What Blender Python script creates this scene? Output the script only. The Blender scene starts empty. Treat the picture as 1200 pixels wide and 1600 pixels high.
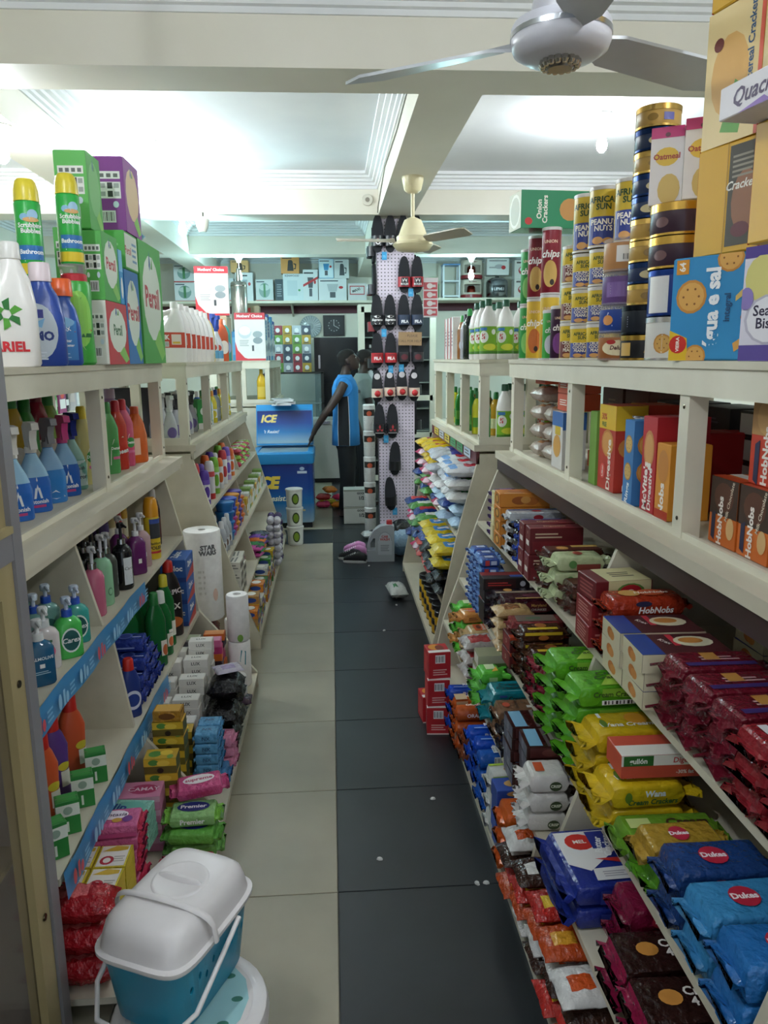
import bpy, bmesh, math, random
from mathutils import Vector, Matrix
from math import sin, cos, pi
S = bpy.context.scene
COL = S.collection
rnd = random.Random(7)

# ---------------------------------------------------------------- camera, world, exposure
def setup_camera():
    cd = bpy.data.cameras.new('camera'); co = bpy.data.objects.new('camera', cd); COL.objects.link(co)
    cd.sensor_fit = 'HORIZONTAL'; cd.sensor_width = 36.0; cd.lens = 36.0 * 1200 / 1200
    cd.clip_start = 0.05; cd.clip_end = 60
    vx, vy, s, F = 516.0, 560.0, -0.010, 1200.0
    a = Vector((vx - 600, vy - 800, F)).normalized()
    dn = a.cross(Vector((1, s, 0))).normalized()
    if dn.y < 0: dn = -dn
    r = dn.cross(a)
    if r.x < 0: r = -r
    u = -dn
    # camera axes in world: world=(r.c, a.c, u.c) for a camera-space vector c (x right, y down, z forward)
    right = Vector((r.x, a.x, u.x)); down = Vector((r.y, a.y, u.y)); fwd = Vector((r.z, a.z, u.z))
    m = Matrix((right, -down, -fwd)).transposed().to_4x4()
    m.translation = Vector((0, 0, 1.69)); co.matrix_world = m
    S.camera = co
setup_camera()
w = bpy.data.worlds.new('world'); S.world = w; w.use_nodes = True
w.node_tree.nodes['Background'].inputs[0].default_value = (.75, .85, 1, 1)
w.node_tree.nodes['Background'].inputs[1].default_value = .5
S.view_settings.view_transform = 'Standard'; S.view_settings.look = 'None'
S.view_settings.gamma = 1; S.view_settings.use_curve_mapping = False
S.view_settings.exposure = EXPOSURE = 1.15
BULB = 330.0

# ---------------------------------------------------------------- materials
def lin(c): c /= 255.; return c / 12.92 if c <= .04045 else ((c + .055) / 1.055) ** 2.4
def rgb(h):
    h = h.lstrip('#')
    if len(h) == 3: h = ''.join(c * 2 for c in h)
    return (lin(int(h[:2], 16)), lin(int(h[2:4], 16)), lin(int(h[4:], 16)), 1)
_mats = {}
KIND = dict(p=(.32, 0, 0), c=(.5, 0, 0), f=(.17, 0, .85), m=(.25, 1, 0), g=(.1, 0, 0), w=(.6, 0, 0), t=(.85, 0, 0), n=(.45, 0, 0), k=(.24, 0, .5))
def M(h, kind='c'):
    """p plastic, c card, f crinkled film, m metal, g glossy, w painted wood, t cloth, n print, a clear plastic, k soft film"""
    key = (h, kind)
    if key in _mats: return _mats[key]
    m = bpy.data.materials.new('%s_%s' % (dict(p='plastic', c='card', f='film', m='metal', g='gloss', w='paint', t='cloth', n='print', a='clear', k='soft_film')[kind], h.strip('#')))
    m.use_nodes = True; nt = m.node_tree; b = nt.nodes['Principled BSDF']
    b.inputs['Base Color'].default_value = rgb(h)
    if kind == 'a':
        b.inputs['Alpha'].default_value = .3; b.inputs['Roughness'].default_value = .08
        _mats[key] = m; return m
    r, me, bump = KIND[kind]
    b.inputs['Roughness'].default_value = r; b.inputs['Metallic'].default_value = me
    if kind != 'n':
        tc = nt.nodes.new('ShaderNodeTexCoord'); no = nt.nodes.new('ShaderNodeTexNoise')
        no.inputs['Scale'].default_value = 48 if kind in 'fk' else (14 if kind in 'cw' else 22); no.inputs['Detail'].default_value = 3
        nt.links.new(tc.outputs['Object'], no.inputs['Vector'])
        hs = nt.nodes.new('ShaderNodeHueSaturation'); hs.inputs['Color'].default_value = rgb(h)
        mr = nt.nodes.new('ShaderNodeMapRange'); amp = .04
        mr.inputs['To Min'].default_value = 1 - amp; mr.inputs['To Max'].default_value = 1 + amp
        nt.links.new(no.outputs['Fac'], mr.inputs['Value']); nt.links.new(mr.outputs[0], hs.inputs['Value'])
        nt.links.new(hs.outputs[0], b.inputs['Base Color'])
        if bump or kind == 't':
            bp = nt.nodes.new('ShaderNodeBump'); bp.inputs['Strength'].default_value = bump or .3; bp.inputs['Distance'].default_value = .012 if bump else .003
            nt.links.new(no.outputs['Fac'], bp.inputs['Height']); nt.links.new(bp.outputs[0], b.inputs['Normal'])
    _mats[key] = m; return m
def emit_mat(name, col, strength):
    m = bpy.data.materials.new(name); m.use_nodes = True
    b = m.node_tree.nodes['Principled BSDF']; b.inputs['Base Color'].default_value = col
    b.inputs['Emission Color'].default_value = col; b.inputs['Emission Strength'].default_value = strength
    return m
def noisy(name, c1, c2, scale=3, rough=.5, bump=.0, stretch=None, detail=5, spec=None):
    m = bpy.data.materials.new(name); m.use_nodes = True; nt = m.node_tree; b = nt.nodes['Principled BSDF']
    tc = nt.nodes.new('ShaderNodeTexCoord'); mp = nt.nodes.new('ShaderNodeMapping'); no = nt.nodes.new('ShaderNodeTexNoise')
    no.inputs['Scale'].default_value = scale; no.inputs['Detail'].default_value = detail
    if stretch: mp.inputs['Scale'].default_value = stretch
    nt.links.new(tc.outputs['Object'], mp.inputs[0]); nt.links.new(mp.outputs[0], no.inputs['Vector'])
    cr = nt.nodes.new('ShaderNodeValToRGB'); cr.color_ramp.elements[0].color = rgb(c1); cr.color_ramp.elements[1].color = rgb(c2)
    cr.color_ramp.elements[0].position = .3; cr.color_ramp.elements[1].position = .7
    nt.links.new(no.outputs['Fac'], cr.inputs[0]); nt.links.new(cr.outputs[0], b.inputs['Base Color'])
    b.inputs['Roughness'].default_value = rough
    if spec is not None: b.inputs['Specular IOR Level'].default_value = spec
    if bump:
        bp = nt.nodes.new('ShaderNodeBump'); bp.inputs['Strength'].default_value = bump; bp.inputs['Distance'].default_value = .004
        nt.links.new(no.outputs['Fac'], bp.inputs['Height']); nt.links.new(bp.outputs[0], b.inputs['Normal'])
    return m

# ---------------------------------------------------------------- mesh builder
def sup(th, n):
    c, s = cos(th), sin(th); e = 2. / n
    return (abs(c) ** e * (1 if c >= 0 else -1), abs(s) ** e * (1 if s >= 0 else -1))
class MB:
    def __init__(self): self.v = []; self.f = []; self.m = []; self.mats = []
    def mi(self, mat):
        if mat not in self.mats: self.mats.append(mat)
        return self.mats.index(mat)
    def add(self, vs, fs, mat):
        o = len(self.v); self.v += [tuple(p) for p in vs]; k = self.mi(mat)
        for f in fs: self.f.append([i + o for i in f]); self.m.append(k)
        return self
    def box(self, x0, x1, y0, y1, z0, z1, mat):
        vs = [(x, y, z) for z in (z0, z1) for y in (y0, y1) for x in (x0, x1)]
        return self.add(vs, [(0, 2, 3, 1), (4, 5, 7, 6), (0, 1, 5, 4), (2, 6, 7, 3), (0, 4, 6, 2), (1, 3, 7, 5)], mat)
    def prism(self, poly, axis, a, b, mat):
        """extrude a 2D polygon along an axis: 'x' poly=(y,z), 'y' poly=(x,z), 'z' poly=(x,y)"""
        def P(p, t): return {'x': (t, p[0], p[1]), 'y': (p[0], t, p[1]), 'z': (p[0], p[1], t)}[axis]
        n = len(poly); vs = [P(p, a) for p in poly] + [P(p, b) for p in poly]
        fs = [tuple(range(n))[::-1], tuple(range(n, 2 * n))] + [(i, (i + 1) % n, n + (i + 1) % n, n + i) for i in range(n)]
        return self.add(vs, fs, mat)
    def loft(self, prof, mat, seg=18, n=2, axis='z', off=(0, 0, 0), cap0=True, cap1=True):
        """prof rows: (t, rx, ry[, n[, dx[, dy]]])"""
        vs = []; fs = []
        for row in prof:
            t, rx, ry = row[:3]; nn = row[3] if len(row) > 3 else n; dx = row[4] if len(row) > 4 else 0; dy = row[5] if len(row) > 5 else 0
            for k in range(seg):
                c, s = sup(2 * pi * (k + .5) / seg, nn); p = (dx + rx * c, dy + ry * s, t)
                if axis == 'x': p = (p[2], p[0], p[1])
                elif axis == 'y': p = (p[0], p[2], p[1])
                vs.append((p[0] + off[0], p[1] + off[1], p[2] + off[2]))
        R = len(prof)
        for i in range(R - 1):
            for k in range(seg):
                a = i * seg + k; b = i * seg + (k + 1) % seg
                fs.append((a, b, b + seg, a + seg))
        if cap0: fs.append(tuple(range(seg))[::-1])
        if cap1: fs.append(tuple(range((R - 1) * seg, R * seg)))
        return self.add(vs, fs, mat)
    def tube(self, pts, r, mat, seg=8, closed=False, flat=1.0):
        vs = []; fs = []; n = len(pts); pts = [Vector(p) for p in pts]
        rr = r if isinstance(r, (list, tuple)) else [r] * n
        up = None
        for i, p in enumerate(pts):
            d = (pts[(i + 1) % n] - pts[i - 1]) if closed else (pts[min(i + 1, n - 1)] - pts[max(i - 1, 0)])
            d.normalize()
            if up is None: up = Vector((0, 0, 1)) if abs(d.z) < .9 else Vector((1, 0, 0))
            a = d.cross(up); a.normalize(); b = a.cross(d); b.normalize(); up = b
            for k in range(seg):
                t = 2 * pi * k / seg; vs.append(p + a * cos(t) * rr[i] + b * sin(t) * rr[i] * flat)
        for i in range(n if closed else n - 1):
            for k in range(seg):
                x = i * seg + k; y = i * seg + (k + 1) % seg; j = ((i + 1) % n) * seg
                fs.append((x, y, j + (k + 1) % seg, j + k))
        if not closed: fs += [tuple(range(seg))[::-1], tuple(range((n - 1) * seg, n * seg))]
        return self.add(vs, fs, mat)
    def mesh(self, name, smooth=35, merge=False):
        me = bpy.data.meshes.new(name); me.from_pydata(self.v, [], self.f)
        for m in self.mats: me.materials.append(m)
        me.polygons.foreach_set('material_index', self.m)
        me.validate(); me.update()
        bm = bmesh.new(); bm.from_mesh(me)
        if merge: bmesh.ops.remove_doubles(bm, verts=bm.verts, dist=1e-5)
        bmesh.ops.recalc_face_normals(bm, faces=bm.faces); bm.to_mesh(me); bm.free()
        if smooth:
            me.polygons.foreach_set('use_smooth', [True] * len(me.polygons)); me.set_sharp_from_angle(angle=math.radians(smooth))
        return me

# ---------------------------------------------------------------- print on surfaces
_txt = {}
def text_geo(s, bold=0, shear=0):
    key = (s, bold, shear)
    if key in _txt: return _txt[key]
    c = bpy.data.curves.new('t', 'FONT'); c.body = s; c.align_x = 'CENTER'; c.align_y = 'CENTER'; c.resolution_u = 2
    c.offset = bold; c.shear = shear; c.size = 1; c.space_line = .85
    o = bpy.data.objects.new('t', c); COL.objects.link(o)
    me = bpy.data.meshes.new_from_object(o)
    g = ([(v.co.x, v.co.y) for v in me.vertices], [tuple(p.vertices) for p in me.polygons])
    bpy.data.objects.remove(o); bpy.data.meshes.remove(me); bpy.data.curves.remove(c)
    _txt[key] = g; return g
def plane_map(o, u, v):
    o, u, v = Vector(o), Vector(u), Vector(v); n = u.cross(v)
    return lambda a, b, h: o + u * a + v * b + n * h
def box_face(face, w, d, h):
    """maps metre coords measured from the face centre; F front(-y) B back L left(-x) R right T top"""
    return {'F': plane_map((0, -d / 2, h / 2), (1, 0, 0), (0, 0, 1)), 'B': plane_map((0, d / 2, h / 2), (-1, 0, 0), (0, 0, 1)),
            'L': plane_map((-w / 2, 0, h / 2), (0, -1, 0), (0, 0, 1)), 'R': plane_map((w / 2, 0, h / 2), (0, 1, 0), (0, 0, 1)),
            'T': plane_map((0, 0, h), (1, 0, 0), (0, 1, 0))}[face]
def face_size(face, w, d, h): return {'F': (w, h), 'B': (w, h), 'L': (d, h), 'R': (d, h), 'T': (w, d)}[face]
def wrap_map(prof, n=2, zc=0):
    """wrap around a loft (axis z), a = arc metres from the front (-y), b = height from zc"""
    def f(a, b, h):
        z = zc + b; rows = prof
        r0 = rows[0]
        for r1 in rows[1:]:
            if r1[0] >= z: break
            r0 = r1
        t = 0 if r1[0] == r0[0] else min(1, max(0, (z - r0[0]) / (r1[0] - r0[0])))
        rx = r0[1] + (r1[1] - r0[1]) * t; ry = r0[2] + (r1[2] - r0[2]) * t
        nn = (r0[3] if len(r0) > 3 else n)
        dx = (r0[4] if len(r0) > 4 else 0); 
        if nn > 2.3 or abs(rx - ry) > .2 * rx:      # flat-fronted section: a is measured straight across
            x = max(-.97, min(.97, a / rx)); y = (1 - abs(x) ** nn) ** (1. / nn)
            return Vector((dx + (rx + h) * x, -(ry + h) * y - h * .5, z))
        th = -pi / 2 + a / rx
        return Vector((dx + (rx + h) * cos(th), (ry + h) * sin(th), z))
    return f
def art(mb, mp, size, els, div=1, lift=.0006):
    """els in fractions of the face: ('r',u0,v0,u1,v1,col) ('e',u,v,ru,rv,col) ('t',u,v,hfrac,text,col[,rot[,bold[,shear]]]) ('p',[(u,v)..],col)"""
    W, H = size
    for li, e in enumerate(els):
        h = lift * (1 + .22 * li); k = e[0]
        P = lambda u, v: mp((min(1, max(0, u)) - .5) * W, (min(1, max(0, v)) - .5) * H, h)
        if k == 'r':
            _, u0, v0, u1, v1, c = e; vs = []; fs = []
            for i in range(div + 1):
                u = u0 + (u1 - u0) * i / div; vs += [P(u, v0), P(u, v1)]
            for i in range(div): fs.append((2 * i, 2 * i + 2, 2 * i + 3, 2 * i + 1))
            mb.add(vs, fs, M(c, 'n'))
        elif k == 'e':
            _, u, v, ru, rv, c = e; N = 14
            if div > 1:
                vs = []; n = 10
                for i in range(n + 1):
                    q = -cos(pi * i / n); k2 = max(.02, (1 - q * q)) ** .5; vs += [P(u + ru * q, v - rv * k2), P(u + ru * q, v + rv * k2)]
                mb.add(vs, [(2 * i, 2 * i + 2, 2 * i + 3, 2 * i + 1) for i in range(n)], M(c, 'n')); continue
            mb.add([P(u + ru * cos(2 * pi * i / N), v + rv * sin(2 * pi * i / N)) for i in range(N)], [tuple(range(N))], M(c, 'n'))
        elif k == 'p':
            mb.add([P(u, v) for u, v in e[1]], [tuple(range(len(e[1])))], M(e[2], 'n'))
        elif k == 't':
            _, u, v, hf, s, c = e[:6]; rot = math.radians(e[6]) if len(e) > 6 else 0
            vs, fs = text_geo(s, e[7] if len(e) > 7 else .015, e[8] if len(e) > 8 else 0)
            sz = hf * H; cr, sr = cos(rot), sin(rot)
            q = [((x * cr - y * sr) * sz, (x * sr + y * cr) * sz) for x, y in vs]
            if not q: continue
            x0, x1 = min(p[0] for p in q), max(p[0] for p in q); y0, y1 = min(p[1] for p in q), max(p[1] for p in q)
            f = min(1, W * .94 / (x1 - x0), H * .94 / (y1 - y0)); cx, cy = (u - .5) * W, (v - .5) * H     # keep the lettering on its face
            cx = min(max(cx, -W * .48 - x0 * f), W * .48 - x1 * f); cy = min(max(cy, -H * .48 - y0 * f), H * .48 - y1 * f)
            mb.add([mp(cx + x * f, cy + y * f, h) for x, y in q], fs, M(c, 'n'))
        elif k == 'cookie':
            _, u, v, ru = e[:4]; rv = ru * W / H
            art(mb, mp, size, [('e', u, v, ru, rv, e[4] if len(e) > 4 else '#c98a3c'), ('e', u, v, ru * .84, rv * .84, e[5] if len(e) > 5 else '#dba657')] +
                [('e', u + ru * .5 * cos(q), v + rv * .5 * sin(q), ru * .07, rv * .07, '#8a5520') for q in (0, 1.05, 2.1, 3.14, 4.2, 5.25)], 1, lift * (1 + .22 * li))
        elif k == 'bar':
            _, u0, v0, u1, v1 = e[:5]; N = 9
            art(mb, mp, size, [('r', u0, v0, u1, v1, '#f2f2f2')] + [('r', u0 + (u1 - u0) * (.06 + i / N * .9), v0 + (v1 - v0) * .12, u0 + (u1 - u0) * (.06 + i / N * .9 + (.03 if i % 3 else .06)), v1 - (v1 - v0) * .12, '#222222') for i in range(N)], 1, lift * (1 + .22 * li))
        elif k == 'lines':
            _, u0, v0, u1, v1, N, c = e
            for i in range(N):
                y = v0 + (v1 - v0) * (i + .25) / N
                art(mb, mp, size, [('r', u0, y, u1 - (u1 - u0) * (.0, .15, .05)[i % 3], y + (v1 - v0) * .45 / N, c)], 1, lift * (1 + .22 * li))

# ---------------------------------------------------------------- things
def obj(name, me, parent=None, loc=None, rot=None):
    o = bpy.data.objects.new(name, me); COL.objects.link(o)
    if parent is not None: o.parent = parent
    if loc is not None: o.location = loc
    if rot is not None: o.rotation_euler = rot
    return o
def tag(o, label=None, cat=None, group=None, kind=None):
    if label: o['label'] = label
    if cat: o['category'] = cat
    if group: o['group'] = group
    if kind: o['kind'] = kind
    return o
def struct(name, mb, parent=None, smooth=0):
    o = obj(name, mb.mesh(name, smooth) if isinstance(mb, MB) else mb, parent)
    if parent is None: o['kind'] = 'structure'
    return o
class Kind:
    """a prototype: name, [(part name, mesh, [(subpart name, mesh)])]; first part is the body and becomes the root"""
    def __init__(self, name, parts): self.name = name; self.parts = parts
    def put(self, loc, rz=0, label=None, cat=None, group=None, tilt=(0, 0), s=None):
        r = obj(self.name, self.parts[0][1], None, loc, (tilt[0], tilt[1], rz))
        if s: r.scale = s if isinstance(s, tuple) else (s, s, s)
        for p in self.parts[1:]:
            c = obj(p[0], p[1], r)
            for q in (p[2] if len(p) > 2 else []): obj(q[0], q[1], c)
        return tag(r, label, cat, group)
R90 = pi / 2
def jit(a): return rnd.uniform(-a, a)

# ---------------------------------------------------------------- product builders
def carton(name, w, d, h, col, faces=None, kind='c', flap=True, smooth=0):
    """printed carton: bevelled body, flap seam and print"""
    b = MB(); e = min(w, d, h) * .03
    ring = lambda z, i: [(-w / 2 + i, -d / 2 + i, z), (w / 2 - i, -d / 2 + i, z), (w / 2 - i, d / 2 - i, z), (-w / 2 + i, d / 2 - i, z)]
    vs = ring(0, e) + ring(e, 0) + ring(h - e, 0) + ring(h, e); fs = [(3, 2, 1, 0), (12, 13, 14, 15)]
    for i in range(3):
        for k in range(4): a = i * 4 + k; c = i * 4 + (k + 1) % 4; fs.append((a, c, c + 4, a + 4))
    b.add(vs, fs, M(col, kind))
    if flap and h > .03: b.box(-w / 2 + e, w / 2 - e, -.0012, .0012, h, h + .0006, M('#8a8278', 'c'))
    parts = [('body', b.mesh(name, smooth))]
    if faces:
        a = MB()
        for f, els in faces.items(): art(a, box_face(f, w, d, h), face_size(f, w, d, h), els)
        parts.append(('printed_artwork', a.mesh(name + '_print', 0)))
    k = Kind(name, parts); k.dim = (w, d, h); return k
def fit(vs, W, D, H):
    """scale points into the box W x D x H standing on z=0"""
    lo = [min(v[i] for v in vs) for i in range(3)]; hi = [max(v[i] for v in vs) for i in range(3)]; s = [(W, D, H)[i] / (hi[i] - lo[i]) for i in range(3)]
    return [((v[0] - (lo[0] + hi[0]) / 2) * s[0], (v[1] - (lo[1] + hi[1]) / 2) * s[1], (v[2] - lo[2]) * s[2]) for v in vs]
def packet(name, L, W, T, col, els=None, side=None, n=5, fin=.016, kind='f', seed=0, fincol=None, seg=20, lump=.022, end_els=None):
    """flow-wrapped packet lying along x, flat crimped fins at both ends, front side towards -y"""
    R = random.Random(seed); b = MB(); hl = L / 2; prof = []; n = n if n < 3 else n * 1.6
    ts = [(-hl, .06, 1.06, 2.5), (-hl + fin * .92, .07, 1.0, 2.5), (-hl + fin * 1.12, .8, .97, n), (-hl + fin * 1.4, 1.0, 1.0, n)]
    N = 6
    body = [(-hl + fin * 1.4 + (L - fin * 2.8) * i / N, 1 + R.uniform(-lump, lump), 1 + R.uniform(-lump, lump) * .6, n) for i in range(1, N)]
    ts = ts + body + [(-t, a, c, m) for t, a, c, m in ts[::-1]]
    vs = []; fs = []
    for i, (t, a, c, m) in enumerate(ts):
        for k in range(seg):
            x, y = sup(2 * pi * (k + .5) / seg, m)
            wob = 1 + R.uniform(-1, 1) * lump * (.7 if 2 < i < len(ts) - 3 else .35)
            tt = t + (fin * .22 * (1 if k % 2 else -1) if i in (0, len(ts) - 1) else 0)
            zz = y * T / 2 * a * wob; dz = T * .18 * sin(k * 1.1 + seed) if i in (0, len(ts) - 1) else 0
            vs.append((tt, x * W / 2 * c, T / 2 + zz + dz))
    for i in range(len(ts) - 1):
        for k in range(seg):
            q = i * seg + k; r = i * seg + (k + 1) % seg; fs.append((q, r, r + seg, q + seg))
    m0 = len(fs); fs += [tuple(range(seg))[::-1], tuple(range((len(ts) - 1) * seg, len(ts) * seg))]
    vs = fit(vs, L, W, T)
    b.add(vs, fs, M(col, kind))
    if fincol:
        k2 = b.mi(M(fincol, kind))
        for i in list(range(0, 2 * seg)) + list(range(m0 - 2 * seg, m0)): b.m[i] = k2
    parts = [('body', b.mesh(name, 32))]
    a = MB(); iw = L - fin * 3.0
    if els: art(a, plane_map((0, 0, T + .0004), (1, 0, 0), (0, 1, 0)), (iw, W * .82), els)
    if side: art(a, plane_map((0, -W / 2 - .0004, T / 2), (1, 0, 0), (0, 0, 1)), (iw, T * .82), side)
    if els or side: parts.append(('printed_artwork', a.mesh(name + '_print', 0)))
    k = Kind(name, parts); k.dim = (L, W, T); return k
def sack(name, W, D, H, col, spots, seed=0, kind='f'):
    """soft plastic pouch lying flat, puffed middle and wrinkled sealed edges; spots are coloured patches"""
    R = random.Random(seed); nx, ny = 13, 9; b = MB(); vs = []; fs = []
    def hgt(u, v): return H / 2 * (max(0, 1 - abs(u) ** 3.2) * max(0, 1 - abs(v) ** 3.2)) ** .5
    for s in (1, -1):
        for j in range(ny):
            for i in range(nx):
                u, v = i / (nx - 1) * 2 - 1, j / (ny - 1) * 2 - 1
                z = hgt(u, v) * (1 + R.uniform(-.16, .16)); e = 1 + (.03 * R.uniform(-1, 1) if abs(u) == 1 or abs(v) == 1 else 0)
                vs.append((u * W / 2 * e, v * D / 2 * e, H / 2 + s * (z + .0015)))
    o = nx * ny
    for s in (0, 1):
        for j in range(ny - 1):
            for i in range(nx - 1):
                a = s * o + j * nx + i; q = (a, a + 1, a + nx + 1, a + nx); fs.append(q if s == 0 else q[::-1])
    rim = [i for i in range(nx)] + [j * nx + nx - 1 for j in range(1, ny)] + [(ny - 1) * nx + i for i in range(nx - 2, -1, -1)] + [j * nx for j in range(ny - 2, 0, -1)]
    for i in range(len(rim)): a, c = rim[i], rim[(i + 1) % len(rim)]; fs.append((a, a + o, c + o, c))
    vs = fit(vs, W, D, H); b.add(vs, fs, M(col, kind))
    for (i0, i1, j0, j1, c) in spots:                       # coloured panels of the printed film, as face materials
        k = b.mi(M(c, kind))
        for s in (0, 1):
            for j in range(j0, j1):
                for i in range(i0, i1): b.m[s * (nx - 1) * (ny - 1) + j * (nx - 1) + i] = k
    k = Kind(name, [('body', b.mesh(name, 60))]); k.dim = (W, D, H); return k
def revolve(name, prof, col, parts=(), kind='p', seg=20, n=2):
    """container: lofted body + [(part name, prof, col, kind)] + optional wraps [('label', z0, z1, col, els, arc)]"""
    b = MB(); b.loft(prof, M(col, kind), seg, n); out = [('body', b.mesh(name, 40))]
    for p in parts:
        q = MB()
        if p[0] == 'WRAP':
            _, pn, z0, z1, arc, els = p
            rx = prof[len(prof) // 2][1]
            art(q, wrap_map(prof, n, (z0 + z1) / 2), (arc, z1 - z0), els, 10); out.append((pn, q.mesh(pn, 0)))
        elif p[0] == 'MESH': out.append((p[1], p[2]))
        else:
            q.loft(p[1], M(p[2], p[3] if len(p) > 3 else 'p'), p[4] if len(p) > 4 else 16, p[5] if len(p) > 5 else 2); out.append((p[0], q.mesh(p[0], 40)))
    k = Kind(name, out); return k
def cyl(r, z0, z1, e=.002): return [(z0, r - e, r - e), (z0 + e, r, r), (z1 - e, r, r), (z1, r - e, r - e)]
def elems_label(base, els): return [('r', 0, 0, 1, 1, base)] + els
def pump_bottle(name, r, h, col, capc='#e8e8e8', sq=2, ry=None, label=None, kind='g', collar=None, neck=None):
    ry = ry or r; nz = h * .68
    prof = [(0, r * .9, ry * .9, sq), (.006, r, ry, sq), (nz * .82, r, ry, sq), (nz * .93, r * .8, ry * .8, 2.2), (nz, r * .38, r * .38, 2)]
    c = collar or capc
    ps = [('collar', [(nz, r * .42, r * .42), (nz + .02, r * .4, r * .4)], c, 'm' if c == '#c9ccd0' else 'p')]
    q = MB(); q.loft([(nz + .02, .006, .006), (h - .02, .006, .006)], M(capc, 'p'), 10)
    q.loft([(h - .02, .013, .013), (h - .006, .015, .015), (h, .012, .012)], M(capc, 'p'), 12)
    q.tube([(0, 0, h - .008), (0, -.02, h - .007), (0, -.045, h - .012)], [.007, .006, .004], M(capc, 'p'), 8)
    ps.append(('MESH', 'pump_head', q.mesh('pump_head', 40)))
    if label: ps.append(('WRAP', 'label', nz * label[0], nz * label[1], r * label[2], label[3]))
    return revolve(name, prof, col, ps, kind, 18, sq)
def spray_bottle(name, w, d, h, col, headc, label=None, kind='g', shoulder=None):
    b = h * .66; rx, ry = w / 2, d / 2
    prof = [(0, rx * .92, ry * .92, 3), (.006, rx, ry, 3), (b * .5, rx, ry, 3), (b * .72, rx * .75, ry * .85, 2.6), (b * .92, .02, .018, 2), (b, .015, .015, 2)]
    q = MB()
    q.loft([(b, .018, .018), (b + .018, .018, .018)], M(headc, 'p'), 12)
    y0 = b + .018; t = h - y0
    q.prism([(-.055, y0 + t * .98), (-.06, y0 + t * .72), (-.038, y0 + t * .66), (-.03, y0 + t * .3), (-.036, y0 - .005), (-.028, y0 - .006), (-.02, y0 + t * .3), (-.012, y0), (.014, y0), (.022, y0 + t * .45), (.026, y0 + t * .8), (.012, y0 + t), (-.02, y0 + t * 1.02)], 'x', -.011, .011, M(headc, 'p'))
    ps = [('MESH', 'trigger_head', q.mesh('trigger_head', 30))]
    if shoulder: ps.append(('shoulder', [(b * .6, rx * .9 + .001, ry * .93 + .001, 2.8), (b * .72, rx * .75 + .001, ry * .85 + .001, 2.6), (b * .92, .021, .019, 2), (b * .99, .0155, .0155, 2)], shoulder, 'g', 18))
    if label: ps.append(('WRAP', 'label', b * label[0], b * label[1], w * label[2], label[3]))
    return revolve(name, prof, col, ps, kind, 18, 3)
def aerosol(name, r, h, col, capc, label=None, caph=.3, band=None):
    z = h * (1 - caph)
    prof = [(0, r * .94, r * .94), (.006, r, r), (z * .96, r, r), (z, r * .86, r * .86)]
    ps = [('cap', [(z - .002, r * .97, r * .97), (z + (h - z) * .5, r * .93, r * .93), (h - .008, r * .78, r * .78), (h, r * .6, r * .6)], capc, 'p')]
    if band: ps.append(('base_band', [(.006, r + .0006, r + .0006), (h * band[0], r + .0006, r + .0006)], band[1], 'p', 20))
    if label: ps.append(('WRAP', 'label', h * label[0], h * label[1], r * label[2], label[3]))
    return revolve(name, prof, col, ps, 'p', 20)
def jug(name, w, d, h, col, capc, label=None, kind='p', cap_r=.024, caph=.045, cap_kind='p', side=1, labelz=(.12, .6)):
    """plastic jug with a loop handle; handle on +x*side"""
    rx, ry = w / 2, d / 2; b = h - caph; s = side; q = MB(); m = M(col, kind)
    dx = -s * rx * .34
    prof = [(0, rx * .94, ry * .94, 4), (.008, rx, ry, 4), (b * .55, rx, ry, 4), (b * .62, rx * .82, ry * .95, 3.2, -s * rx * .16), (b * .8, rx * .55, ry * .8, 2.6, dx), (b * .93, rx * .36, ry * .6, 2, dx), (b, cap_r * .85, cap_r * .85, 2, dx)]
    q.loft(prof, m, 20, 4)
    q.tube([(s * rx * .72, 0, b * .5), (s * rx * .9, 0, b * .62), (s * rx * .86, 0, b * .76), (s * rx * .5, 0, b * .88), (dx * .5, 0, b * .93), (dx, 0, b * .93)], [ry * .4, ry * .33, ry * .3, ry * .3, ry * .3, ry * .3], m, 10)
    out = [('body', q.mesh(name, 45))]
    c = MB(); c.loft([(b - .004, cap_r, cap_r, 2, dx), (h - .004, cap_r * .95, cap_r * .95, 2, dx), (h, cap_r * .85, cap_r * .85, 2, dx)], M(capc, cap_kind), 16)
    out.append(('cap', c.mesh('cap', 40)))
    if label:
        a = MB(); z0, z1 = labelz[0] * b, labelz[1] * b
        art(a, wrap_map(prof[:3], 4, (z0 + z1) / 2), (w * 1.0, z1 - z0), label, 10); out.append(('label', a.mesh('label', 0)))
    return Kind(name, out)
def cap_bottle(name, rx, ry, h, col, capc, label=None, n=3, kind='p', caph=.04, cap_r=.016, waist=1.0, taper=.75, arc=2.2, lz=(.15, .6), capn=2):
    b = h - caph
    prof = [(0, rx * .92, ry * .92, n), (.006, rx, ry, n), (b * .35, rx * waist, ry * waist, n), (b * taper, rx, ry, n), (b * (taper + 1) / 2 + .01, rx * .72, ry * .75, 2.3), (b, cap_r * .9, cap_r * .9, 2)]
    ps = [('cap', [(b - .003, cap_r, cap_r, capn), (h - .006, cap_r * .92, cap_r * .92, capn), (h, cap_r * .7, cap_r * .7, capn)], capc, 'p')]
    if label: ps.append(('WRAP', 'label', b * lz[0], b * lz[1], rx * arc, label))
    return revolve(name, prof, col, ps, kind, 18, n)
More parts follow.
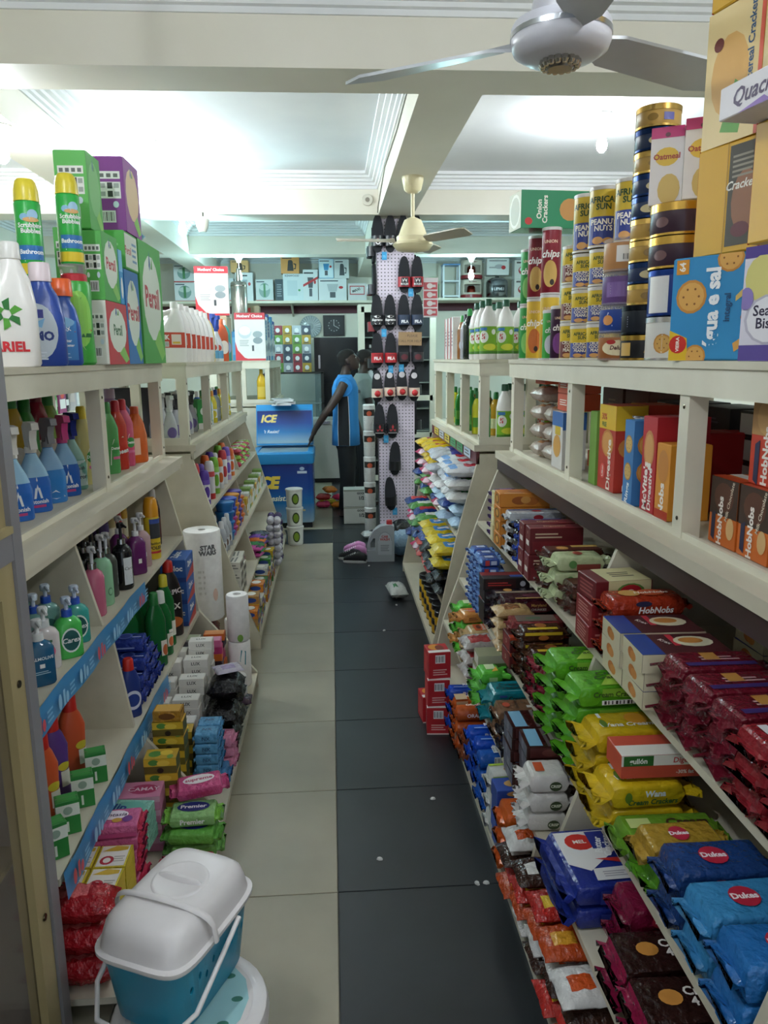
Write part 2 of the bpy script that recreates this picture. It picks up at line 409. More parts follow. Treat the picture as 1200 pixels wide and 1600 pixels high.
def tin(name, r, h, col, lidc, label=None, arc=3.0, metal='m', lidh=.016, seg=26):
    e = .0025
    prof = [(0, r - e, r - e), (.003, r, r), (h - lidh, r, r), (h - lidh, r - e, r - e)]
    ps = [('lid', [(h - lidh - .001, r + .0015, r + .0015), (h - e, r + .0015, r + .0015), (h, r - e, r - e), (h - .002, r - .006, r - .006)], lidc, metal, seg)]
    ps.append(('base_rim', [(0, r + .0012, r + .0012), (.006, r + .0012, r + .0012)], lidc, metal, seg))
    if label: ps.append(('WRAP', 'label', .008, h - lidh - .003, r * arc, label))
    return revolve(name, prof, col, ps, 'p', seg)
def rolls(name, r, h, n, print_els=None, film=True, r2=.02):
    """stack of n paper rolls with hollow cores"""
    out = []
    b = MB(); pap = noisy_paper
    for i in range(n):
        z0 = i * h
        b.loft([(z0 + .002, r2, r2), (z0 + .002, r - .004, r - .004), (z0 + .008, r, r), (z0 + h - .008, r, r), (z0 + h - .002, r - .004, r - .004), (z0 + h - .002, r2, r2), (z0 + h - .03, r2, r2), (z0 + .002, r2, r2)], pap, 20, 2, cap0=False, cap1=False)
    out.append(('body', b.mesh(name, 40)))
    c = MB(); c.loft([(n * h - .028, r2 * .98, r2 * .98), (n * h - .026, r2 * .98, r2 * .98)], M('#6d5c48', 'c'), 12); out.append(('core', c.mesh('core', 0)))
    if print_els:
        a = MB(); pr = [(0, r, r), (n * h, r, r)]
        art(a, wrap_map(pr, 2, n * h / 2), (r * 2.6, n * h), print_els, 10); out.append(('printed_artwork', a.mesh('print', 0)))
    return Kind(name, out)
ORD = ['bottom', 'second', 'third', 'fourth', 'fifth', 'sixth', 'seventh', 'eighth', 'ninth', 'tenth', 'eleventh', 'twelfth', 'thirteenth', 'fourteenth']
def ordinal(i, n): return 'topmost of stack' if i == n - 1 and n > 1 else ('at stack bottom' if i == 0 else ORD[i] + ' from stack bottom')
def column(k, x, y, z, n, lab, cat, group=None, r=0, dz=None, j=.003, jr=.05, tilt=(0, 0)):
    """a stack of n alike things, each its own object"""
    dz = dz or k.dim[2] * 1.02
    for i in range(n):
        k.put((x + jit(j), y + jit(j), z + dz * i), r + jit(jr), (lab + ', ' + ordinal(i, n)) if n > 1 else lab, cat, group or lab, tilt)
noisy_paper = noisy('tissue_paper', '#efeeec', '#fbfaf8', 30, .8, .3)
# ---------------------------------------------------------------- the room
CREAM = noisy('cream_paint', '#d6d0bc', '#e4dfcd', 4, .45, .05)
CREAM2 = noisy('cream_paint_worn', '#c4bda8', '#d8d1bd', 7, .5, .06, (1, .35, 1))
WALLP = noisy('wall_paint', '#e9e4d4', '#f1eee2', 1.5, .7, .05)
CEILP = noisy('ceiling_paint', '#dfe2e6', '#eceef0', 1.2, .75)
BEAMP = noisy('beam_paint', '#e4dfd0', '#eeeade', 1.3, .65, .04)
COVE = noisy('coving_plaster', '#e6e8ea', '#f2f3f4', 2, .6)
DARKW = noisy('dark_brown_board', '#2c1c1b', '#43302c', 5, .4, .05, (1, .3, 1))
STEEL = M('#a5a6a8', 'm')
TILE_L = noisy('beige_tile', '#938d7b', '#a59e8a', 2.2, .34, .0)
TILE_D = noisy('charcoal_tile', '#1c2024', '#272b2f', 3.0, .34, .03)
GROUT = noisy('grout', '#5b5b54', '#7c7a70', 8, .9)

X0, X1, Y0, Y1, ZC, ZB = -3.6, 3.4, -1.6, 12.6, 3.28, 2.94
fl = struct('floor', MB().box(X0, X1, Y0, Y1, -.06, -.005, GROUT))
def tile_mesh(m, nm):
    b = MB(); e = .0015; s = .6
    vs = [(0 + e, 0 + e, -.012), (s - e, e, -.012), (s - e, s - e, -.012), (e, s - e, -.012)]
    vs += [(e, e, -.001), (s - e, e, -.001), (s - e, s - e, -.001), (e, s - e, -.001)]
    vs += [(e + .002, e + .002, 0), (s - e - .002, e + .002, 0), (s - e - .002, s - e - .002, 0), (e + .002, s - e - .002, 0)]
    fs = [(8, 9, 10, 11)] + [(i, (i + 1) % 4, 4 + (i + 1) % 4, 4 + i) for i in range(4)] + [(4 + i, 4 + (i + 1) % 4, 8 + (i + 1) % 4, 8 + i) for i in range(4)]
    return b.add(vs, fs, m).mesh(nm, 0)
tl, td = tile_mesh(TILE_L, 'beige_tile'), tile_mesh(TILE_D, 'charcoal_tile')
for j in range(-3, 17):
    y = 2.196 + .6 * j
    for i in range(-3, 3):
        light = i < 0 and j != 8
        obj('floor_tile', tl if light else td, fl, (-.015 + .6 * i, y, 0))
struct('ceiling', MB().box(X0, X1, Y0, Y1, ZC, ZC + .1, CEILP))
struct('wall_left', MB().box(X0 - .15, X0, Y0, Y1, 0, ZC, WALLP))
struct('wall_right', MB().box(X1, X1 + .15, Y0, Y1, 0, ZC, WALLP))
struct('wall_back', MB().box(X0, X1, Y1, Y1 + .15, 0, ZC, WALLP))
wf = MB(); wf.box(X0, -.9, Y0 - .15, Y0, 0, ZC, WALLP); wf.box(.9, X1, Y0 - .15, Y0, 0, ZC, WALLP); wf.box(-.9, .9, Y0 - .15, Y0, 2.4, ZC, WALLP)
struct('wall_front', wf)
bi = 0
def beam(x0, x1, y0, y1, m):
    b = MB(); b.box(x0, x1, y0, y1, ZB, ZC + .01, m); o = struct('ceiling_beam', b)
beam(X0, X1, 3.70, 4.02, BEAMP); beam(X0, X1, 7.20, 7.52, BEAMP); beam(X0, X1, 9.85, 10.15, BEAMP)
for a, b_, m in ((4.02, 7.2, BEAMP), (7.52, 9.85, BEAMP), (10.15, Y1, BEAMP)):
    beam(.457, .768, a, b_, m); beam(-1.97, -1.67, a, b_, m)
tn = 0
def coving(x0, x1, y0, y1, m=COVE):
    global tn; tn += 1
    prof = [(0, 3.15), (.012, 3.15), (.012, 3.175), (.03, 3.18), (.032, 3.2), (.055, 3.205), (.057, 3.225), (.085, 3.232), (.087, 3.25), (.12, 3.255), (.12, ZC)]
    vs = []; fs = []
    for a, z in prof: vs += [(x0 + a, y0 + a, z), (x1 - a, y0 + a, z), (x1 - a, y1 - a, z), (x0 + a, y1 - a, z)]
    for i in range(len(prof) - 1):
        for k in range(4): p = i * 4 + k; q = i * 4 + (k + 1) % 4; fs.append((p, q, q + 4, p + 4))
    b = MB(); b.add(vs, fs, m); struct('trim_%d' % tn, b)
coving(X0, X1, Y0, 3.70)
for ya, yb, m in ((4.02, 7.2, COVE), (7.52, 9.85, COVE), (10.15, Y1, COVE)):
    coving(-1.67, .457, ya, yb, m); coving(.768, X1, ya, yb, m); coving(X0, -1.97, ya, yb, m)
# cable clipped along the cornice
struct('trim_20', MB().tube([(.452, 4.1, 3.13), (.452, 5.2, 3.1), (.452, 6.3, 3.13), (.452, 7.17, 3.0), (.45, 7.18, 2.95)], .005, M('#6b675c', 'p'), 6), None, 40)
# pillar with pegboard cladding
PB = bpy.data.materials.new('pegboard'); PB.use_nodes = True
def peg():
    nt = PB.node_tree; b = nt.nodes['Principled BSDF']; L = nt.links.new
    tc = nt.nodes.new('ShaderNodeTexCoord'); sp = nt.nodes.new('ShaderNodeSeparateXYZ'); L(tc.outputs['Object'], sp.inputs[0])
    def cell(out):
        a = nt.nodes.new('ShaderNodeMath'); a.operation = 'MULTIPLY'; a.inputs[1].default_value = 32.0; L(out, a.inputs[0])
        f = nt.nodes.new('ShaderNodeMath'); f.operation = 'FRACT'; L(a.outputs[0], f.inputs[0])
        s = nt.nodes.new('ShaderNodeMath'); s.operation = 'SUBTRACT'; s.inputs[1].default_value = .5; L(f.outputs[0], s.inputs[0])
        q = nt.nodes.new('ShaderNodeMath'); q.operation = 'MULTIPLY'; L(s.outputs[0], q.inputs[0]); L(s.outputs[0], q.inputs[1]); return q
    qx, qz = cell(sp.outputs['X']), cell(sp.outputs['Z'])
    ad = nt.nodes.new('ShaderNodeMath'); L(qx.outputs[0], ad.inputs[0]); L(qz.outputs[0], ad.inputs[1])
    lt = nt.nodes.new('ShaderNodeMath'); lt.operation = 'LESS_THAN'; lt.inputs[1].default_value = .03; L(ad.outputs[0], lt.inputs[0])
    mx = nt.nodes.new('ShaderNodeMix'); mx.data_type = 'RGBA'; mx.inputs['A'].default_value = rgb('#d8cedd'); mx.inputs['B'].default_value = rgb('#2a2730')
    L(lt.outputs[0], mx.inputs['Factor']); L(mx.outputs['Result'], b.inputs['Base Color']); b.inputs['Roughness'].default_value = .5
peg()
pil = struct('pillar', MB().box(.457, .768, 7.32, 7.5, 0, ZB, BEAMP))
pb = obj('pegboard_panel', MB().box(.445, .785, 7.285, 7.318, .03, 2.92, PB).mesh('pegboard', 0), pil)
obj('edge_trim', MB().box(.437, .445, 7.28, 7.33, .03, 2.92, M('#8d8894', 'm')).mesh('edge_trim', 0), pil)

# ---------------------------------------------------------------- shelf units
def screw_mesh():
    return MB().loft([(-.001, .006, .006), (.0015, .006, .006), (.003, .003, .003)], M('#6f6a5c', 'm'), 8, 2, 'x').mesh('screw', 30)
SCREW = screw_mesh()
def gondola(name, label, s, y0, y1, ledge, frame, back, shelves, base, posts, dividers, top=1.675, lz=1.22, fascia=None, fz=(.1, .04), bmat=None, rail_h=.085, bottom=.07, near_end=True, topin=.03):
    """A-frame shelf unit: slanted shelves below a ledge, an open timber frame cabinet above. s=+1 right side, -1 left side"""
    root = bpy.data.objects.new(name, None); COL.objects.link(root); root.location = (s * (ledge + back) / 2, (y0 + y1) / 2, 0)
    ox, oy = root.location.x, root.location.y
    tag(root, label, 'shelving')
    def part(nm, mb, sm=0, parent=root):
        me = mb.mesh(nm, sm)
        me.transform(Matrix.Translation((-ox, -oy, 0))); return obj(nm, me, parent)
    def bx(nm, xa, xb, ya, yb, za, zb, m, parent=root):
        xs = sorted((s * xa, s * xb)); b = MB(); b.box(xs[0], xs[1], ya, yb, za, zb, m); return part(nm, b, 0, parent)
    th = .022
    pts_ = [(0, base), (bottom, base)] + list(shelves) + [(lz - .05, ledge + topin)]
    pol = [(s * x, z) for z, x in pts_] + [(s * back, lz - .05), (s * back, 0)]
    for ya in ((y0, y1 - th) if near_end else (y1 - th,)):
        b = MB(); b.prism(pol, 'y', ya, ya + th, CREAM2); part('end_panel', b)
    def fx(z):
        for (za, xa), (zb, xb) in zip(pts_, pts_[1:]):
            if za <= z <= zb and zb > za: return xa + (xb - xa) * (z - za) / (zb - za)
        return ledge + topin
    zs = [bottom] + [z for z, _ in shelves]
    for yd, i in dividers:
        za = zs[i]; zb = ([*zs, lz - .045][i + 1]) - .02
        b = MB(); b.prism([(s * (fx(za) + .015), za), (s * back, za), (s * back, zb), (s * (fx(zb) + .015), zb)], 'y', yd, yd + .018, CREAM2); part('divider', b)
    bx('base_shelf', base, back, y0 + th, y1 - th, bottom - .02, bottom, CREAM2)
    bx('kick_board', base + .012, base + .03, y0 + th, y1 - th, 0, bottom - .02, CREAM2)
    for z, xf in shelves: bx('shelf', xf, back, y0 + th, y1 - th, z - .02, z, CREAM2)
    bx('back_panel', back - .015, back, y0 + th, y1 - th, bottom, lz - .05, bmat or CREAM)
    bx('ledge', ledge, back + .0, y0, y1, lz - .035, lz, CREAM2)
    f = bx('ledge_fascia', ledge + .012, ledge + .03, y0, y1, lz - .035 - fz[0], lz - .035, fascia or CREAM2)
    # open frame above
    pw, pt = .055, .05
    for yp in posts:
        p = bx('post', frame, frame + pt, yp - pw / 2, yp + pw / 2, lz, top - .03, CREAM)
        for z in (lz + .05, top - rail_h - .03):
            c = obj('screw', SCREW, p, (s * frame - ox, yp - oy, z))
            if s > 0: c.rotation_euler = (0, 0, pi)
        bx('post', back - pt, back, yp - pw / 2, yp + pw / 2, lz, top - .03, CREAM)
    bx('sill_rail', frame + .003, frame + .015, y0 + .02, y1, lz, lz + .018, CREAM)
    bx('top_rail', frame - .006, frame + pt * .4, y0, y1, top - rail_h, top - .018, CREAM)
    bx('top_rail', back - pt * .4, back + .006, y0, y1, top - rail_h, top - .018, CREAM)
    for ya in (y0 - .006, y1 - .02): bx('top_rail', frame, back, ya, ya + .026, top - rail_h, top - .018, CREAM)
    bx('top_board', frame - .012, back + .01, y0 - .01, y1, top - .018, top, CREAM2)
    return root
L1 = gondola('shelf_unit', 'cream shelf unit holding detergents, pump soaps and bar soaps, blue promo strips on shelf edges', -1, 1.73, 3.86, .745, .825, 1.38,
             [(.42, .705), (.82, .765)], .42, [1.85, 2.86, 3.82], [(2.5, 2), (2.56, 1), (2.56, 0)], fz=(.024, .04), near_end=False, topin=.105)
L2 = gondola('shelf_unit', 'cream shelf unit with white bleach jugs on top, before the blue freezer', -1, 4.36, 7.1, .765, .80, 1.38,
             [(.30, .54), (.56, .615), (.86, .70)], .45, [4.39, 5.2, 6.1, 7.05], [(5.9, 3), (5.6, 2), (5.3, 1), (5.0, 0)], fz=(.045, .04))
L3 = gondola('shelf_unit', 'short cream shelf unit beyond the blue freezer, yellow bottle in its frame', -1, 8.5, 10.4, .63, .66, 1.30,
             [(.56, .6)], .55, [8.53, 9.1, 9.7, 10.37], [], fz=(.03, .04))
R1 = gondola('shelf_unit', 'cream shelf unit with dark brown fascia full of biscuits and crackers', 1, 1.0, 3.86, .83, .90, 1.45,
             [(.33, .565), (.56, .645), (.86, .74)], .51, [1.05, 1.92, 2.88, 3.80], [(2.2, 3), (2.05, 2), (1.86, 1), (1.98, 0)], fascia=DARKW, bmat=DARKW, fz=(.062, .04))
R2 = gondola('shelf_unit', 'cream shelf unit stacked with washing powder bags beside the pegboard pillar', 1, 4.12, 5.98, .77, .80, 1.45,
             [(.33, .60), (.72, .68)], .545, [4.15, 4.75, 5.35, 5.93], [], fascia=noisy('maroon_board', '#5a1e22', '#6b2a2c', 5, .4), fz=(.07, .04))
# camera-facing post faces at the unit ends
for root, s, fr, yb in ((L2, -1, .80, 4.36), (R2, 1, .80, 4.12), (L3, -1, .66, 8.5)):
    for xx in (fr + .28, 1.25):
        b = MB(); b.box(-.025, .025, -.02, .02, 1.22, 1.6, CREAM)
        obj('post', b.mesh('post', 0), root, (s * xx - root.location.x, yb + .025 - root.location.y, 0))
    b = MB(); xs = sorted((s * fr, s * 1.38)); b.box(xs[0] - root.location.x, xs[1] - root.location.x, yb - .004 - root.location.y, yb + .02 - root.location.y, 1.22, 1.26, CREAM)
    obj('sill_rail', b.mesh('sill_rail', 0), root)
# blue promo strips clipped along two shelf edges (unit L1)
def promo(x, ya, yb, z, nm):
    b = MB(); ox, oy = L1.location.x, L1.location.y; Ln = yb - ya; pts = 12
    vs = []; fs = []
    for i in range(pts + 1):
        y = ya + Ln * i / pts; wv = .004 * sin(i * 1.7); vs += [(x + .006 + wv, y, z - .065), (x + .001 + wv, y, z + .012)]
    for i in range(pts): fs.append((2 * i, 2 * i + 2, 2 * i + 3, 2 * i + 1))
    b.add(vs, fs, M('#3f8fc4', 'p'))
    a = MB(); mp = plane_map((x + .014, (ya + yb) / 2, z - .026), (0, 1, 0), (0, 0, 1)); els = []
    for k in range(7):
        u = (k + .5) / 7; c = '#9fd0ee' if k % 3 else '#d8505f'
        els += [('e', u - .04, .5, .01, .3, c), ('r', u - .02, .2, u - .008, .8, c), ('e', u + .005, .4, .009, .22, c)]
        els += [('lines', u + .025, .25, u + .06, .78, 3, '#8cc4e6')]
    art(a, mp, (Ln, .075), els)
    me = b.mesh(nm, 30); me.transform(Matrix.Translation((-ox, -oy, 0))); o = obj('promo_strip', me, L1); o['label'] = 'blue printed promotional strip along the shelf edge'
    me2 = a.mesh(nm + '_print', 0); me2.transform(Matrix.Translation((-ox, -oy, 0))); tag(obj('printed_artwork', me2, o), kind='stuff')
promo(-.757, 1.76, 2.98, .82, 'strip_a'); promo(-.697, 1.76, 3.0, .42, 'strip_b')
# yellow and green price stickers on the ledge of R2
a = MB(); mp = plane_map((.779, 5.05, 1.15), (0, -1, 0), (0, 0, 1)); cols = ['#d8c24a', '#c9ced8', '#d8c24a', '#3f9a62', '#3f9a62', '#b9c9d8']
for i, c in enumerate(cols): art(a, mp, (1.8, .06), [('r', .08 + i * .145, .1, .2 + i * .145, .95, c), ('lines', .1 + i * .145, .25, .18 + i * .145, .8, 2, '#4d4a44')])
me = a.mesh('price_stickers', 0); me.transform(Matrix.Translation((-R2.location.x, -R2.location.y, 0))); obj('price_sticker', me, R2)

# ---------------------------------------------------------------- glazed display case on the left
def case():
    root = bpy.data.objects.new('display_case', None); COL.objects.link(root); root.location = (-1.0, 1.1, 0)
    tag(root, 'beige framed glass display case with grey metal corner strip beside the detergent shelf', 'display case')
    F = noisy('case_wood', '#9c8c62', '#b5a67c', 5, .4, .04, (1, 1, .2)); G = noisy('grey_strip', '#6f6c70', '#87858a', 2, .4, 0, (1, 1, .2))
    def bx(nm, xa, xb, ya, yb, za, zb, m, par=root): 
        b = MB(); b.box(xa + 1.0, xb + 1.0, ya - 1.1, yb - 1.1, za, zb, m); return obj(nm, b.mesh(nm, 0), par)
    bx('corner_strip', -.74, -.688, 1.655, 1.70, 0, 1.95, G)
    bx('back_strip', -1.30, -.74, 1.685, 1.70, 0, 1.95, G)
    p = bx('door_frame', -.735, -.695, 1.585, 1.653, .03, 1.27, F)
    for z in (.42, 1.0):
        o = obj('screw', MB().loft([(0, .009, .009), (.003, .008, .008)], M('#4f4636', 'm'), 10, 2, 'x').mesh('screw', 30), p, (.306, .52, z))
    bx('door_frame', -.735, -.695, .35, 1.585, 1.2, 1.27, F); bx('door_frame', -.735, -.695, .35, 1.585, .03, .1, F)
    bx('rail', -.74, -.69, .3, 1.655, 1.27, 1.33, G); bx('sill', -.74, -.685, .3, 1.655, 1.33, 1.345, F)
    bx('upper_frame', -.735, -.70, 1.59, 1.655, 1.345, 1.95, F); bx('upper_frame', -.735, -.70, .3, 1.59, 1.87, 1.95, F)
    gl = bpy.data.materials.new('case_glass'); gl.use_nodes = True; b = gl.node_tree.nodes['Principled BSDF']
    b.inputs['Base Color'].default_value = rgb('#8a7c6c'); b.inputs['Alpha'].default_value = .22; b.inputs['Roughness'].default_value = .06
    bx('glass_pane', -.717, -.713, .35, 1.585, .1, 1.2, gl)
    bx('top', -1.3, -.69, .3, 1.7, 1.95, 1.97, F); bx('side_panel', -1.3, -.74, .3, .32, 0, 1.95, F)
    bx('back_panel', -1.32, -1.3, .3, 1.7, 0, 1.95, F); bx('case_floor', -1.3, -.74, .32, 1.685, .03, .05, F)
    bx('case_shelf', -1.3, -.76, .32, 1.685, .55, .565, F); bx('case_shelf', -1.3, -.76, .32, 1.685, .95, .965, F); bx('case_shelf', -1.3, -.74, .32, 1.685, 1.3, 1.315, F)
case()

# ---------------------------------------------------------------- bulbs
LED = emit_mat('led_white', (.89, .955, 1, 1), BULB); LEDC = emit_mat('led_cool', (.55, .93, 1, 1), BULB)
def bulb(loc, label, mat=LED, holder='#d8d8d4', drop=.0, grp=None, r=.035, name='light_bulb', part='bulb'):
    x, y, z = loc
    root = bpy.data.objects.new(name, None); COL.objects.link(root); root.location = loc
    h = MB(); h.loft([(0, .06, .06), (-.015, .062, .062), (-.03, .045, .045), (-.06, .03, .03), (-.075, .028, .028)], M(holder, 'p'), 16)
    obj('holder', h.mesh('holder', 40), root)
    if drop: obj('cord', MB().tube([(0, 0, -.07), (0, 0, -.08 - drop)], .005, M('#dddddd', 'p'), 6).mesh('cord', 40), root)
    b = MB(); d = -.075 - drop
    b.loft([(d, .018, .018), (d - .02, .02, .02), (d - .05, r * .9, r * .9), (d - .075, r, r), (d - .1, r * .85, r * .85), (d - .118, r * .4, r * .4)], mat, 14)
    obj(part, b.mesh('bulb', 60), root)
    tag(root, label, 'light bulb', grp); return root
bulb((1.86, 5.45, ZC), 'bare lit bulb hanging from a white ceiling holder above the biscuit tins', drop=.05)
bulb((-1.3, 6.2, ZC), 'bare lit bulb on the ceiling panel above the green and purple detergent boxes', drop=.02)
bulb((-1.25, 7.1, ZB), 'bare lit bulb under the cream beam above the bleach jugs', LEDC)
bulb((-1.75, 4.6, ZB), 'bare lit bulb at the end of the left ceiling beam beside the yellow-capped aerosol cans')
bulb((-2.6, 5.6, ZC), 'bare lit bulb on the ceiling over the aisle behind the yellow-capped aerosol cans', drop=.1)
bulb((-1.1, 10.0, ZB), 'bare lit bulb in front of the boxed kettles at the back wall', LEDC, drop=.1)
bulb((1.8, 10.0, ZB), 'bare lit bulb in front of the stoves at the back wall', LEDC, drop=.1)
for x, y, lb, sd in ((-.9, .6, 'over the display case', 'left'), (1.5, .9, 'over the biscuit shelf', 'right')):   # the shop front has the same bare bulbs on its ceiling, above and beside the camera
    bulb((x, y, ZC), 'bare lit bulb on the shop front ceiling ' + lb, drop=.05, name='light_bulb_%s_offscreen' % sd, part='bulb_%s_offscreen' % sd)

# ---------------------------------------------------------------- ceiling fans
def fan(loc, top, r, col, label, blade_col, angles, blen, style):
    root = bpy.data.objects.new('ceiling_fan', None); COL.objects.link(root); root.location = loc; tag(root, label, 'ceiling fan')
    m = M(col, 'p'); b = MB()
    if style == 0:
        b.loft([(-.034, r * .3, r * .3), (-.03, r * .7, r * .7), (-.012, r * .95, r * .95), (.005, r, r), (.04, r, r), (.05, r * .96, r * .96), (.056, r * .6, r * .6)], m, 32)
    else:
        b.loft([(-.055, r * .3, r * .3), (-.045, r * .8, r * .8), (-.01, r, r), (.005, r * .97, r * .97), (.015, r * .8, r * .8), (.045, r * .82, r * .82), (.06, r * .7, r * .7), (.1, r * .6, r * .6), (.16, r * .42, r * .42), (.18, r * .12, r * .12)], m, 28)
    obj('motor_housing', b.mesh('motor', 45), root)
    if style == 0:
        obj('chrome_band', MB().loft([(.016, r + .002, r + .002), (.028, r + .002, r + .002)], M('#c9ccd2', 'm'), 32).mesh('band', 30), root)
        k = MB()
        for i in range(16):
            t = 2 * pi * i / 16; k.loft([(-.05, .006, .006), (-.043, .011, .011), (-.033, .009, .009)], M('#b9b6b0', 'm'), 8, 2, 'z', (.042 * cos(t), .042 * sin(t), 0))
        k.loft([(-.053, .03, .03), (-.04, .045, .045), (-.03, .047, .047)], M('#8d8a86', 'm'), 20)
        obj('ornament', k.mesh('ornament', 40), root)
        obj('upper_housing', MB().loft([(.05, r * .6, r * .6), (.075, r * .62, r * .62), (.12, r * .55, r * .55), (.2, r * .45, r * .45), (.22, r * .2, r * .2)], M('#bdbdc4', 'p'), 24).mesh('upper', 40), root)
    obj('down_rod', MB().loft([(.1, .014, .014), (top - .05, .014, .014)], m, 12).mesh('rod', 40), root)
    obj('canopy', MB().loft([(top - .11, .035, .035), (top - .09, .06, .06), (top - .03, .075, .075), (top, .078, .078)], m, 20).mesh('canopy', 40), root)
    for a in angles:
        q = MB(); n = 8; vs = []; fs = []
        for i in range(n + 1):
            t = i / n; x = r * .9 + (blen - r * .9) * t; w_ = .05 + .02 * t - (.03 if i in (0, n) else 0)
            for z_ in (0, .008): vs += [(x, -w_, .012 + z_ + .018), (x, w_, .012 + z_ - .012)]
        for i in range(n):
            o = i * 4; fs += [(o, o + 4, o + 5, o + 1), (o + 2, o + 3, o + 7, o + 6), (o, o + 2, o + 6, o + 4), (o + 1, o + 5, o + 7, o + 3)]
        fs += [(0, 1, 3, 2), (n * 4, n * 4 + 2, n * 4 + 3, n * 4 + 1)]
        q.add(vs, fs, M(blade_col, 'p')); o = obj('blade', q.mesh('blade', 30), root, None, (0, 0, a))
fan((.585, 2.05, 2.44), ZC - 2.44, .122, '#c9c9d2', 'white ceiling fan with ornate silver boss under the hub', '#b9bcc0', (.47, .47 + 2.094, .47 + 4.188), .6, 0)
fan((.61, 5.75, 2.49), ZB - 2.49, .145, '#d9cfa9', 'small cream ceiling fan on short rod hanging from the beam by the pillar', '#a8a291', (pi + .1, pi + .1 + 2.094, pi + .1 - 2.094), .55, 1)
# ---------------------------------------------------------------- left side: cleaning goods
PX = R90       # front towards the aisle from the left side (+x)
def icons(c='#f2f2ee'):   # the pictogram block on the narrow side of a washing powder carton
    e = [('r', .1, .7, .9, .8, c), ('r', .1, .44, .9, .66, c), ('bar', .3, .12, .72, .28)]
    for i in range(4): e += [('r', .15 + .19 * i, .72, .27 + .19 * i, .77, '#6a6f6a')]
    for i in range(2):
        for j in range(2): e += [('r', .16 + .38 * i, .46 + .11 * j, .3 + .38 * i, .54 + .11 * j, '#2f3330'), ('r', .34 + .38 * i, .47 + .11 * j, .48 + .38 * i, .53 + .11 * j, '#a9aeaa')]
    return e + [('e', .25, .36, .07, .04, '#eef4ee'), ('e', .75, .36, .08, .045, '#cfe0ea')]
def persil(nm, w, d, h, front, side, txt, tcol, oval='#e6efe2'):
    return carton(nm, w, d, h, side, {'F': [('r', 0, 0, 1, 1, front), ('e', .5, .55, .42, .36, oval), ('t', .5, .55, .24, txt, tcol, 0, .03), ('p', [(.42, .82), (.46, .95), (.5, .84), (.46, .78)], '#3a6a9a'), ('p', [(.5, .8), (.58, .9), (.58, .8)], '#4f9a3c'), ('p', [(.5, .18), (.75, .3), (.98, .08), (.8, .02)], '#8fcf60')], 'L': icons()})
k_red = persil('powder_carton', .28, .1, .225, '#c8303c', '#e8e6e0', 'Persil', '#2f6a3a')
k_grn = persil('powder_carton', .22, .1, .225, '#4fae4c', '#5db457', 'Persil', '#c23040')
k_big = persil('powder_carton', .34, .2, .5, '#52b04c', '#5cb850', 'Persil', '#c23040')
k_blu = persil('powder_carton', .2, .12, .37, '#2f78c0', '#3f86c8', 'Persil', '#c23040')
k_pur = persil('powder_carton', .3, .14, .29, '#9a4aa0', '#8d3f97', '', '#ffffff', '#e8c8a0')
k_flat = carton('powder_carton', .3, .2, .1, '#5fb857', {'F': [('r', .02, .06, .98, .94, '#dfe6da'), ('t', .2, .5, .4, 'Persil', '#c23040'), ('lines', .55, .2, .9, .8, 4, '#7aa0c0')], 'L': [('lines', .1, .3, .9, .7, 3, '#d9efd6')]})
k_slim = carton('softener_carton', .1, .07, .2, '#2f9ad8', {'F': [('r', 0, .6, 1, 1, '#7fc6ee'), ('e', .5, .3, .3, .2, '#f2f2f2')], 'L': [('r', .1, .8, .9, .95, '#eef4f8'), ('e', .5, .28, .3, .14, '#e8dcd0'), ('e', .55, .2, .2, .08, '#8a5a40')]})
T1 = 1.676
def star6(u, v, r, asp, c1, c2):
    e = []
    for i in range(6):
        t = i * pi / 3 + .3; e.append(('p', [(u + r * .3 * cos(t - .5), v + r * .3 * asp * sin(t - .5)), (u + r * cos(t), v + r * asp * sin(t)), (u + r * .75 * cos(t + .5), v + r * .75 * asp * sin(t + .5)), (u + r * .3 * cos(t + .6), v + r * .3 * asp * sin(t + .6))], c1 if i % 2 else c2))
    return e
ariel = jug('detergent_jug', .165, .1, .33, '#f0ede8', '#e9e7e2', star6(.5, .66, .26, .9, '#2f7a38', '#5aa83c') + [('t', .52, .2, .19, 'ARIEL', '#c8202c', 0, .04)], 'p', .028, .04, labelz=(.05, .7), side=-1)
omo = jug('detergent_jug', .17, .1, .30, '#2a4aa0', '#e6d5da', [('e', .5, .5, .32, .46, '#c9d3dd'), ('t', .5, .42, .2, 'OMO', '#16307a', 0, .05), ('r', .42, .72, .6, .86, '#30368a'), ('p', [(.4, .62), (.56, .56), (.62, .72)], '#7fb8e0'), ('lines', .25, .02, .62, .18, 3, '#dfe6f0')], 'p', .032, .05, side=-1, labelz=(.05, .75))
clor = jug('detergent_jug', .15, .09, .27, '#2c55a8', '#e8642c', [('r', .18, .04, .86, .9, '#3f86c8'), ('e', .52, .86, .3, .12, '#8fc4e8'), ('t', .52, .86, .15, '82', '#ffffff', 0, .03), ('p', [(.2, .66), (.5, .78), (.84, .66), (.5, .54)], '#d0452c'), ('t', .5, .66, .12, 'CLOROX', '#ffffff', 14, .03), ('t', .52, .46, .09, 'Stain Fighter', '#ffffff', 0, .03), ('t', .52, .36, .08, '& Color Booster', '#ffffff', 0, .03), ('r', .24, .24, .56, .3, '#e8642c'), ('lines', .24, .08, .7, .2, 3, '#bcd8f0')], 'p', .036, .05, labelz=(.05, .7), side=-1)
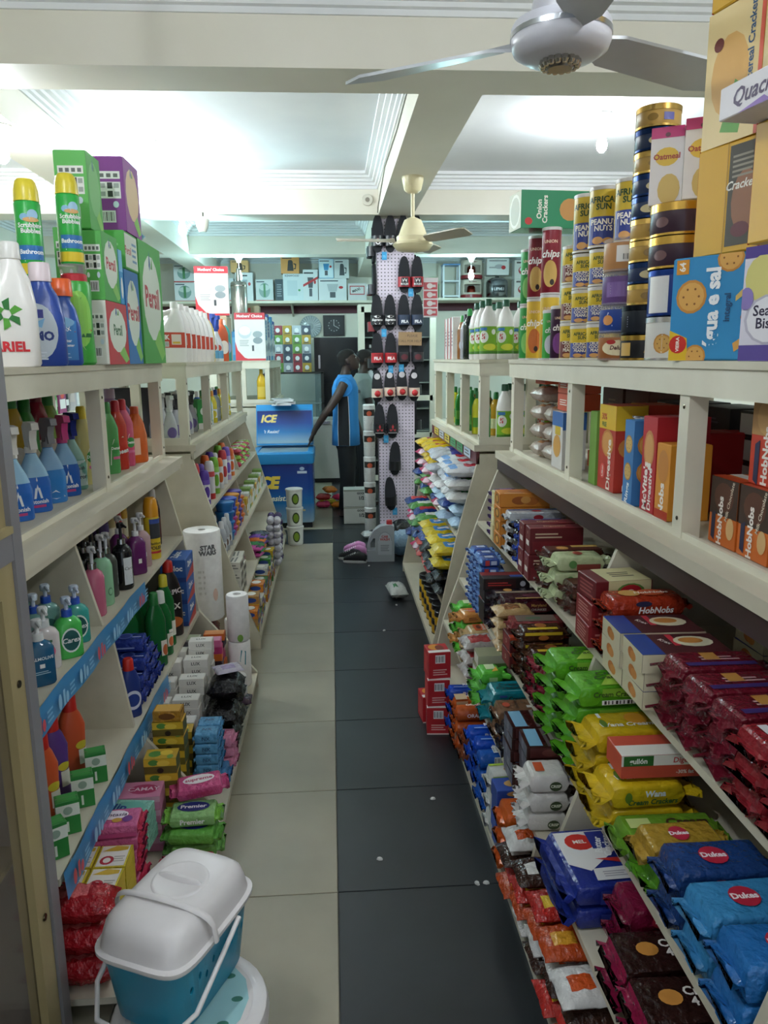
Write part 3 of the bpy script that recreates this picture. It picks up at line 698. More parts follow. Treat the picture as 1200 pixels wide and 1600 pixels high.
can_g = revolve('powder_canister', [(0, .045, .045), (.008, .052, .052), (.14, .048, .048), (.26, .052, .052), (.275, .046, .046)], '#3aa83c',
    [('lid', [(.268, .042, .042), (.296, .042, .042), (.3, .038, .038)], '#c02838'), ('clear_cap', [(.3, .04, .04), (.326, .046, .046), (.33, .042, .042)], '#dcd6d8', 'a'),
     ('WRAP', 'label', .03, .25, .11, [('e', .5, .55, .42, .42, '#8fd058')] + star6(.6, .72, .16, 1.2, '#2f7a38', '#e8f0d8') + [('t', .55, .42, .13, 'ARIEL', '#c8202c', 0, .04), ('r', .4, .28, .85, .34, '#1f6a30'), ('p', [(.2, .5), (.5, .2), (.62, .08), (.3, .3)], '#e8e8c8')])])
scrub = aerosol('aerosol_can', .038, .285, '#2fae48', '#e6d23a', (.13, .75, 2.1, [('r', 0, .06, 1, .3, '#2f74b8'), ('t', .5, .19, .13, 'Bathroom', '#ffffff', 0, .03), ('lines', .2, .02, .9, .1, 2, '#dfeaf2'), ('t', .55, .58, .125, 'Scrubbing\nBubbles', '#f2f4f2', 0, .035), ('e', .3, .76, .16, .06, '#8fc0e0'), ('e', .62, .8, .2, .09, '#a9d0ec'), ('e', .55, .72, .3, .04, '#e0b070')]), .22, (.13, '#e6c82e'))
# top of the first unit
def ps(w, d, h, f, sd, t, tc, ov='#e6efe2'): return persil('powder_carton', w, d, h, f, sd, t, tc, ov)
ariel.put((-.885, 2.225, T1), .5, 'white detergent jug with green swirl and red lettering beside blue jugs', 'detergent jug')
omo.put((-.88, 2.425, T1), .55, 'blue detergent jug with oval grey label and pale cap', 'detergent jug')
clor.put((-.875, 2.59, T1), .55, 'blue detergent jug with orange cap', 'detergent jug')
can_g.put((-.855, 2.755, T1), .45, 'green powder canister with red lid and clear cap', 'canister')
scrub.put((-.915, 2.555, T1 + .271), .45, 'green aerosol can with yellow cap standing on the blue detergent jugs', 'aerosol can')
scrub.put((-.855, 2.755, T1 + .331), .5, 'green aerosol can with yellow cap standing on the green canister', 'aerosol can')
ps(.28, .08, .225, '#c8303c', '#e8e6e0', 'Persil', '#2f6a3a').put((-.832, 3.02, T1), PX, 'red carton of washing powder with white narrow side', 'carton')
ps(.2, .07, .235, '#4fae4c', '#5db457', 'Persil', '#c23040').put((-.827, 2.99, T1 + .227), PX, 'green carton of washing powder standing on the red carton', 'carton')
ps(.2, .07, .235, '#4fae4c', '#5db457', 'Persil', '#c23040').put((-.92, 2.99, T1), PX, 'lower green washing powder carton hidden behind the red carton', 'carton')
ps(.2, .07, .235, '#4fae4c', '#5db457', 'Persil', '#c23040').put((-.92, 2.99, T1 + .237), PX, 'green washing powder carton with pictograms behind the aerosol cans', 'carton')
carton('softener_carton', .05, .07, .2, '#2f9ad8', {'F': [('r', 0, .6, 1, 1, '#7fc6ee'), ('e', .5, .3, .3, .2, '#f2f2f2')]}).put((-.827, 3.125, T1 + .227), PX, 'slim blue carton beside the green washing powder carton', 'carton')
ps(.22, .1, .365, '#2f78c0', '#3f86c8', 'Persil', '#c23040').put((-.845, 3.29, T1), PX, 'tall blue carton of washing powder with red lettering', 'carton')
ps(.42, .2, .515, '#52b04c', '#5cb850', 'Persil', '#c23040').put((-.892, 3.635, T1), PX, 'largest green carton of washing powder at the end of the shelf top', 'carton')
carton('powder_carton', .2, .17, .145, '#5fb857', {'F': [('r', .02, .06, .98, .94, '#dfe6da'), ('t', .2, .5, .3, 'Persil', '#c23040'), ('lines', .55, .2, .9, .8, 4, '#7aa0c0')], 'L': [('lines', .1, .3, .9, .7, 3, '#8fd088')]}).put((-.875, 3.3, T1 + .367), PX, 'green carton of washing powder lying flat under the purple carton', 'carton')
ps(.24, .14, .28, '#9a4aa0', '#8d3f97', '', '#ffffff', '#e8c8a0').put((-.862, 3.39, T1 + .516), PX, 'purple carton of washing powder topping the stack', 'carton')
ps(.16, .11, .26, '#57b552', '#66c05e', '', '#fff', '#7fc878').put((-.89, 3.01, T1 + .474), PX, 'tall green carton with pictograms on its narrow side, beside the purple carton', 'carton')
ps(.3, .14, .29, '#9a4aa0', '#8d3f97', '', '#fff', '#e8c8a0').put((-1.16, 2.62, T1), PX, 'purple carton on the shelf top behind the aerosol cans, topped by a green bag', 'carton')
sack('carrier_bag', .3, .2, .14, '#a8d8c0', [], 5).put((-1.15, 2.62, T1 + .292), PX, 'pale green plastic bag lying on a purple carton', 'bag')
carton('powder_carton', .1, .08, .36, '#b02838', {'F': [('lines', .2, .4, .8, .7, 3, '#e8d0c8')]}).put((-1.05, 2.83, T1), PX, 'dark red carton between the aerosol cans, further back', 'carton')
kb = sack('powder_bag', .2, .2, .1, '#7fb0e0', [(3, 9, 2, 6, '#f2f2f2')], 9)
kb.put((-.93, 3.67, T1 + .517), PX, 'blue and white powder bag lying on the largest green carton', 'bag')

# cabinet row of the first unit
Z1 = 1.221
AST = [('p', [(.34, .3), (.5, .98), (.66, .3), (.58, .3), (.5, .6), (.42, .3)], '#e8eef4'), ('t', .5, .2, .17, 'Astonish', '#f4f6f8', 0, .03), ('r', .3, .02, .75, .1, '#c04080')]
sp_w = spray_bottle('spray_bottle', .1, .062, .285, '#2f6fc8', '#e8e6e2', (.08, .62, .85, AST), 'g', '#9cc8e8')
sp_g = spray_bottle('spray_bottle', .1, .062, .285, '#3a86d0', '#8d8f96', (.08, .62, .85, [('p', [(.1, .1), (.5, .3), (.9, .05), (.5, .0)], '#e8eef4')]), 'g', '#8cb8e0')
sp_p = spray_bottle('spray_bottle', .1, .062, .285, '#2a62b8', '#d0408a', (.08, .66, .85, AST), 'g', '#90c0e8')
sp_b = spray_bottle('spray_bottle', .1, .06, .285, '#7fb8a8', '#26348a', (.08, .58, .85, [('r', 0, 0, 1, 1, '#cfe4e0'), ('t', .5, .7, .2, 'Astonish', '#2f3f4a'), ('t', .5, .35, .22, '& mirror', '#2f3f4a', 0, .03)]), 'g', '#9fc8bc')
det = lambda col, cap, t='Dettol', band='#f2f0ea': cap_bottle('cleaner_bottle', .042, .03, .30, col, cap, [('p', [(.35, 0), (.95, 0), (.95, .75), (.6, .95), (.42, .6)], band), ('e', .66, .6, .24, .2, '#3f9a4a'), ('t', .66, .6, .14, t, '#ffffff', 0, .03), ('r', .5, .2, .85, .3, '#d86a9a')], 3, 'g', .045, .019)
G = 'blue trigger spray bottles in the left cabinet'
sp_w.put((-.95, 2.33, Z1), .7, 'blue spray bottle with white trigger, next to the display case', 'spray bottle')
sp_w.put((-.945, 2.47, Z1), .7, 'blue spray bottle with white trigger, between two other blue sprays', 'spray bottle')
sp_g.put((-.95, 2.63, Z1), .8, 'blue spray bottle with grey trigger', 'spray bottle')
sp_p.put((-.945, 2.76, Z1), .7, 'blue spray bottle with pink trigger', 'spray bottle')
sp_b.put((-.96, 2.89, Z1), .8, 'clear green spray bottle with navy trigger', 'spray bottle')
det('#d9cf8a', '#e0c428').put((-.955, 3.02, Z1), .8, 'pale yellow cleaner bottle with yellow cap beside the frame post', 'bottle')
det('#5aa860', '#3f9a4a').put((-.94, 3.3, Z1), .8, 'green cleaner bottle beside the red-capped bottles', 'bottle')
cap_bottle('cleaner_bottle', .042, .03, .30, '#cc3a2e', '#b82030', [('p', [(.05, .1), (.95, .25), (.95, .62), (.05, .48)], '#c8202c'), ('t', .5, .37, .24, 'Sheen', '#ffffff', 8, .03, .2), ('p', [(.1, .6), (.6, .95), (.9, .7)], '#f0e0d0')], 3, 'g', .045, .019).put((-.935, 3.42, Z1), .8, 'orange and red cleaner bottle with red cap', 'bottle')
det('#d85a80', '#b82030').put((-.935, 3.53, Z1), .8, 'pink cleaner bottle with red cap', 'bottle')
jug('cleaner_jug', .14, .08, .26, '#d8682c', '#c85020', [('r', .1, .1, .6, .8, '#f0c8b0')], 'g', .02, .03, side=-1).put((-.93, 3.645, Z1), .9, 'orange cleaner jug with a loop handle', 'jug')
jug('softener_jug', .16, .09, .34, '#a58cc8', '#c9bce0', [('r', .15, .05, .75, .9, '#c07ab0'), ('lines', .25, .5, .65, .8, 3, '#ffffff'), ('e', .45, .3, .2, .16, '#e8c8e0')], 'p', .026, .04, side=1).put((-1.02, 3.735, Z1), .9, 'lilac softener jug with a loop handle', 'jug')
back = [('#8a5a30', '#7a4a28', .34), ('#3a2a5a', '#2a2050', .36), ('#c85a90', '#b03a78', .36), ('#d8c038', '#b8c83a', .4), ('#9a2030', '#3f9a4a', .38), ('#d8b030', '#3f9a4a', .37), ('#3f9a4a', '#2f8a3c', .35), ('#a02840', '#901f38', .38), ('#8fb858', '#3f9a4a', .36)]
nm = ['amber', 'violet', 'pink', 'lime yellow', 'maroon with green cap', 'mustard', 'leaf green', 'crimson', 'pale green']
for i, (c, cc, h) in enumerate(back):
    cap_bottle('cleaner_bottle', .042, .032, h, c, cc, [('e', .5, .5, .4, .4, '#f0eee4')], 3, 'g', .06, .022).put((-1.125, 2.2 + .12 * i, Z1), .8, '%s cleaner bottle in the second row behind the blue sprays' % nm[i], 'bottle')
bs = aerosol('aerosol_can', .036, .28, '#e8ecf0', '#3a9ad0', (.2, .7, 2, [('e', .5, .5, .4, .4, '#3a8ac0'), ('t', .5, .5, .2, 'Fabric', '#ffffff')]), .25)
for i in range(2): bs.put((-1.045, 2.36 + .12 * i, Z1), .8, 'white aerosol can with sky blue cap behind the spray bottles', 'aerosol can', 'sky blue capped cans behind the sprays')
alw = carton('pad_carton', .22, .12, .12, '#1f4a86', {'L': [('t', .5, .5, .5, 'always', '#f4f4f4', 0, .02, .3)], 'F': [('t', .5, .5, .4, 'always', '#f4f4f4', 0, .02, .3), ('r', 0, 0, 1, .2, '#d86aa0')]})
pinkb = carton('pad_carton', .22, .12, .13, '#e7a9c4', {'F': [('r', 0, .4, 1, .7, '#f6e4ee')], 'L': [('r', 0, .4, 1, .7, '#f6e4ee')]})
for i in range(3):
    y = 2.55 + .34 * i
    pinkb.put((-1.26, y, Z1), PX, 'pink carton of pads at the far side of the cabinet', 'carton', 'pink pad cartons behind the cleaner bottles'); pinkb.put((-1.26, y, Z1 + .131), PX, 'pink carton of pads at the far side of the cabinet', 'carton', 'pink pad cartons behind the cleaner bottles')
    alw.put((-1.26, y, Z1 + .262), PX, 'navy carton with white script lettering on top of pink pad cartons', 'carton', 'navy pad cartons behind the cleaner bottles')

# slanted shelves of the first unit: shelf A
ZA = .821; GA = 'clear pump soaps on the upper slanted shelf'
pal = lambda c, l, cap='#e4e6e8', col=None, k='g': pump_bottle('pump_bottle', .038, .185, c, cap, 3.5, .026, (.15, .75, 1.7, l), k, col)
palm = pal('#1f5a80', [('t', .5, .8, .2, 'PALMOLIVE', '#dfeaf0', 0, .02), ('lines', .2, .2, .8, .35, 2, '#9cc0d4'), ('r', .4, .45, .6, .6, '#f2f2f2')])
palm.put((-.812, 2.04, ZA), .6, 'dark blue pump soap with white pump and pale lettering', 'pump bottle')
pal('#d8d0d0', [('e', .5, .5, .3, .3, '#d85a80'), ('r', .3, .85, .7, .95, '#3f6a4a')]).put((-.835, 2.15, ZA), .6, 'milky pump soap with pink dot label', 'pump bottle')
car = [('e', .5, .5, .42, .5, '#e8f0ec'), ('e', .5, .5, .36, .42, '#1f5a5a'), ('t', .5, .5, .28, 'Carex', '#f4f4f4', 0, .02, .2)]
pal('#4fc05a', car, '#cfdcf0', '#2f5ac0').put((-.80, 2.24, ZA), .6, 'bright green pump soap with oval label', 'pump bottle')
tealp = pal('#3aa098', car, '#cfdcf0', '#2f5ac0')
tealp.put((-.815, 2.36, ZA), .6, 'teal pump soap with oval label, beside the shelf divider', 'pump bottle')
clr = pal('#7aa8a0', [('e', .5, .5, .3, .3, '#2f6a60')], '#d4e0f0', '#2f5ac0')
for i in range(10): clr.put((-.91 - .085 * (i // 5), 1.98 + .1 * (i % 5) + .02 * (i // 5), ZA), .6 + jit(.2), 'pale teal pump soap with blue collar behind the coloured pump soaps', 'pump bottle', GA)
for i in range(4):
    pump_bottle('pump_bottle', .036, .25, '#23262a', '#2a2a2c', 2, None, None, 'g', '#c9ccd0').put((-1.1, 2.0 + .1 * i, ZA), .6, 'black pump bottle at the back of the shelf behind the teal soaps', 'pump bottle', 'black pumps behind the teal soaps')
rp = lambda c, l=None, cap='#cfd0d4', h=.245: pump_bottle('pump_bottle', .037, h, c, cap, 2, None, (.12, .72, 2.0, l) if l else None, 'g', '#c9ccd0')
rp('#c46a86').put((-.835, 2.62, ZA), .6, 'dusky pink round pump soap, beside the shelf divider', 'pump bottle')
rp('#c46a86').put((-.925, 2.64, ZA), .6, 'dusky pink round pump soap, behind its twin', 'pump bottle')
rp('#93c8a0', [('e', .7, .3, .14, .14, '#5a8a6a'), ('e', .7, .3, .1, .1, '#93c8a0')], h=.26).put((-.84, 2.74, ZA), .6, 'mint green round pump soap', 'pump bottle')
rp('#4a4f4a').put((-.85, 2.84, ZA), .6, 'smoky grey round pump soap', 'pump bottle')
blk = rp('#1c1d20', None, '#1e1e20', .26)
rp('#1a1b1e', [('r', .3, 0, .8, 1, '#dfe3e6'), ('t', .55, .6, .16, 'Caro', '#2a2a2a', 0, 0, .3), ('lines', .4, .2, .7, .4, 3, '#555555')], '#1e1e20', .26).put((-.82, 2.94, ZA), .75, 'black round pump soap with white label', 'pump bottle')
for i in range(12): blk.put((-.925 - .085 * (i // 4), 2.72 + .095 * (i % 4) + .03 * (i // 4), ZA), .6 + jit(.3), 'black round pump soap in the crowd behind the mint green one', 'pump bottle', 'black pumps behind the mint soap')
sq = lambda c, cap: pump_bottle('pump_bottle', .034, .235, c, cap, 5, .03, (.3, .42, 1.0, [('r', .3, 0, .7, 1, '#f0eee8')]), 'g', '#e8e8ea')
sq('#6a2a68', '#e8e8ea').put((-.82, 3.15, ZA), .7, 'purple square pump soap with white pump', 'pump bottle')
sq('#6a2a68', '#e8e8ea').put((-.90, 3.2, ZA), .7, 'purple square pump soap, behind its twin', 'pump bottle')
sq('#c0a0a0', '#e8e8ea').put((-.825, 3.26, ZA), .7, 'clear square bottle with red mark between purple soap and yellow polish', 'pump bottle')
pol = aerosol('aerosol_can', .034, .275, '#e0c02c', '#e8a020', (.1, .68, 2.0, [('r', .1, .42, .95, .95, '#3a3d42'), ('r', .1, .84, .95, .97, '#3f5aa8'), ('t', .5, .28, .1, 'Dashboard', '#2a2a2a', 0, .02), ('t', .5, .15, .16, 'POLISH', '#2a2a2a', 0, .03), ('r', .1, .0, .9, .06, '#c8303c')]), .3)
pol.put((-.81, 3.40, ZA), .75, 'yellow polish aerosol with orange cap', 'aerosol can')
for i, (c, cc, n) in enumerate([('#4a2a7a', '#4f3080', 'violet'), ('#b8a878', '#bfae7c', 'khaki'), ('#a02028', '#a82028', 'crimson'), ('#c89a28', '#d8b02c', 'mustard')]):
    aerosol('aerosol_can', .034, .275, c, cc, (.2, .6, 2, [('r', .1, .1, .9, .9, '#e8e2d0'), ('lines', .2, .2, .8, .8, 4, '#777777')]), .3).put((-.99, 3.26 + .1 * i, ZA), .7, '%s capped aerosol can behind the yellow polish' % n, 'aerosol can')
cap_bottle('sauce_bottle', .032, .032, .27, '#3a1a18', '#c8c8c8', [('r', 0, 0, 1, 1, '#5a2420')], 2, 'g').put((-.86, 3.66, ZA), .7, 'dark brown bottle at the shelf end', 'bottle')
# shelf B
ZBs = .421
to = lambda c, cap, nm_: cap_bottle('toilet_cleaner', .04, .03, .27, c, cap, [('e', .72, .7, .2, .14, '#d8c83a'), ('r', .6, .05, .95, .55, '#e8e6d8'), ('t', .78, .3, .1, 'PINE', '#3f8a4a', 80)], 3, 'p', .055, .022, .9)
for x, y, c, n in ((-.825, 1.87, '#c8502c', 'beside the display case'), (-.83, 2.03, '#cc5830', 'in front of the purple bottle'), (-.83, 2.27, '#c85430', 'furthest along the row'), (-.92, 1.95, '#c8502c', 'at the back of the row')):
    to(c, '#c02820', n).put((x, y, ZBs), .6, 'orange toilet cleaner with red cap, %s' % n, 'bottle')
to('#5a3a86', '#c02820', '').put((-.84, 2.14, ZBs), .6, 'purple toilet cleaner with red cap', 'bottle')
to('#2a3f86', '#2a3f86', '').put((-.80, 1.795, ZBs), .6, 'navy toilet cleaner with navy cap', 'bottle')
gs = carton('soap_carton', .06, .045, .1, '#2f8a3c', {'F': [('r', 0, .55, 1, .9, '#e6ece2'), ('e', .5, .72, .2, .12, '#9ab0a0'), ('r', .4, .1, .5, .4, '#e6ece2')], 'L': [('r', 0, .55, 1, .9, '#e6ece2'), ('e', .5, .72, .25, .12, '#4a8a5a')], 'T': [('r', .1, .1, .9, .9, '#3f9a4a')]})
for i, (x, y) in enumerate(((-.748, 1.85), (-.748, 1.96), (-.748, 2.09), (-.748, 2.22))): gs.put((x, y, ZBs), .5 + jit(.2), 'small green and white soap carton standing before orange bottles, %s from the display case' % ['first', 'second', 'third', 'fourth'][i], 'carton')
cap_bottle('toilet_cleaner', .036, .028, .22, '#22367e', '#c02820', [('e', .5, .5, .4, .45, '#d8dcf0'), ('e', .5, .5, .3, .3, '#26408e')], 3, 'p', .04, .02).put((-.752, 2.66, ZBs), .6, 'navy bottle with red cap next to the shelf divider', 'bottle')
wipe = packet('wipes_pack', .17, .1, .05, '#2c3f96', [('e', .5, .5, .2, .4, '#5a70c0'), ('e', .5, .5, .15, .28, '#2c3f96'), ('r', .7, .3, .95, .4, '#b9c4ea')], [('r', .2, .3, .8, .45, '#8fa0dc')], 4, .012)
for k, (x, y, z, r) in enumerate([(-.8, 2.78, 0, 0), (-.8, 2.9, 0, 0), (-.8, 3.02, 0, .1), (-.8, 2.80, .055, .15), (-.8, 2.92, .055, -.1), (-.81, 3.02, .055, 0), (-.8, 2.84, .11, .1), (-.81, 2.96, .11, -.1), (-.82, 2.9, .165, .2), (-.9, 2.75, .165, .5)]):
    wipe.put((x, y, ZBs + z), r * .3, 'blue pack of wipes, %s of the pile beneath the pump soaps' % (['bottom layer', 'middle layer', 'upper layer', 'crest'][0 if k < 3 else 1 if k < 6 else 2 if k < 8 else 3]), 'wipes', 'blue wipes pile')
grn = cap_bottle('cleaner_bottle', .042, .03, .29, '#1f6a34', '#e4e6e0', [('r', .6, .05, .98, .6, '#e8e6d8'), ('e', .8, .25, .14, .2, '#c86a3a'), ('r', .7, .62, .95, .75, '#f0f0e8')], 3, 'g', .05, .02)
grn2 = cap_bottle('cleaner_bottle', .042, .03, .32, '#1f6a34', '#2a7a3c', [('r', .6, .05, .98, .6, '#e8e6d8'), ('e', .8, .25, .14, .2, '#c86a3a')], 3, 'g', .05, .02)
for i, (x, y) in enumerate(((-.76, 3.13), (-.76, 3.25), (-.865, 3.1), (-.865, 3.21), (-.865, 3.32))): (grn if i % 2 else grn2).put((x, y, ZBs), .6, ['dark green cleaner bottle with green cap, aisle edge', 'dark green cleaner bottle with white cap, aisle edge', 'dark green cleaner bottle with green cap behind the wipes', 'dark green cleaner bottle with white cap, second row', 'dark green cleaner bottle with green cap behind the black bottle'][i], 'bottle')
cap_bottle('cleaner_bottle', .042, .03, .33, '#1f6a34', '#d8c83a', [('r', .6, .05, .98, .6, '#e8e6d8')], 3, 'g', .05, .02).put((-.77, 3.365, ZBs), .6, 'dark green cleaner bottle with yellow cap', 'bottle')
cap_bottle('toilet_cleaner', .055, .038, .36, '#1a1414', '#c02820', [('p', [(.05, .62), (.95, .72), (.95, .94), (.05, .84)], '#c4304a'), ('t', .5, .78, .15, 'HARPIC', '#f4e8ea', 8, .03), ('t', .5, .48, .17, 'MAX', '#e8e4da', 0, .03), ('e', .55, .15, .4, .12, '#c86a2a')], 3, 'p', .05, .024, 1, .7, 2.0, (.12, .85)).put((-.775, 3.5, ZBs), .35, 'large black toilet cleaner bottle with red cap', 'bottle')
zipb = carton('bag_carton', .2, .12, .11, '#2f62b0', {'F': [('p', [(0, .1), (1, .5), (1, .0), (0, 0)], '#c83a30'), ('t', .5, .65, .35, 'Ziploc', '#ffffff', 0, .04)], 'L': [('t', .5, .6, .32, 'Ziploc', '#ffffff', 0, .04), ('r', 0, 0, 1, .2, '#2a4a90')], 'T': [('t', .5, .5, .4, 'Ziploc', '#ffffff', 0, .04)]})
for i in range(3): zipb.put((-.775, 3.71, ZBs + .111 * i), PX, 'blue carton of freezer bags, %s of the stack' % ['bottom', 'middle', 'top'][i], 'carton')

# base shelf: soaps and packs
Z0 = .071
def soap(nm, side, top=None, txt=None, tc='#333', els=None, w=.1, d=.062, h=.034, kind='c'):
    e = els or ([('t', .5, .5, .55, txt, tc, 0, .02)] if txt else [])
    return carton(nm, w, d, h, side, {'F': e, 'T': ([('r', .05, .05, .95, .95, top)] if top else []) + ([('t', .5, .5, .35, txt, tc)] if txt else []), 'R': []}, kind, False)
lux = soap('soap_bar', '#e6e2da', '#efece6', 'LUX', '#4a4a48', w=.105, d=.065, h=.036)
WC = ['tallest', 'second tallest', 'middle', 'second lowest', 'lowest']
for c in range(5):
    n = [9, 9, 8, 7, 6][c]
    for i in range(n): lux.put((-.735 + jit(.003), 3.36 - .125 * c + jit(.003), Z0 + .0365 * i), jit(.03), 'white soap carton, %s column of the wall-side row, %s' % (WC[c], ordinal(i, n)), 'soap', 'white soap columns')
for c in range(5):
    n = [10, 9, 8, 7, 6][c]
    for i in range(n): lux.put((-.622 + jit(.003), 3.38 - .125 * c + jit(.003), Z0 + .0365 * i), jit(.03), 'white soap carton, %s column of the aisle-side row, %s' % (WC[c], ordinal(i, n)), 'soap', 'white soap columns')
def col(k, x, y, n, lab, cat, g, z=Z0, r=0, dz=None, j=.004, s=None):
    dz = dz or k.dim[2] * 1.015
    for i in range(n): k.put((x + jit(j), y + jit(j), z + dz * i), r + jit(.06), lab + ', ' + ordinal(i, n), cat, g, s=s)
cols = [('#d86a9a', '#e8a0c0', 'pink'), ('#3a2a3a', '#2c2230', 'black'), ('#e0742c', '#f0a060', 'orange'), ('#c83a7a', '#e05a98', 'magenta')]
kk = [soap('soap_bar', a, b) for a, b, _ in cols]
for q, (x, y) in enumerate(((-.6, 3.53), (-.73, 3.47), (-.6, 3.62))):
    for i in range(9): c = (i + q) % 4; kk[c].put((x + jit(.004), y + jit(.004), Z0 + .0345 * i), jit(.08), '%s soap carton in the mixed column beyond the white soaps' % cols[c][2], 'soap', cols[c][2] + ' soaps of the mixed columns')
wht = soap('soap_bar', '#e8e6da', '#cfd8b8', None, els=[('r', .1, .1, .9, .4, '#5a7a4a')], w=.13, d=.08, h=.05)
col(wht, -.73, 3.58, 6, 'white and green soap carton by the shelf end', 'soap', 'white and green soap column')
gold = carton('soap_carton', .11, .07, .055, '#6a5a20', {'F': [('r', .0, .5, 1, 1, '#d8b030'), ('e', .3, .75, .16, .2, '#4f8a3c'), ('e', .6, .7, .2, .2, '#e8c84a'), ('e', .5, .22, .1, .18, '#2a1a10')], 'T': [('r', .0, .0, 1, 1, '#c8a02c'), ('e', .3, .5, .2, .3, '#4f8a3c'), ('e', .65, .6, .2, .25, '#e8c84a'), ('e', .8, .2, .1, .2, '#6fa04c')], 'R': [('lines', .1, .1, .9, .9, 5, '#3f6a3a')]}, 'c', False)
for y, n, w0 in ((2.655, 6, 'tallest column'), (2.495, 5, 'middle column'), (2.79, 4, 'lowest column')): col(gold, -.615, y, n, 'gold and green fruit-print soap carton, ' + w0, 'soap', 'gold fruit-print soap columns')
amb = soap('soap_bar', '#b8862c', '#d8a848', None, els=[('e', .5, .5, .3, .3, '#7a4a18')], kind='f', h=.04)
col(amb, -.62, 2.655, 1, 'amber wrapped soap on the gold fruit-print cartons', 'soap', 'amber wrapped soaps', Z0 + 6 * .056)
blup = packet('soap_pack', .1, .075, .042, '#5a9cc8', [('t', .5, .5, .4, 'NX', '#24507a')], [('t', .5, .5, .6, 'NX', '#24507a')], 5, .006)
for x in (-.535, -.48):
    for i in range(4): blup.put((-.5, 2.74 if x < -.5 else 2.82, Z0 + .07 + .043 * i), jit(.03), 'light blue wrapped soap with dark lettering, stacked low', 'soap', 'light blue wrapped soaps')
packet('wipes_pack', .16, .1, .068, '#4a86b8', None, None, 4, .012).put((-.5, 2.78, Z0), 0, 'blue film pack beneath the light blue soaps', 'wipes')
wp = lambda c, t, tc, e, f=None: packet('wipes_pack', .2, .1, .05, c, [('e', .5, .5, .4, .34, e), ('t', .5, .5, .32, t, tc, 0, .03)], [('t', .5, .5, .6, t, tc, 0, .03)], 3, .022, 'f', 3, f)
wp('#c84a80', 'supreme', '#b82a60', '#f0e4ea').put((-.48, 2.44, Z0 + .16), .2, 'pink and white wipes pack on top of the wipes pile', 'wipes', tilt=(0, -.06))
wp('#8fc07a', 'Premier', '#f4f4f4', '#22307a', '#7fc04a').put((-.49, 2.36, Z0 + .106), .05, 'green wipes pack with navy oval beneath the pink wipes', 'wipes')
wp('#6ab04a', '', '#fff', '#22307a').put((-.49, 2.34, Z0 + .053), -.05, 'green wipes pack, second from the bottom of the wipes pile', 'wipes')
wp('#7ab85a', '', '#fff', '#e8e8e8').put((-.49, 2.35, Z0), .05, 'green wipes pack at the bottom of the wipes pile', 'wipes')
wp('#d05a6a', '', '#fff', '#6ab04a').put((-.49, 2.235, Z0), -.05, 'coral and green wipes pack nearest the lidded basket', 'wipes')
pk = packet('wipes_pack', .16, .09, .045, '#d88aa8', [('e', .5, .5, .3, .3, '#b83a6a')], None, 4, .014)
for i in range(3): pk.put((-.49, 2.91, Z0 + .047 * i), jit(.15), 'pale pink wrapped pack by the black bundles', 'soap', 'pale pink packs')
bb = sack('black_bundle', .17, .15, .1, '#17161a', [], 3)
for x, y, z in ((-.49, 3.06, 0), (-.49, 3.25, 0), (-.49, 3.07, .101), (-.49, 3.26, .101), (-.475, 3.12, .202)): bb.put((x, y, Z0 + z), R90 + jit(.05), 'black shiny plastic bundle on the base shelf', 'bundle', 'black shiny bundles')
sack('sachet', .12, .1, .02, '#cfc6d8', [(3, 9, 2, 6, '#b8a8d0')], 4).put((-.47, 3.15, Z0 + .305), .4, 'pale lilac sachet lying on the black bundles', 'sachet')
hip = carton('soap_pack', .15, .09, .045, '#8fc8b8', {'F': [('t', .5, .5, .8, 'Hip', '#24408a', 0, .03)], 'T': [('e', .6, .5, .3, .4, '#6ab0a0'), ('t', .3, .5, .5, 'Hip', '#24408a', 0, .03)]}, 'f', False)
for i in range(3): hip.put((-.68, 2.28 - .01 * i, Z0 + .09 + .0455 * i), -.08 + jit(.05), 'mint green soap carton with navy lettering, %s of its stack' % ['bottom', 'middle', 'top'][i], 'soap')
cam_ = carton('soap_pack', .2, .1, .05, '#d88aac', {'F': [('r', 0, .6, 1, 1, '#e8b0c8'), ('t', .5, .3, .5, 'CAMAY', '#b83a6a')], 'T': [('e', .7, .5, .24, .3, '#b83a6a'), ('t', .7, .5, .3, 'CAMAY', '#f0d8e4')]}, 'c', False)
for i in range(4): cam_.put((-.70, 2.40, Z0 + .051 * i), .05, 'pink soap carton with an oval lettered top, ' + ordinal(i, 4), 'soap', 'pink oval-top soap cartons')
fan_ = packet('soap_pack', .19, .1, .042, '#d86a9a', [('e', .5, .6, .3, .3, '#f0e0ea'), ('t', .5, .6, .3, 'Fantasia', '#4a2a4a', 0, .02, .2), ('e', .8, .3, .1, .2, '#7a3a8a'), ('e', .6, .25, .1, .14, '#d8a03c')], [('r', .0, .0, 1, .4, '#c84a86')], 5, .014, 'f', 2, '#c83a5a')
for i in range(6): fan_.put((-.69 + jit(.008), 2.15, Z0 + .0445 * i), .05 + jit(.05), 'bright pink wrapped soap with crimped red ends, ' + ordinal(i, 6), 'soap', 'bright pink wrapped soaps')
def life(c, c2): return carton('soap_pack', .09, .1, .035, c, {'T': [('r', .06, .04, .94, .96, '#efe8e0'), ('e', .35, .3, .22, .2, '#b8283a'), ('e', .35, .3, .12, .12, '#efe8e0'), ('p', [(.1, .72), (.5, .95), (.9, .9), (.9, .75), (.6, .7)], c2), ('lines', .55, .2, .9, .5, 3, '#b0a8a0')], 'F': [('r', 0, 0, 1, .6, c)], 'R': [('r', 0, 0, 1, 1, c)]}, 'f', False)
ly, lr = life('#d8c03a', '#d8b03a'), life('#b8242c', '#c8404a')
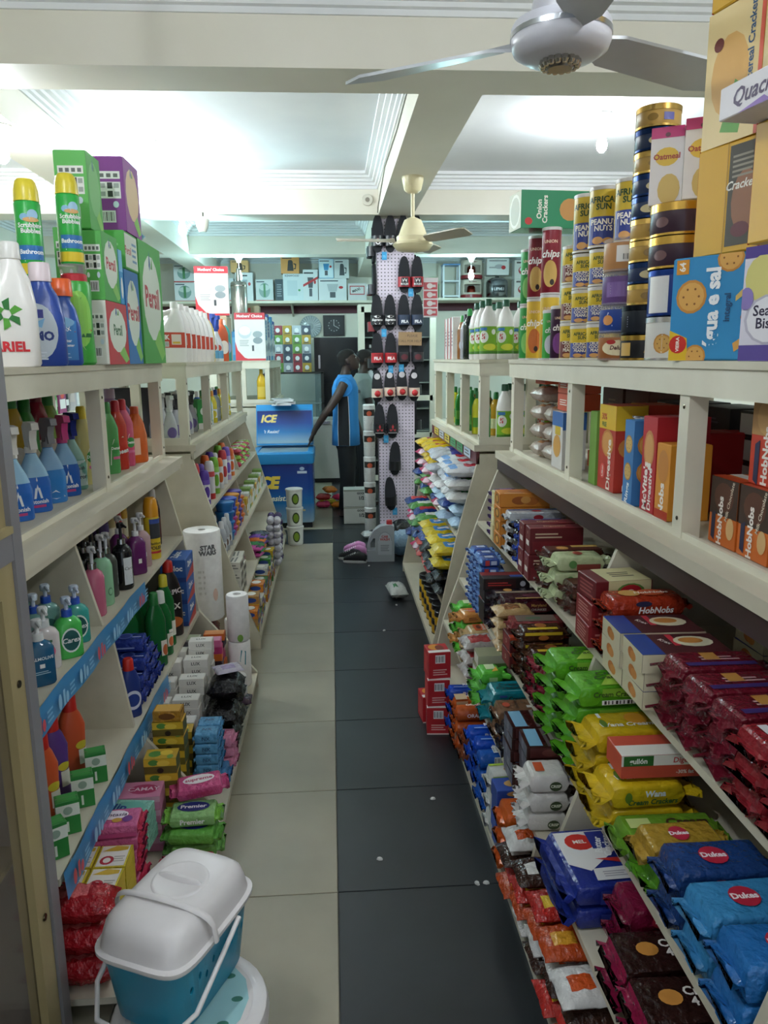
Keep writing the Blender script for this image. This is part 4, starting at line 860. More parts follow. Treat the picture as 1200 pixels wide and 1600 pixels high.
for y, k, n, lb, lb2 in ((2.035, ly, 6, 'yellow edged', 'yellow-edged, pink-neighboured'), (1.93, ly, 6, 'yellow edged', 'yellow-edged, red-neighboured'), (1.825, lr, 0, 'red edged', 'red-edged')):
    for x in (-.755, -.66):
        for i in range(n): k.put((x, y, Z0 + .0355 * i), jit(.04), '%s soap carton with red emblem, %s, %s' % (lb2, 'wall-side' if x < -.7 else 'aisle-side', ordinal(i, n)), 'soap', lb + ' soap cartons')
redb = sack('soap_bag', .2, .1, .09, '#a81c24', [(3, 8, 2, 6, '#d86a6a')], 8)
for i in range(4): redb.put((-.69, 1.818, Z0 + .092 * (i % 3)), 0, 'red wrapped multipack of soap, ' + ordinal(i, 3), 'soap pack', 'red soap multipacks') if i < 3 else None
# rolls at the end of the base shelf
towel = rolls('paper_towel', .055, .24, 2, [('p', [(.55, .3), (.75, .25), (.78, .4), (.6, .42)], '#2f8a98'), ('e', .6, .55, .1, .04, '#7aa84a')])
towel.put((-.49, 3.7, Z0), 0, 'tall double pack of white paper towel rolls standing on the base shelf', 'paper towel')
rolls('toilet_roll', .05, .1, 1, [('e', .6, .4, .2, .25, '#b87a9a')]).put((-.48, 3.46, Z0 + .052), 0, 'white toilet roll with pink flower print', 'toilet roll')
sack('sachet', .14, .1, .05, '#4a2f4a', [(2, 8, 2, 6, '#e8e0e8')], 6).put((-.48, 3.46, Z0), .05, 'dark plum pack under the flower-print toilet roll', 'sachet')
for i in range(3): rolls('toilet_roll', .052, .1, 1).put((-.56, 4.06, .001 + .101 * i), 0, 'plain white toilet roll in the gap beside the paper towel, ' + ordinal(i, 3), 'toilet roll')
sack('tissue_pack', .22, .2, .14, '#7a2028', [(2, 9, 1, 6, '#3f7a34')], 11).put((-.76, 4.12, .001), .3, 'dark red and green pack on the floor under the large paper towel', 'pack')
sack('tissue_pack', .22, .2, .14, '#7a2028', [(2, 9, 1, 6, '#e8e4e0')], 12).put((-.76, 4.12, .145), .1, 'dark red pack right beneath the large paper towel', 'pack')
sw = rolls('paper_towel', .1, .5, 1, [('t', .58, .8, .07, 'STAR\nWARS', '#6a6a6c', 0, .05), ('lines', .35, .3, .5, .6, 5, '#dcdad6'), ('e', .7, .3, .06, .07, '#e8c8b8')], True, .022)
sw.put((-.72, 4.13, .288), .25, 'large white printed paper towel roll between the two shelf units', 'paper towel')

# ---------------------------------------------------------------- lidded basket in the foreground
def basket(loc, rz, label, top):
    root = bpy.data.objects.new('storage_basket', None); COL.objects.link(root); root.location = loc; root.rotation_euler = (0, 0, rz); root.scale = (.82, .82, .82); tag(root, label, 'basket')
    teal = M('#1788a8', 'p'); wh = M('#dcd8d8', 'p'); b = MB(); n = 5
    b.loft([(0, .105, .15, n), (.01, .112, .157, n), (.19, .13, .18, n), (.2, .137, .187, n), (.205, .137, .187, n), (.203, .127, .177, n), (.02, .108, .152, n)], teal, 40)
    s = MB()   # real openings cut through the side walls
    for i in range(9):
        for sx in (1, -1): s.loft([(sx * .1, .006, .012), (sx * .14, .006, .012)], teal, 8, 2, 'x', (0, -.12 + .03 * i, .12 + .02 * (i % 2)))
    t_ = obj('tub', b.mesh('tub', 40), None); c_ = obj('cutter', s.mesh('cutter', 0), None)
    md = t_.modifiers.new('cut', 'BOOLEAN'); md.operation = 'DIFFERENCE'; md.solver = 'EXACT'; md.object = c_
    me = bpy.data.meshes.new_from_object(t_.evaluated_get(bpy.context.evaluated_depsgraph_get()))
    bpy.data.objects.remove(c_); bpy.data.objects.remove(t_); me.name = 'tub'; o = obj('tub', me, root)
    l = MB()
    l.loft([(.2, .142, .193, n), (.207, .146, .197, n), (.216, .146, .197, n), (.22, .135, .186, n), (.25, .13, .18, n), (.278, .122, .172, n), (.296, .105, .155, n), (.302, .085, .135, n), (.3025, .07, .12, n)], wh, 44)
    lid = obj('lid', l.mesh('lid', 50), root)
    d = MB(); d.loft([(.300, .078, .078), (.3055, .074, .074), (.3062, .068, .068), (.3045, .064, .064)], wh, 32, 2, 'z', (0, .02, 0)); d.loft([(.301, .07, .014), (.31, .066, .01), (.316, .05, .005)], wh, 20, 2, 'z', (0, .02, 0))
    obj('grip', d.mesh('grip', 50), lid)
    h = MB(); pts = []
    for i in range(15):
        t = pi * i / 14; pts.append((.152 * cos(t), -.05 - .02 * sin(t), .214 + .1 * sin(t) ** .45))
    h.tube(pts, .009, wh, 8, False, .55); obj('handle', h.mesh('handle', 50), root)
    h = MB(); pts = [(.15, .06, .2), (.156, -.04, .16), (.15, -.15, .09), (.1, -.215, .05), (0, -.225, .045), (-.1, -.215, .05), (-.15, -.15, .09), (-.156, -.04, .16), (-.15, .06, .2)]
    h.tube(pts, .007, wh, 8); obj('handle', h.mesh('handle', 50), root)
basket((-.36, 1.5, .328), -.42, 'teal basket with white domed lid, upper one of the stack', True)
def tub2():
    root = bpy.data.objects.new('storage_tub', None); COL.objects.link(root); root.location = (-.335, 1.45, 0); root.scale = (.9, .9, 1.14); tag(root, 'teal tub with white floral lid carrying the upper basket', 'tub')
    b = MB(); b.loft([(0, .15, .15), (.01, .16, .16), (.235, .18, .18), (.24, .175, .175)], M('#1788a8', 'p'), 36); obj('tub', b.mesh('tub', 40), root)
    b = MB(); b.loft([(.235, .185, .185), (.26, .188, .188), (.275, .182, .182), (.282, .165, .165), (.28, .15, .15), (.284, .145, .145)], M('#dcd8d8', 'p'), 36); l = obj('lid', b.mesh('lid', 40), root)
    a = MB(); art(a, plane_map((0, 0, .2845), (1, 0, 0), (0, 1, 0)), (.28, .28), [('e', .5, .5, .5, .5, '#9cc8cc')] + [('e', .5 + .4 * cos(i * .7), .5 + .4 * sin(i * .7), .05, .03, '#3f7a6a') for i in range(9)]); obj('printed_artwork', a.mesh('floral', 0), l)
tub2()
# ---------------------------------------------------------------- right side: biscuits
F1, F2, F3, F0 = .74, .645, .565, .51           # front edges of the shelves of the biscuit unit
Zs1, Zs2, Zs3, Zs0 = .861, .561, .331, .071
def rows(k, xf, y, z, n, lab, cat='biscuits', group=None, r=0, dz=None, out=.015, j=.006, jr=.06, tilt=(0, 0)):
    column(k, xf + k.dim[0] / 2 - out, y, z, n, lab, cat, group or lab, r, dz, j * .6, jr * .7, tilt)
def box3(nm, w, d, h, col, F=None, L=None, T=None, kind='c'): 
    return carton(nm, w, d, h, col, {k: v for k, v in (('F', F), ('L', L), ('T', T)) if v}, kind, False)
pkt = packet
# --- upper slanted shelf
rows(pkt('biscuit_packet', .16, .075, .036, '#5a2f86', [('r', .2, .2, .8, .8, '#7a4aa8')], [('lines', .2, .2, .8, .8, 2, '#c8b0e0')], 4, .022, 'f', 1), F1, 3.5, Zs1, 6, 'purple foil biscuit packet')
rows(box3('biscuit_carton', .1, .06, .075, '#d8cc98', [('r', .1, .1, .9, .5, '#c03a34')], [('r', .2, .2, .8, .8, '#e8dfb8')]), F1, 3.415, Zs1, 3, 'small cream carton between purple and orange packets')
og = box3('biscuit_carton', .22, .12, .06, '#c87a20', [('r', .02, .05, .98, .95, '#d88a2c'), ('e', .4, .5, .16, .3, '#a85a1c'), ('e', .62, .45, .16, .3, '#b8681f'), ('e', .52, .55, .1, .26, '#d89a4a')], [('e', .5, .5, .36, .36, '#6a4a1c'), ('e', .5, .5, .2, .25, '#d8a04a')], [('e', .4, .5, .2, .3, '#a85a1c'), ('e', .65, .5, .18, .3, '#b8681f'), ('lines', .1, .05, .5, .2, 2, '#f0d8a8')])
rows(og, F1, 3.30, Zs1, 4, 'orange carton with ginger biscuits printed on it')
sv = pkt('biscuit_packet', .26, .1, .045, '#c9cdd2', [('r', 0, .62, 1, .8, '#4a7ac0'), ('e', .55, .35, .1, .2, '#b82a34')], [('e', .55, .55, .1, .3, '#b82a34'), ('r', 0, .0, 1, .16, '#4a7ac0')], 6, .016, 'f', 4)
rows(sv, F1, 3.17, Zs1, 4, 'silver and blue biscuit packet with red oval')
rows(pkt('biscuit_packet', .2, .07, .04, '#2c1c18', None, [('lines', .2, .3, .8, .7, 2, '#a8a098')], 5, .02, 'f', 5), F1, 3.07, Zs1, 4, 'black-brown foil packet')
bl = pkt('biscuit_packet', .22, .09, .045, '#2a48a8', [('t', .5, .5, .5, 'Elite', '#dfe6f6', 0, .02)], [('t', .4, .5, .55, 'Elite\nMarie', '#dfe6f6', 0, .02)], 5, .018, 'f', 6)
rows(bl, F1, 2.965, Zs1, 4, 'royal blue foil biscuit packet with white lettering')
dr = box3('biscuit_carton', .2, .075, .1, '#6a1a20', [('r', .05, .1, .95, .5, '#7a2228'), ('lines', .1, .6, .6, .85, 2, '#d8c0a0')], [('r', .2, .3, .8, .5, '#e8e4dc'), ('t', .5, .78, .14, 'B', '#e8d0b0')], [('t', .5, .5, .3, 'Digestive', '#d8b890'), ('r', 0, 0, 1, .2, '#8a2a30')])
rows(dr, F1, 2.86, Zs1, 2, 'dark red carton in the double column after the blue packets'); rows(dr, F1, 2.77, Zs1, 2, 'dark red carton beside the crispy brown packets')
br = pkt('biscuit_packet', .25, .105, .05, '#4a2018', [('r', 0, .1, 1, .9, '#5a281c'), ('cookie', .3, .5, .12, '#b8843c', '#d0a058'), ('r', .5, .6, 1, .9, '#d8b060')], [('t', .68, .5, .5, 'crispy', '#e8e0d0', 0, .03), ('e', .3, .45, .08, .3, '#d89a4a')], 6, .02, 'f', 7)
rows(br, F1, 2.63, Zs1, 3, 'brown biscuit packet with cookie print, uppermost shelf')
pg = pkt('biscuit_packet', .24, .09, .055, '#c4ceA0'.lower(), [('e', .5, .5, .12, .3, '#a84a3a')], [('r', .4, .0, 1, .5, '#8a3a30'), ('e', .3, .5, .1, .3, '#5a8a4a')], 5, .035, 'k', 8)
rows(pg, F1 - .02, 2.5, Zs1, 3, 'pale green wrapped biscuit packet with long crimped ends')
rows(br, F1 + .01, 2.385, Zs1, 2, 'brown cookie-print packet next to the shelf divider')
dc = box3('biscuit_carton', .17, .13, .065, '#6a141c', [('r', .22, .0, .98, 1, '#d9cf9e'), ('e', .62, .5, .25, .38, '#5a8a3c'), ('e', .62, .5, .2, .32, '#b81a2a'), ('e', .62, .5, .06, .1, '#f0e0d8')], [('lines', .15, .15, .85, .85, 4, '#a85a58')], [('r', .22, .0, .98, 1, '#d9cf9e'), ('lines', .4, .3, .8, .7, 3, '#5a4a3a')])
rows(dc, F1 + .005, 2.115, Zs1 + .135, 1, 'dark red and cream carton with red oval emblem on top of red cartons', r=.05)
rc = box3('biscuit_carton', .2, .13, .065, '#8a1c22', [('r', .05, .1, .95, .9, '#7a161c'), ('lines', .1, .3, .5, .7, 2, '#c07a70')], [('lines', .15, .15, .85, .85, 5, '#c88a84')], [('r', .25, .1, .9, .9, '#d9cf9e'), ('lines', .4, .3, .8, .7, 3, '#8a2028')])
rows(rc, F1, 2.115, Zs1, 2, 'dark red carton under the red oval carton')
hn = pkt('biscuit_packet', .25, .1, .06, '#a8341c', [('e', .3, .5, .16, .32, '#d0a058'), ('e', .62, .5, .2, .34, '#c8501f'), ('t', .62, .5, .3, 'HobNobs', '#f0e4dc', 0, .03, .2)], [('t', .6, .4, .5, 'HobNobs', '#f2e8e2', 0, .03, .2), ('e', .42, .78, .12, .16, '#22264a')], 3, .02, 'f', 9)
rows(hn, F1, 1.995, Zs1, 3, 'rust red roll of oat biscuits with white lettering')
ck = box3('cracker_carton', .22, .135, .046, '#4a1a1e', [('r', 0, 0, 1, 1, '#d6cdae')], [('r', 0, 0, 1, 1, '#d9d0b2'), ('e', .45, .5, .16, .32, '#c87a3c'), ('e', .55, .42, .14, .28, '#d8904c')], [('r', 0, 0, .25, 1, '#26408a'), ('r', .45, .4, .52, .95, '#c83040'), ('e', .7, .6, .22, .26, '#d9d0b2'), ('e', .68, .64, .14, .14, '#c8843c'), ('t', .38, .6, .14, 'Krax', '#f0e8e0', -60)])
rows(ck, F1 - .005, 1.865, Zs1, 3, 'cream-ended cracker carton beside the oat biscuit rolls'); rows(ck, F1 - .005, 1.72, Zs1, 3, 'cream-ended cracker carton beside the maroon foil packets')
rows(ck, F1 + .33, 1.80, Zs1, 4, 'cream-ended cracker carton at the back of the shelf')
mf = pkt('biscuit_packet', .26, .11, .05, '#6a1626', [('r', .05, .1, .95, .3, '#3a2a6a'), ('lines', .3, .4, .8, .7, 2, '#c8a0a0'), ('r', .35, .45, .55, .9, '#b8843c')], [('r', .0, .1, 1, .25, '#4a3a86'), ('lines', .2, .5, .8, .8, 2, '#b88a90')], 6, .028, 'f', 10)
for q, y in enumerate((1.59, 1.473, 1.356)): rows(mf, F1, y, Zs1, [3, 3, 3][q], 'maroon foil biscuit packet, %s column after the cracker cartons' % ['first', 'second', 'third'][q])
rs = pkt('biscuit_packet', .25, .11, .05, '#8a1f28', [('r', .1, .1, .2, .9, '#dcd8dc'), ('r', .3, .1, .36, .9, '#dcd8dc')], [('r', .1, .2, .4, .4, '#e2dee2'), ('r', .1, .6, .5, .8, '#e2dee2')], 6, .02, 'f', 11)
rows(rs, F1, 1.236, Zs1, 3, 'red foil packet with white stripes'); rows(rs, F1, 1.115, Zs1, 3, 'red foil packet with white stripes, last column')
# --- middle slanted shelf
bf = pkt('biscuit_packet', .13, .085, .036, '#3a5aa8', [('r', .2, .3, .8, .7, '#c8d0e4'), ('t', .5, .5, .3, 'Coco', '#26408a', 0, .02)], [('r', .1, .1, .4, .9, '#b83a3c'), ('r', .5, .2, .9, .8, '#b8cce8')], 4, .022, 'f', 12, '#7aa0d8')
for q, y in enumerate((3.46, 3.365, 3.27)): rows(bf, F2 - .01, y, Zs2, 7, 'blue foil packet with red and white print, %s column' % ['first', 'second', 'third'][q])
rows(box3('biscuit_carton', .2, .1, .05, '#221a1c', [('r', .05, .1, .7, .9, '#3a1a1c'), ('lines', .1, .3, .6, .7, 2, '#c83a34'), ('e', .85, .5, .06, .25, '#dcdce4')], None, [('r', 0, .5, 1, 1, '#8a2a28'), ('r', .6, .2, .95, .5, '#3a5aa8')]), F2 + .0, 3.16, Zs2, 4, 'black and red carton beside the blue foil packets')
dk = pkt('biscuit_packet', .25, .1, .055, '#231a26', [('r', 0, .1, 1, .4, '#8a7a6a'), ('cookie', .3, .6, .1)], [('cookie', .3, .5, .1), ('lines', .55, .3, .9, .7, 2, '#7a6a8a')], 5, .02, 'f', 13)
rows(dk, F2, 3.05, Zs2, 3, 'black cookie packet with small biscuit print')
my = pkt('biscuit_packet', .28, .11, .06, '#3a1420', [('e', .6, .5, .25, .3, '#5a2030'), ('r', .2, .05, .8, .2, '#b89a5a')], [('e', .6, .5, .3, .5, '#5a1a22'), ('t', .6, .62, .34, 'Maryland', '#d8b060', 0, .02), ('t', .6, .25, .26, 'CHUNKIES', '#e0d8cc', 0, .02)], 4, .018, 'f', 14)
rows(my, F2 + .01, 2.93, Zs2, 3, 'dark plum chunky cookie packet with gold lettering')
bg = sack('biscuit_bag', .15, .12, .045, '#b89868', [(3, 8, 2, 6, '#8a5a34')], 15)
rows(bg, F2 - .02, 2.81, Zs2, 4, 'crumpled tan biscuit bag')
cr = pkt('biscuit_packet', .22, .1, .05, '#8a3a3c', [('r', .1, .1, .9, .9, '#6a5a50'), ('r', .3, .4, .6, .6, '#3f6a4a')], [('r', .0, .0, 1, .5, '#a04a4a')], 6, .012, 'f', 16)
db = box3('biscuit_carton', .22, .11, .06, '#5a161a', [('r', .05, .15, .95, .85, '#7a2a1c'), ('r', 0, .85, 1, 1, '#c84a28'), ('lines', .3, .3, .8, .6, 2, '#d8b070')], [('r', .1, .1, .9, .9, '#8a1c24'), ('t', .5, .5, .4, 'D', '#e0c8b0')], [('r', 0, .0, 1, .3, '#c84a28'), ('t', .6, .6, .25, 'Digestive', '#e0c8a0')])
rows(db, F2, 2.68, Zs2, 2, 'dark red digestive carton on the middle shelf'); rows(cr, F2, 2.68, Zs2 + 2 * .0622, 1, 'clear-windowed red tray pack on the dark red digestive cartons')
yb = pkt('biscuit_packet', .2, .085, .045, '#4a2a1c', [('r', .1, .0, .9, .3, '#d8b82c'), ('e', .5, .6, .16, .3, '#a8622c')], [('r', .0, .6, 1, .9, '#d8b82c'), ('e', .5, .35, .14, .25, '#a8622c')], 5, .022, 'f', 17)
rows(yb, F2, 2.57, Zs2, 4, 'brown and yellow packet beside the dark red digestive cartons')
rows(yb, F2 + .01, 2.475, Zs2, 3, 'brown and yellow packet in the second column'); 
mr = pkt('biscuit_packet', .2, .1, .05, '#3a1814', [('e', .5, .5, .18, .3, '#a8622c')], [('e', .55, .6, .16, .3, '#b8682c')], 5, .026, 'f', 18, '#8a1c30')
rows(mr, F2, 2.37, Zs2, 3, 'chocolate brown packet with wine red ends'); rows(mr, F2, 2.26, Zs2, 3, 'chocolate brown packet with wine red ends, second column')
gr = pkt('cracker_packet', .27, .125, .062, '#5aa824', [('p', [(.3, 0), (1, 0), (1, .9), (.55, .6)], '#a8cc4a'), ('t', .72, .6, .3, 'Cream\nCrackers', '#26401a', 0, .02), ('r', .1, .1, .2, .4, '#4a9a20')], [('p', [(.3, .6), (1, .4), (1, 1), (.3, 1)], '#8ac03a'), ('t', .72, .66, .4, 'Cream Crackers', '#26401a', 0, .02), ('bar', .3, .08, .95, .34)], 6, .035, 'k', 19)
rows(gr, F2 - .025, 2.14, Zs2, 4, 'bright green cream cracker packet, first column'); rows(gr, F2 - .02, 1.96, Zs2, 4, 'bright green cream cracker packet beside the yellow crackers')
wa = pkt('cracker_packet', .27, .125, .062, '#d0b01c', [('e', .75, .6, .2, .3, '#d8982c'), ('t', .55, .3, .34, 'Wana Cream', '#f0ece0', 0, .03, .2), ('e', .12, .4, .06, .2, '#5a7a20'), ('r', .1, .7, .16, .95, '#e8e8e8')], [('t', .6, .68, .42, 'Wana', '#e8f0f8', 0, .04, .1), ('t', .68, .28, .36, 'Cream Crackers', '#2a5a2a', 0, .03, .2), ('e', .16, .55, .06, .28, '#5a7a20')], 5, .04, 'k', 20)
rows(wa, F2 - .02, 1.82, Zs2, 3, 'bright yellow cream cracker packet, first column'); rows(wa, F2 - .03, 1.68, Zs2, 2, 'bright yellow cream cracker packet, second column')
rows(box3('biscuit_carton', .26, .1, .06, '#c8503c', [('r', 0, .55, 1, 1, '#e8e4dc'), ('r', .02, .55, .3, .98, '#2f6a2c'), ('t', .16, .75, .3, 'gullón', '#f0f0e8', 0, .03), ('t', .62, .76, .32, 'Digestive', '#c8403c', 0, .02, .1), ('t', .6, .25, .22, '-30% fat', '#f4ece4', 0, .02)], None, [('r', 0, 0, 1, .5, '#e8e4dc')]), F2 + .04, 1.68, Zs2 + .134, 1, 'white and red digestive carton with green corner on the yellow crackers')
cg = pkt('biscuit_packet', .27, .11, .065, '#6a9a2c', [('r', .05, .4, .3, .8, '#c8d88a'), ('t', .7, .6, .4, 'Cream', '#3a1a10', 0, .03, .2)], [('r', .08, .3, .26, .75, '#b82a30'), ('t', .17, .52, .24, 'Sama', '#f0e8e0', 0, .03), ('t', .58, .45, .6, 'Cream', '#3a1a10', 0, .03, .2)], 5, .02, 'k', 21)
rows(cg, F2 - .01, 1.55, Zs2, 1, 'olive green cream biscuit packet with brown script')
DK = lambda c, L_=.24: pkt('wafer_packet', L_, .11, .075, c, [('e', .45, .5, .16, .3, '#b8203c'), ('t', .45, .5, .22, 'Dukes', '#f4e8ea', 0, .04)], [('e', .4, .6, .15, .28, '#b8203c'), ('t', .4, .6, .2, 'Dukes', '#f4e8ea', 0, .04), ('t', .75, .3, .3, 'Choc', '#e8e8f0', 0, .03)], 6, .02, 'f', 22)
gf = pkt('wafer_packet', .22, .1, .06, '#a8862c', [('e', .45, .5, .14, .3, '#b8203c'), ('t', .45, .5, .2, 'Dukes', '#f4e8ea', 0, .04)], [('e', .4, .5, .14, .3, '#b8203c')], 5, .024, 'f', 23)
gl_ = pkt('wafer_packet', .22, .1, .06, '#5a9a24', [('e', .45, .5, .14, .3, '#b8203c'), ('t', .45, .5, .2, 'Dukes', '#f4e8ea', 0, .04)], [('e', .3, .5, .14, .3, '#b8203c')], 5, .024, 'f', 24)
for i in range(2): (gf if i % 2 else gl_).put((F2 + .09 + jit(.006), 1.435, Zs2 + .062 * i), jit(.08), 'gold foil wafer packet with red oval beside the navy wafers' if i % 2 else 'green foil wafer packet with red oval under the gold one', 'wafers')
rows(DK('#1f3f78'), F2 + .0, 1.32, Zs2, 2, 'navy wafer packet with red oval'); rows(DK('#3a86b8'), F2, 1.2, Zs2, 2, 'sky blue wafer packet with red oval')
rows(DK('#2468a8'), F2, 1.0835, Zs2, 2, 'mid blue wafer packet, last column of the middle shelf')
# --- lower slanted shelf
op = pkt('biscuit_packet', .16, .1, .05, '#d0904a', [('r', .3, .2, .8, .8, '#c8581f'), ('t', .55, .5, .24, 'Bakesoda', '#f0e4d4', 0, .02)], [('lines', .2, .3, .8, .7, 2, '#8a4a2c')], 4, .03, 'k', 25)
gp = pkt('biscuit_packet', .16, .1, .05, '#5ab83a', [('r', .2, .3, .9, .9, '#c8d8a8'), ('p', [(.5, 0), (1, .1), (1, .6)], '#e0b03c')], [('r', .3, .2, .9, .6, '#a8d088')], 4, .035, 'k', 26)
for q, y in enumerate((3.5, 3.38)):
    for i in range(4): (gp if (i + q) % 2 else op).put((F3 + .06 + jit(.006), y, Zs3 + .051 * i), jit(.15), 'bright green wafer packet, layer %d of the mixed column %s' % (i + 1, ['by the end panel', 'next to it'][q]) if (i + q) % 2 else 'tan and orange wafer packet, layer %d of the mixed column %s' % (i + 1, ['by the end panel', 'next to it'][q]), 'wafers', 'green and tan wafer packets')
ba = pkt('biscuit_packet', .2, .12, .055, '#c8a878', [('r', .15, .1, .75, .9, '#c8581f'), ('e', .35, .5, .1, .24, '#5a2418'), ('t', .6, .5, .2, 'Balsesoda\nSanwin', '#f0e4d4', 90, .02)], [('t', .5, .5, .4, 'Wafer Roll', '#5a2a20', 0, .02)], 3, .03, 'k', 27)
rows(ba, F3, 3.25, Zs3, 3, 'beige wafer roll packet with orange panel')
rd = sack('biscuit_bag', .18, .14, .06, '#a8a09c', [(2, 8, 1, 5, '#a83a3c')], 28); rows(rd, F3 - .02, 3.1, Zs3, 3, 'clear bag of biscuits with red print', r=.1)
gw = box3('biscuit_carton', .2, .1, .055, '#8a8a6a', [('r', 0, .3, 1, 1, '#b8b0a0'), ('r', .2, 0, .9, .4, '#5a7a3c')], [('r', .1, .1, .9, .9, '#d8d4c8')]); rows(gw, F3 + .02, 2.96, Zs3, 3, 'grey and green carton beside the clear bags')
rows(gp, F3 - .03, 2.83, Zs3, 3, 'dark green crinkled packet before the teal crackers')
tq = pkt('cracker_packet', .24, .12, .066, '#147a86', [('t', .55, .5, .34, 'Cream\nCrackers', '#0c2a30', 0, .03), ('lines', .2, .05, .9, .12, 1, '#8ac0c4')], [('t', .58, .5, .42, 'Cream\nCrackers', '#0c2428', 0, .03), ('r', .1, .8, .3, .95, '#2a4a98')], 6, .035, 'k', 29)
rows(tq, F3 - .02, 2.69, Zs3, 2, 'teal cream cracker packet with black lettering')
cb = pkt('biscuit_packet', .19, .11, .062, '#7a5840', [('t', .45, .5, .2, 'Coconut', '#2a1a14', 90, .02), ('r', .7, .2, .85, .4, '#e0dcd4'), ('e', .2, .5, .1, .2, '#b84a2c')], [('e', .55, .45, .22, .32, '#2e1c16'), ('lines', .75, .55, .95, .85, 2, '#2a1a14')], 6, .016, 'k', 30)
rows(cb, F3, 2.55, Zs3, 2, 'kraft brown coconut biscuit packet')
fx_ = pkt('biscuit_packet', .18, .11, .058, '#1c1420', [('t', .6, .5, .34, 'Fox', '#d8c8d8', 0, .03)], [('t', .55, .5, .6, 'Fox', '#d8c8d8', 0, .03), ('r', .1, .6, .3, .9, '#8a5a9a')], 4, .018, 'f', 31)
rows(fx_, F3, 2.42, Zs3, 2, 'black biscuit packet with pale lettering')
cc = box3('chocolate_carton', .2, .12, .04, '#3a1a18', [('r', .05, .1, .95, .9, '#4a1c1a'), ('e', .35, .5, .12, .3, '#6a3a34'), ('t', .72, .5, .34, 'Chocolate', '#b88a70', 0, .01, .2)], [('r', .05, .05, .95, .95, '#6a6a78'), ('r', .4, .1, .6, .9, '#8a8a98')], [('e', .6, .5, .2, .25, '#8a4a3c'), ('r', .05, .05, .25, .95, '#7ab0d0')], 'g')
rows(cc, F3, 2.285, Zs3, 5, 'shiny dark chocolate carton in the first film-wrapped stack'); rows(cc, F3 + .02, 2.155, Zs3, 5, 'shiny dark chocolate carton in the second film-wrapped stack')
wc = pkt('cracker_packet', .18, .1, .06, '#d4d0cc', [('r', .1, .2, .4, .8, '#c8501f')], [('e', .7, .4, .2, .3, '#3a4a2c'), ('t', .7, .4, .24, 'CRISP', '#e8ecd8', 0, .03)], 4, .03, 'k', 32)
rows(wc, F3 - .04, 2.02, Zs3, 3, 'white crisp packet with orange corner')
bc = pkt('cracker_packet', .33, .24, .055, '#1f2f86', [('p', [(0, 1), (0, .35), (.2, .2), (.55, .55), (.75, 1)], '#e4e2e2'), ('e', .24, .78, .16, .17, '#c8281f'), ('t', .24, .78, .1, 'MEL', '#f4e8e0', 0, .03), ('r', .35, .62, .55, .98, '#1f2f86'), ('t', .47, .68, .13, 'Butter\nCracker', '#f4f4f4', 75, .03), ('p', [(.6, .3), (.85, .42), (.98, .7), (.72, .9), (.62, .6)], '#d0a050'), ('p', [(.3, .42), (.6, .3), (.55, .42)], '#c8281f')] + [('e', .68 + .07 * (i % 4), .5 + .1 * (i // 4), .012, .018, '#8a5a24') for i in range(12)] + [('p', [(.2, 0), (.98, 0), (.98, .25), (.22, .22)], '#d8d6d8'), ('lines', .3, .05, .55, .17, 3, '#9a98a0'), ('bar', .78, .04, .96, .2)], [('r', .2, .1, .9, .9, '#263a98')], 7, .03, 'k', 33)
rows(bc, F3 - .03, 1.70, Zs3, 2, dz=.061, lab='large blue and white butter cracker packet')
rows(DK('#7a1638', .22), F3 + .06, 1.51, Zs3, 2, 'maroon wafer packet beside the butter crackers')
cm = pkt('wafer_packet', .26, .12, .06, '#2c1614', [('e', .3, .5, .12, .2, '#c8883c'), ('t', .65, .5, .3, 'Cream\n4 Fun', '#e8e0dc', 0, .03)], [('e', .4, .55, .13, .26, '#8a1c30'), ('t', .4, .55, .18, 'Dukes', '#e8d8dc', 0, .04), ('t', .75, .4, .28, 'Cream 4 Fun', '#b8a8a8', 0, .02)], 6, .02, 'f', 34, '#8a1840')
rows(cm, F3, 1.38, Zs3, 2, 'dark brown cream wafer packet with wine red ends'); rows(cm, F3, 1.248, Zs3, 2, 'dark brown cream wafer packet, second column'); rows(cm, F3, 1.11, Zs3, 2, 'dark brown cream wafer packet, third column')
# --- base shelf
RI = lambda t, c, tc='#f0f4fa', sd=40, e=None: pkt('biscuit_roll', .2, .068, .066, c, [('t', .5, .55, .5, t, tc, 0, .04), ('r', .1, .05, .9, .2, '#7aa0e0')] if t else e, [('t', .5, .55, .55, t, tc, 0, .04)] if t else e, 2.2, .012, 'k', sd)
rows(RI('Rich', '#1f4fc0'), F0 - .02, 3.14, Zs0, 3, 'blue biscuit roll with white lettering, by the red cartons'); rows(RI('', '#b8541f', e=[('t', .5, .5, .4, 'ORANGE', '#f4e4d4', 0, .03), ('r', 0, 0, .3, 1, '#c8b08a')]), F0 - .02, 3.03, Zs0, 3, 'orange biscuit roll between blue rolls')
rows(RI('', '#b8541f', e=[('t', .5, .5, .4, 'ORANGE', '#f4e4d4', 0, .03)]), F0 - .02, 2.94, Zs0, 3, 'orange biscuit roll, second column')
rows(RI('', '#8a4a2c', e=[('e', .5, .5, .2, .3, '#d8a860')]), F0 - .01, 2.85, Zs0, 2, 'brown biscuit roll beside the blue rolls')
rows(RI('Rich', '#1a52c4'), F0, 2.76, Zs0, 3, 'blue biscuit roll with white lettering, next to the brown roll'); rows(RI('Rich', '#1a52c4'), F0 + .01, 2.67, Zs0, 3, 'blue biscuit roll with white lettering, last of its kind')
bu = RI('', '#1f5cb8', e=[('bar', .3, .1, .55, .9), ('r', .58, .1, .85, .9, '#5a9ad8')]); rows(bu, F0, 2.57, Zs0, 3, 'blue biscuit roll with barcode'); rows(bu, F0 + .01, 2.49, Zs0, 2, 'blue biscuit roll with barcode, second column')
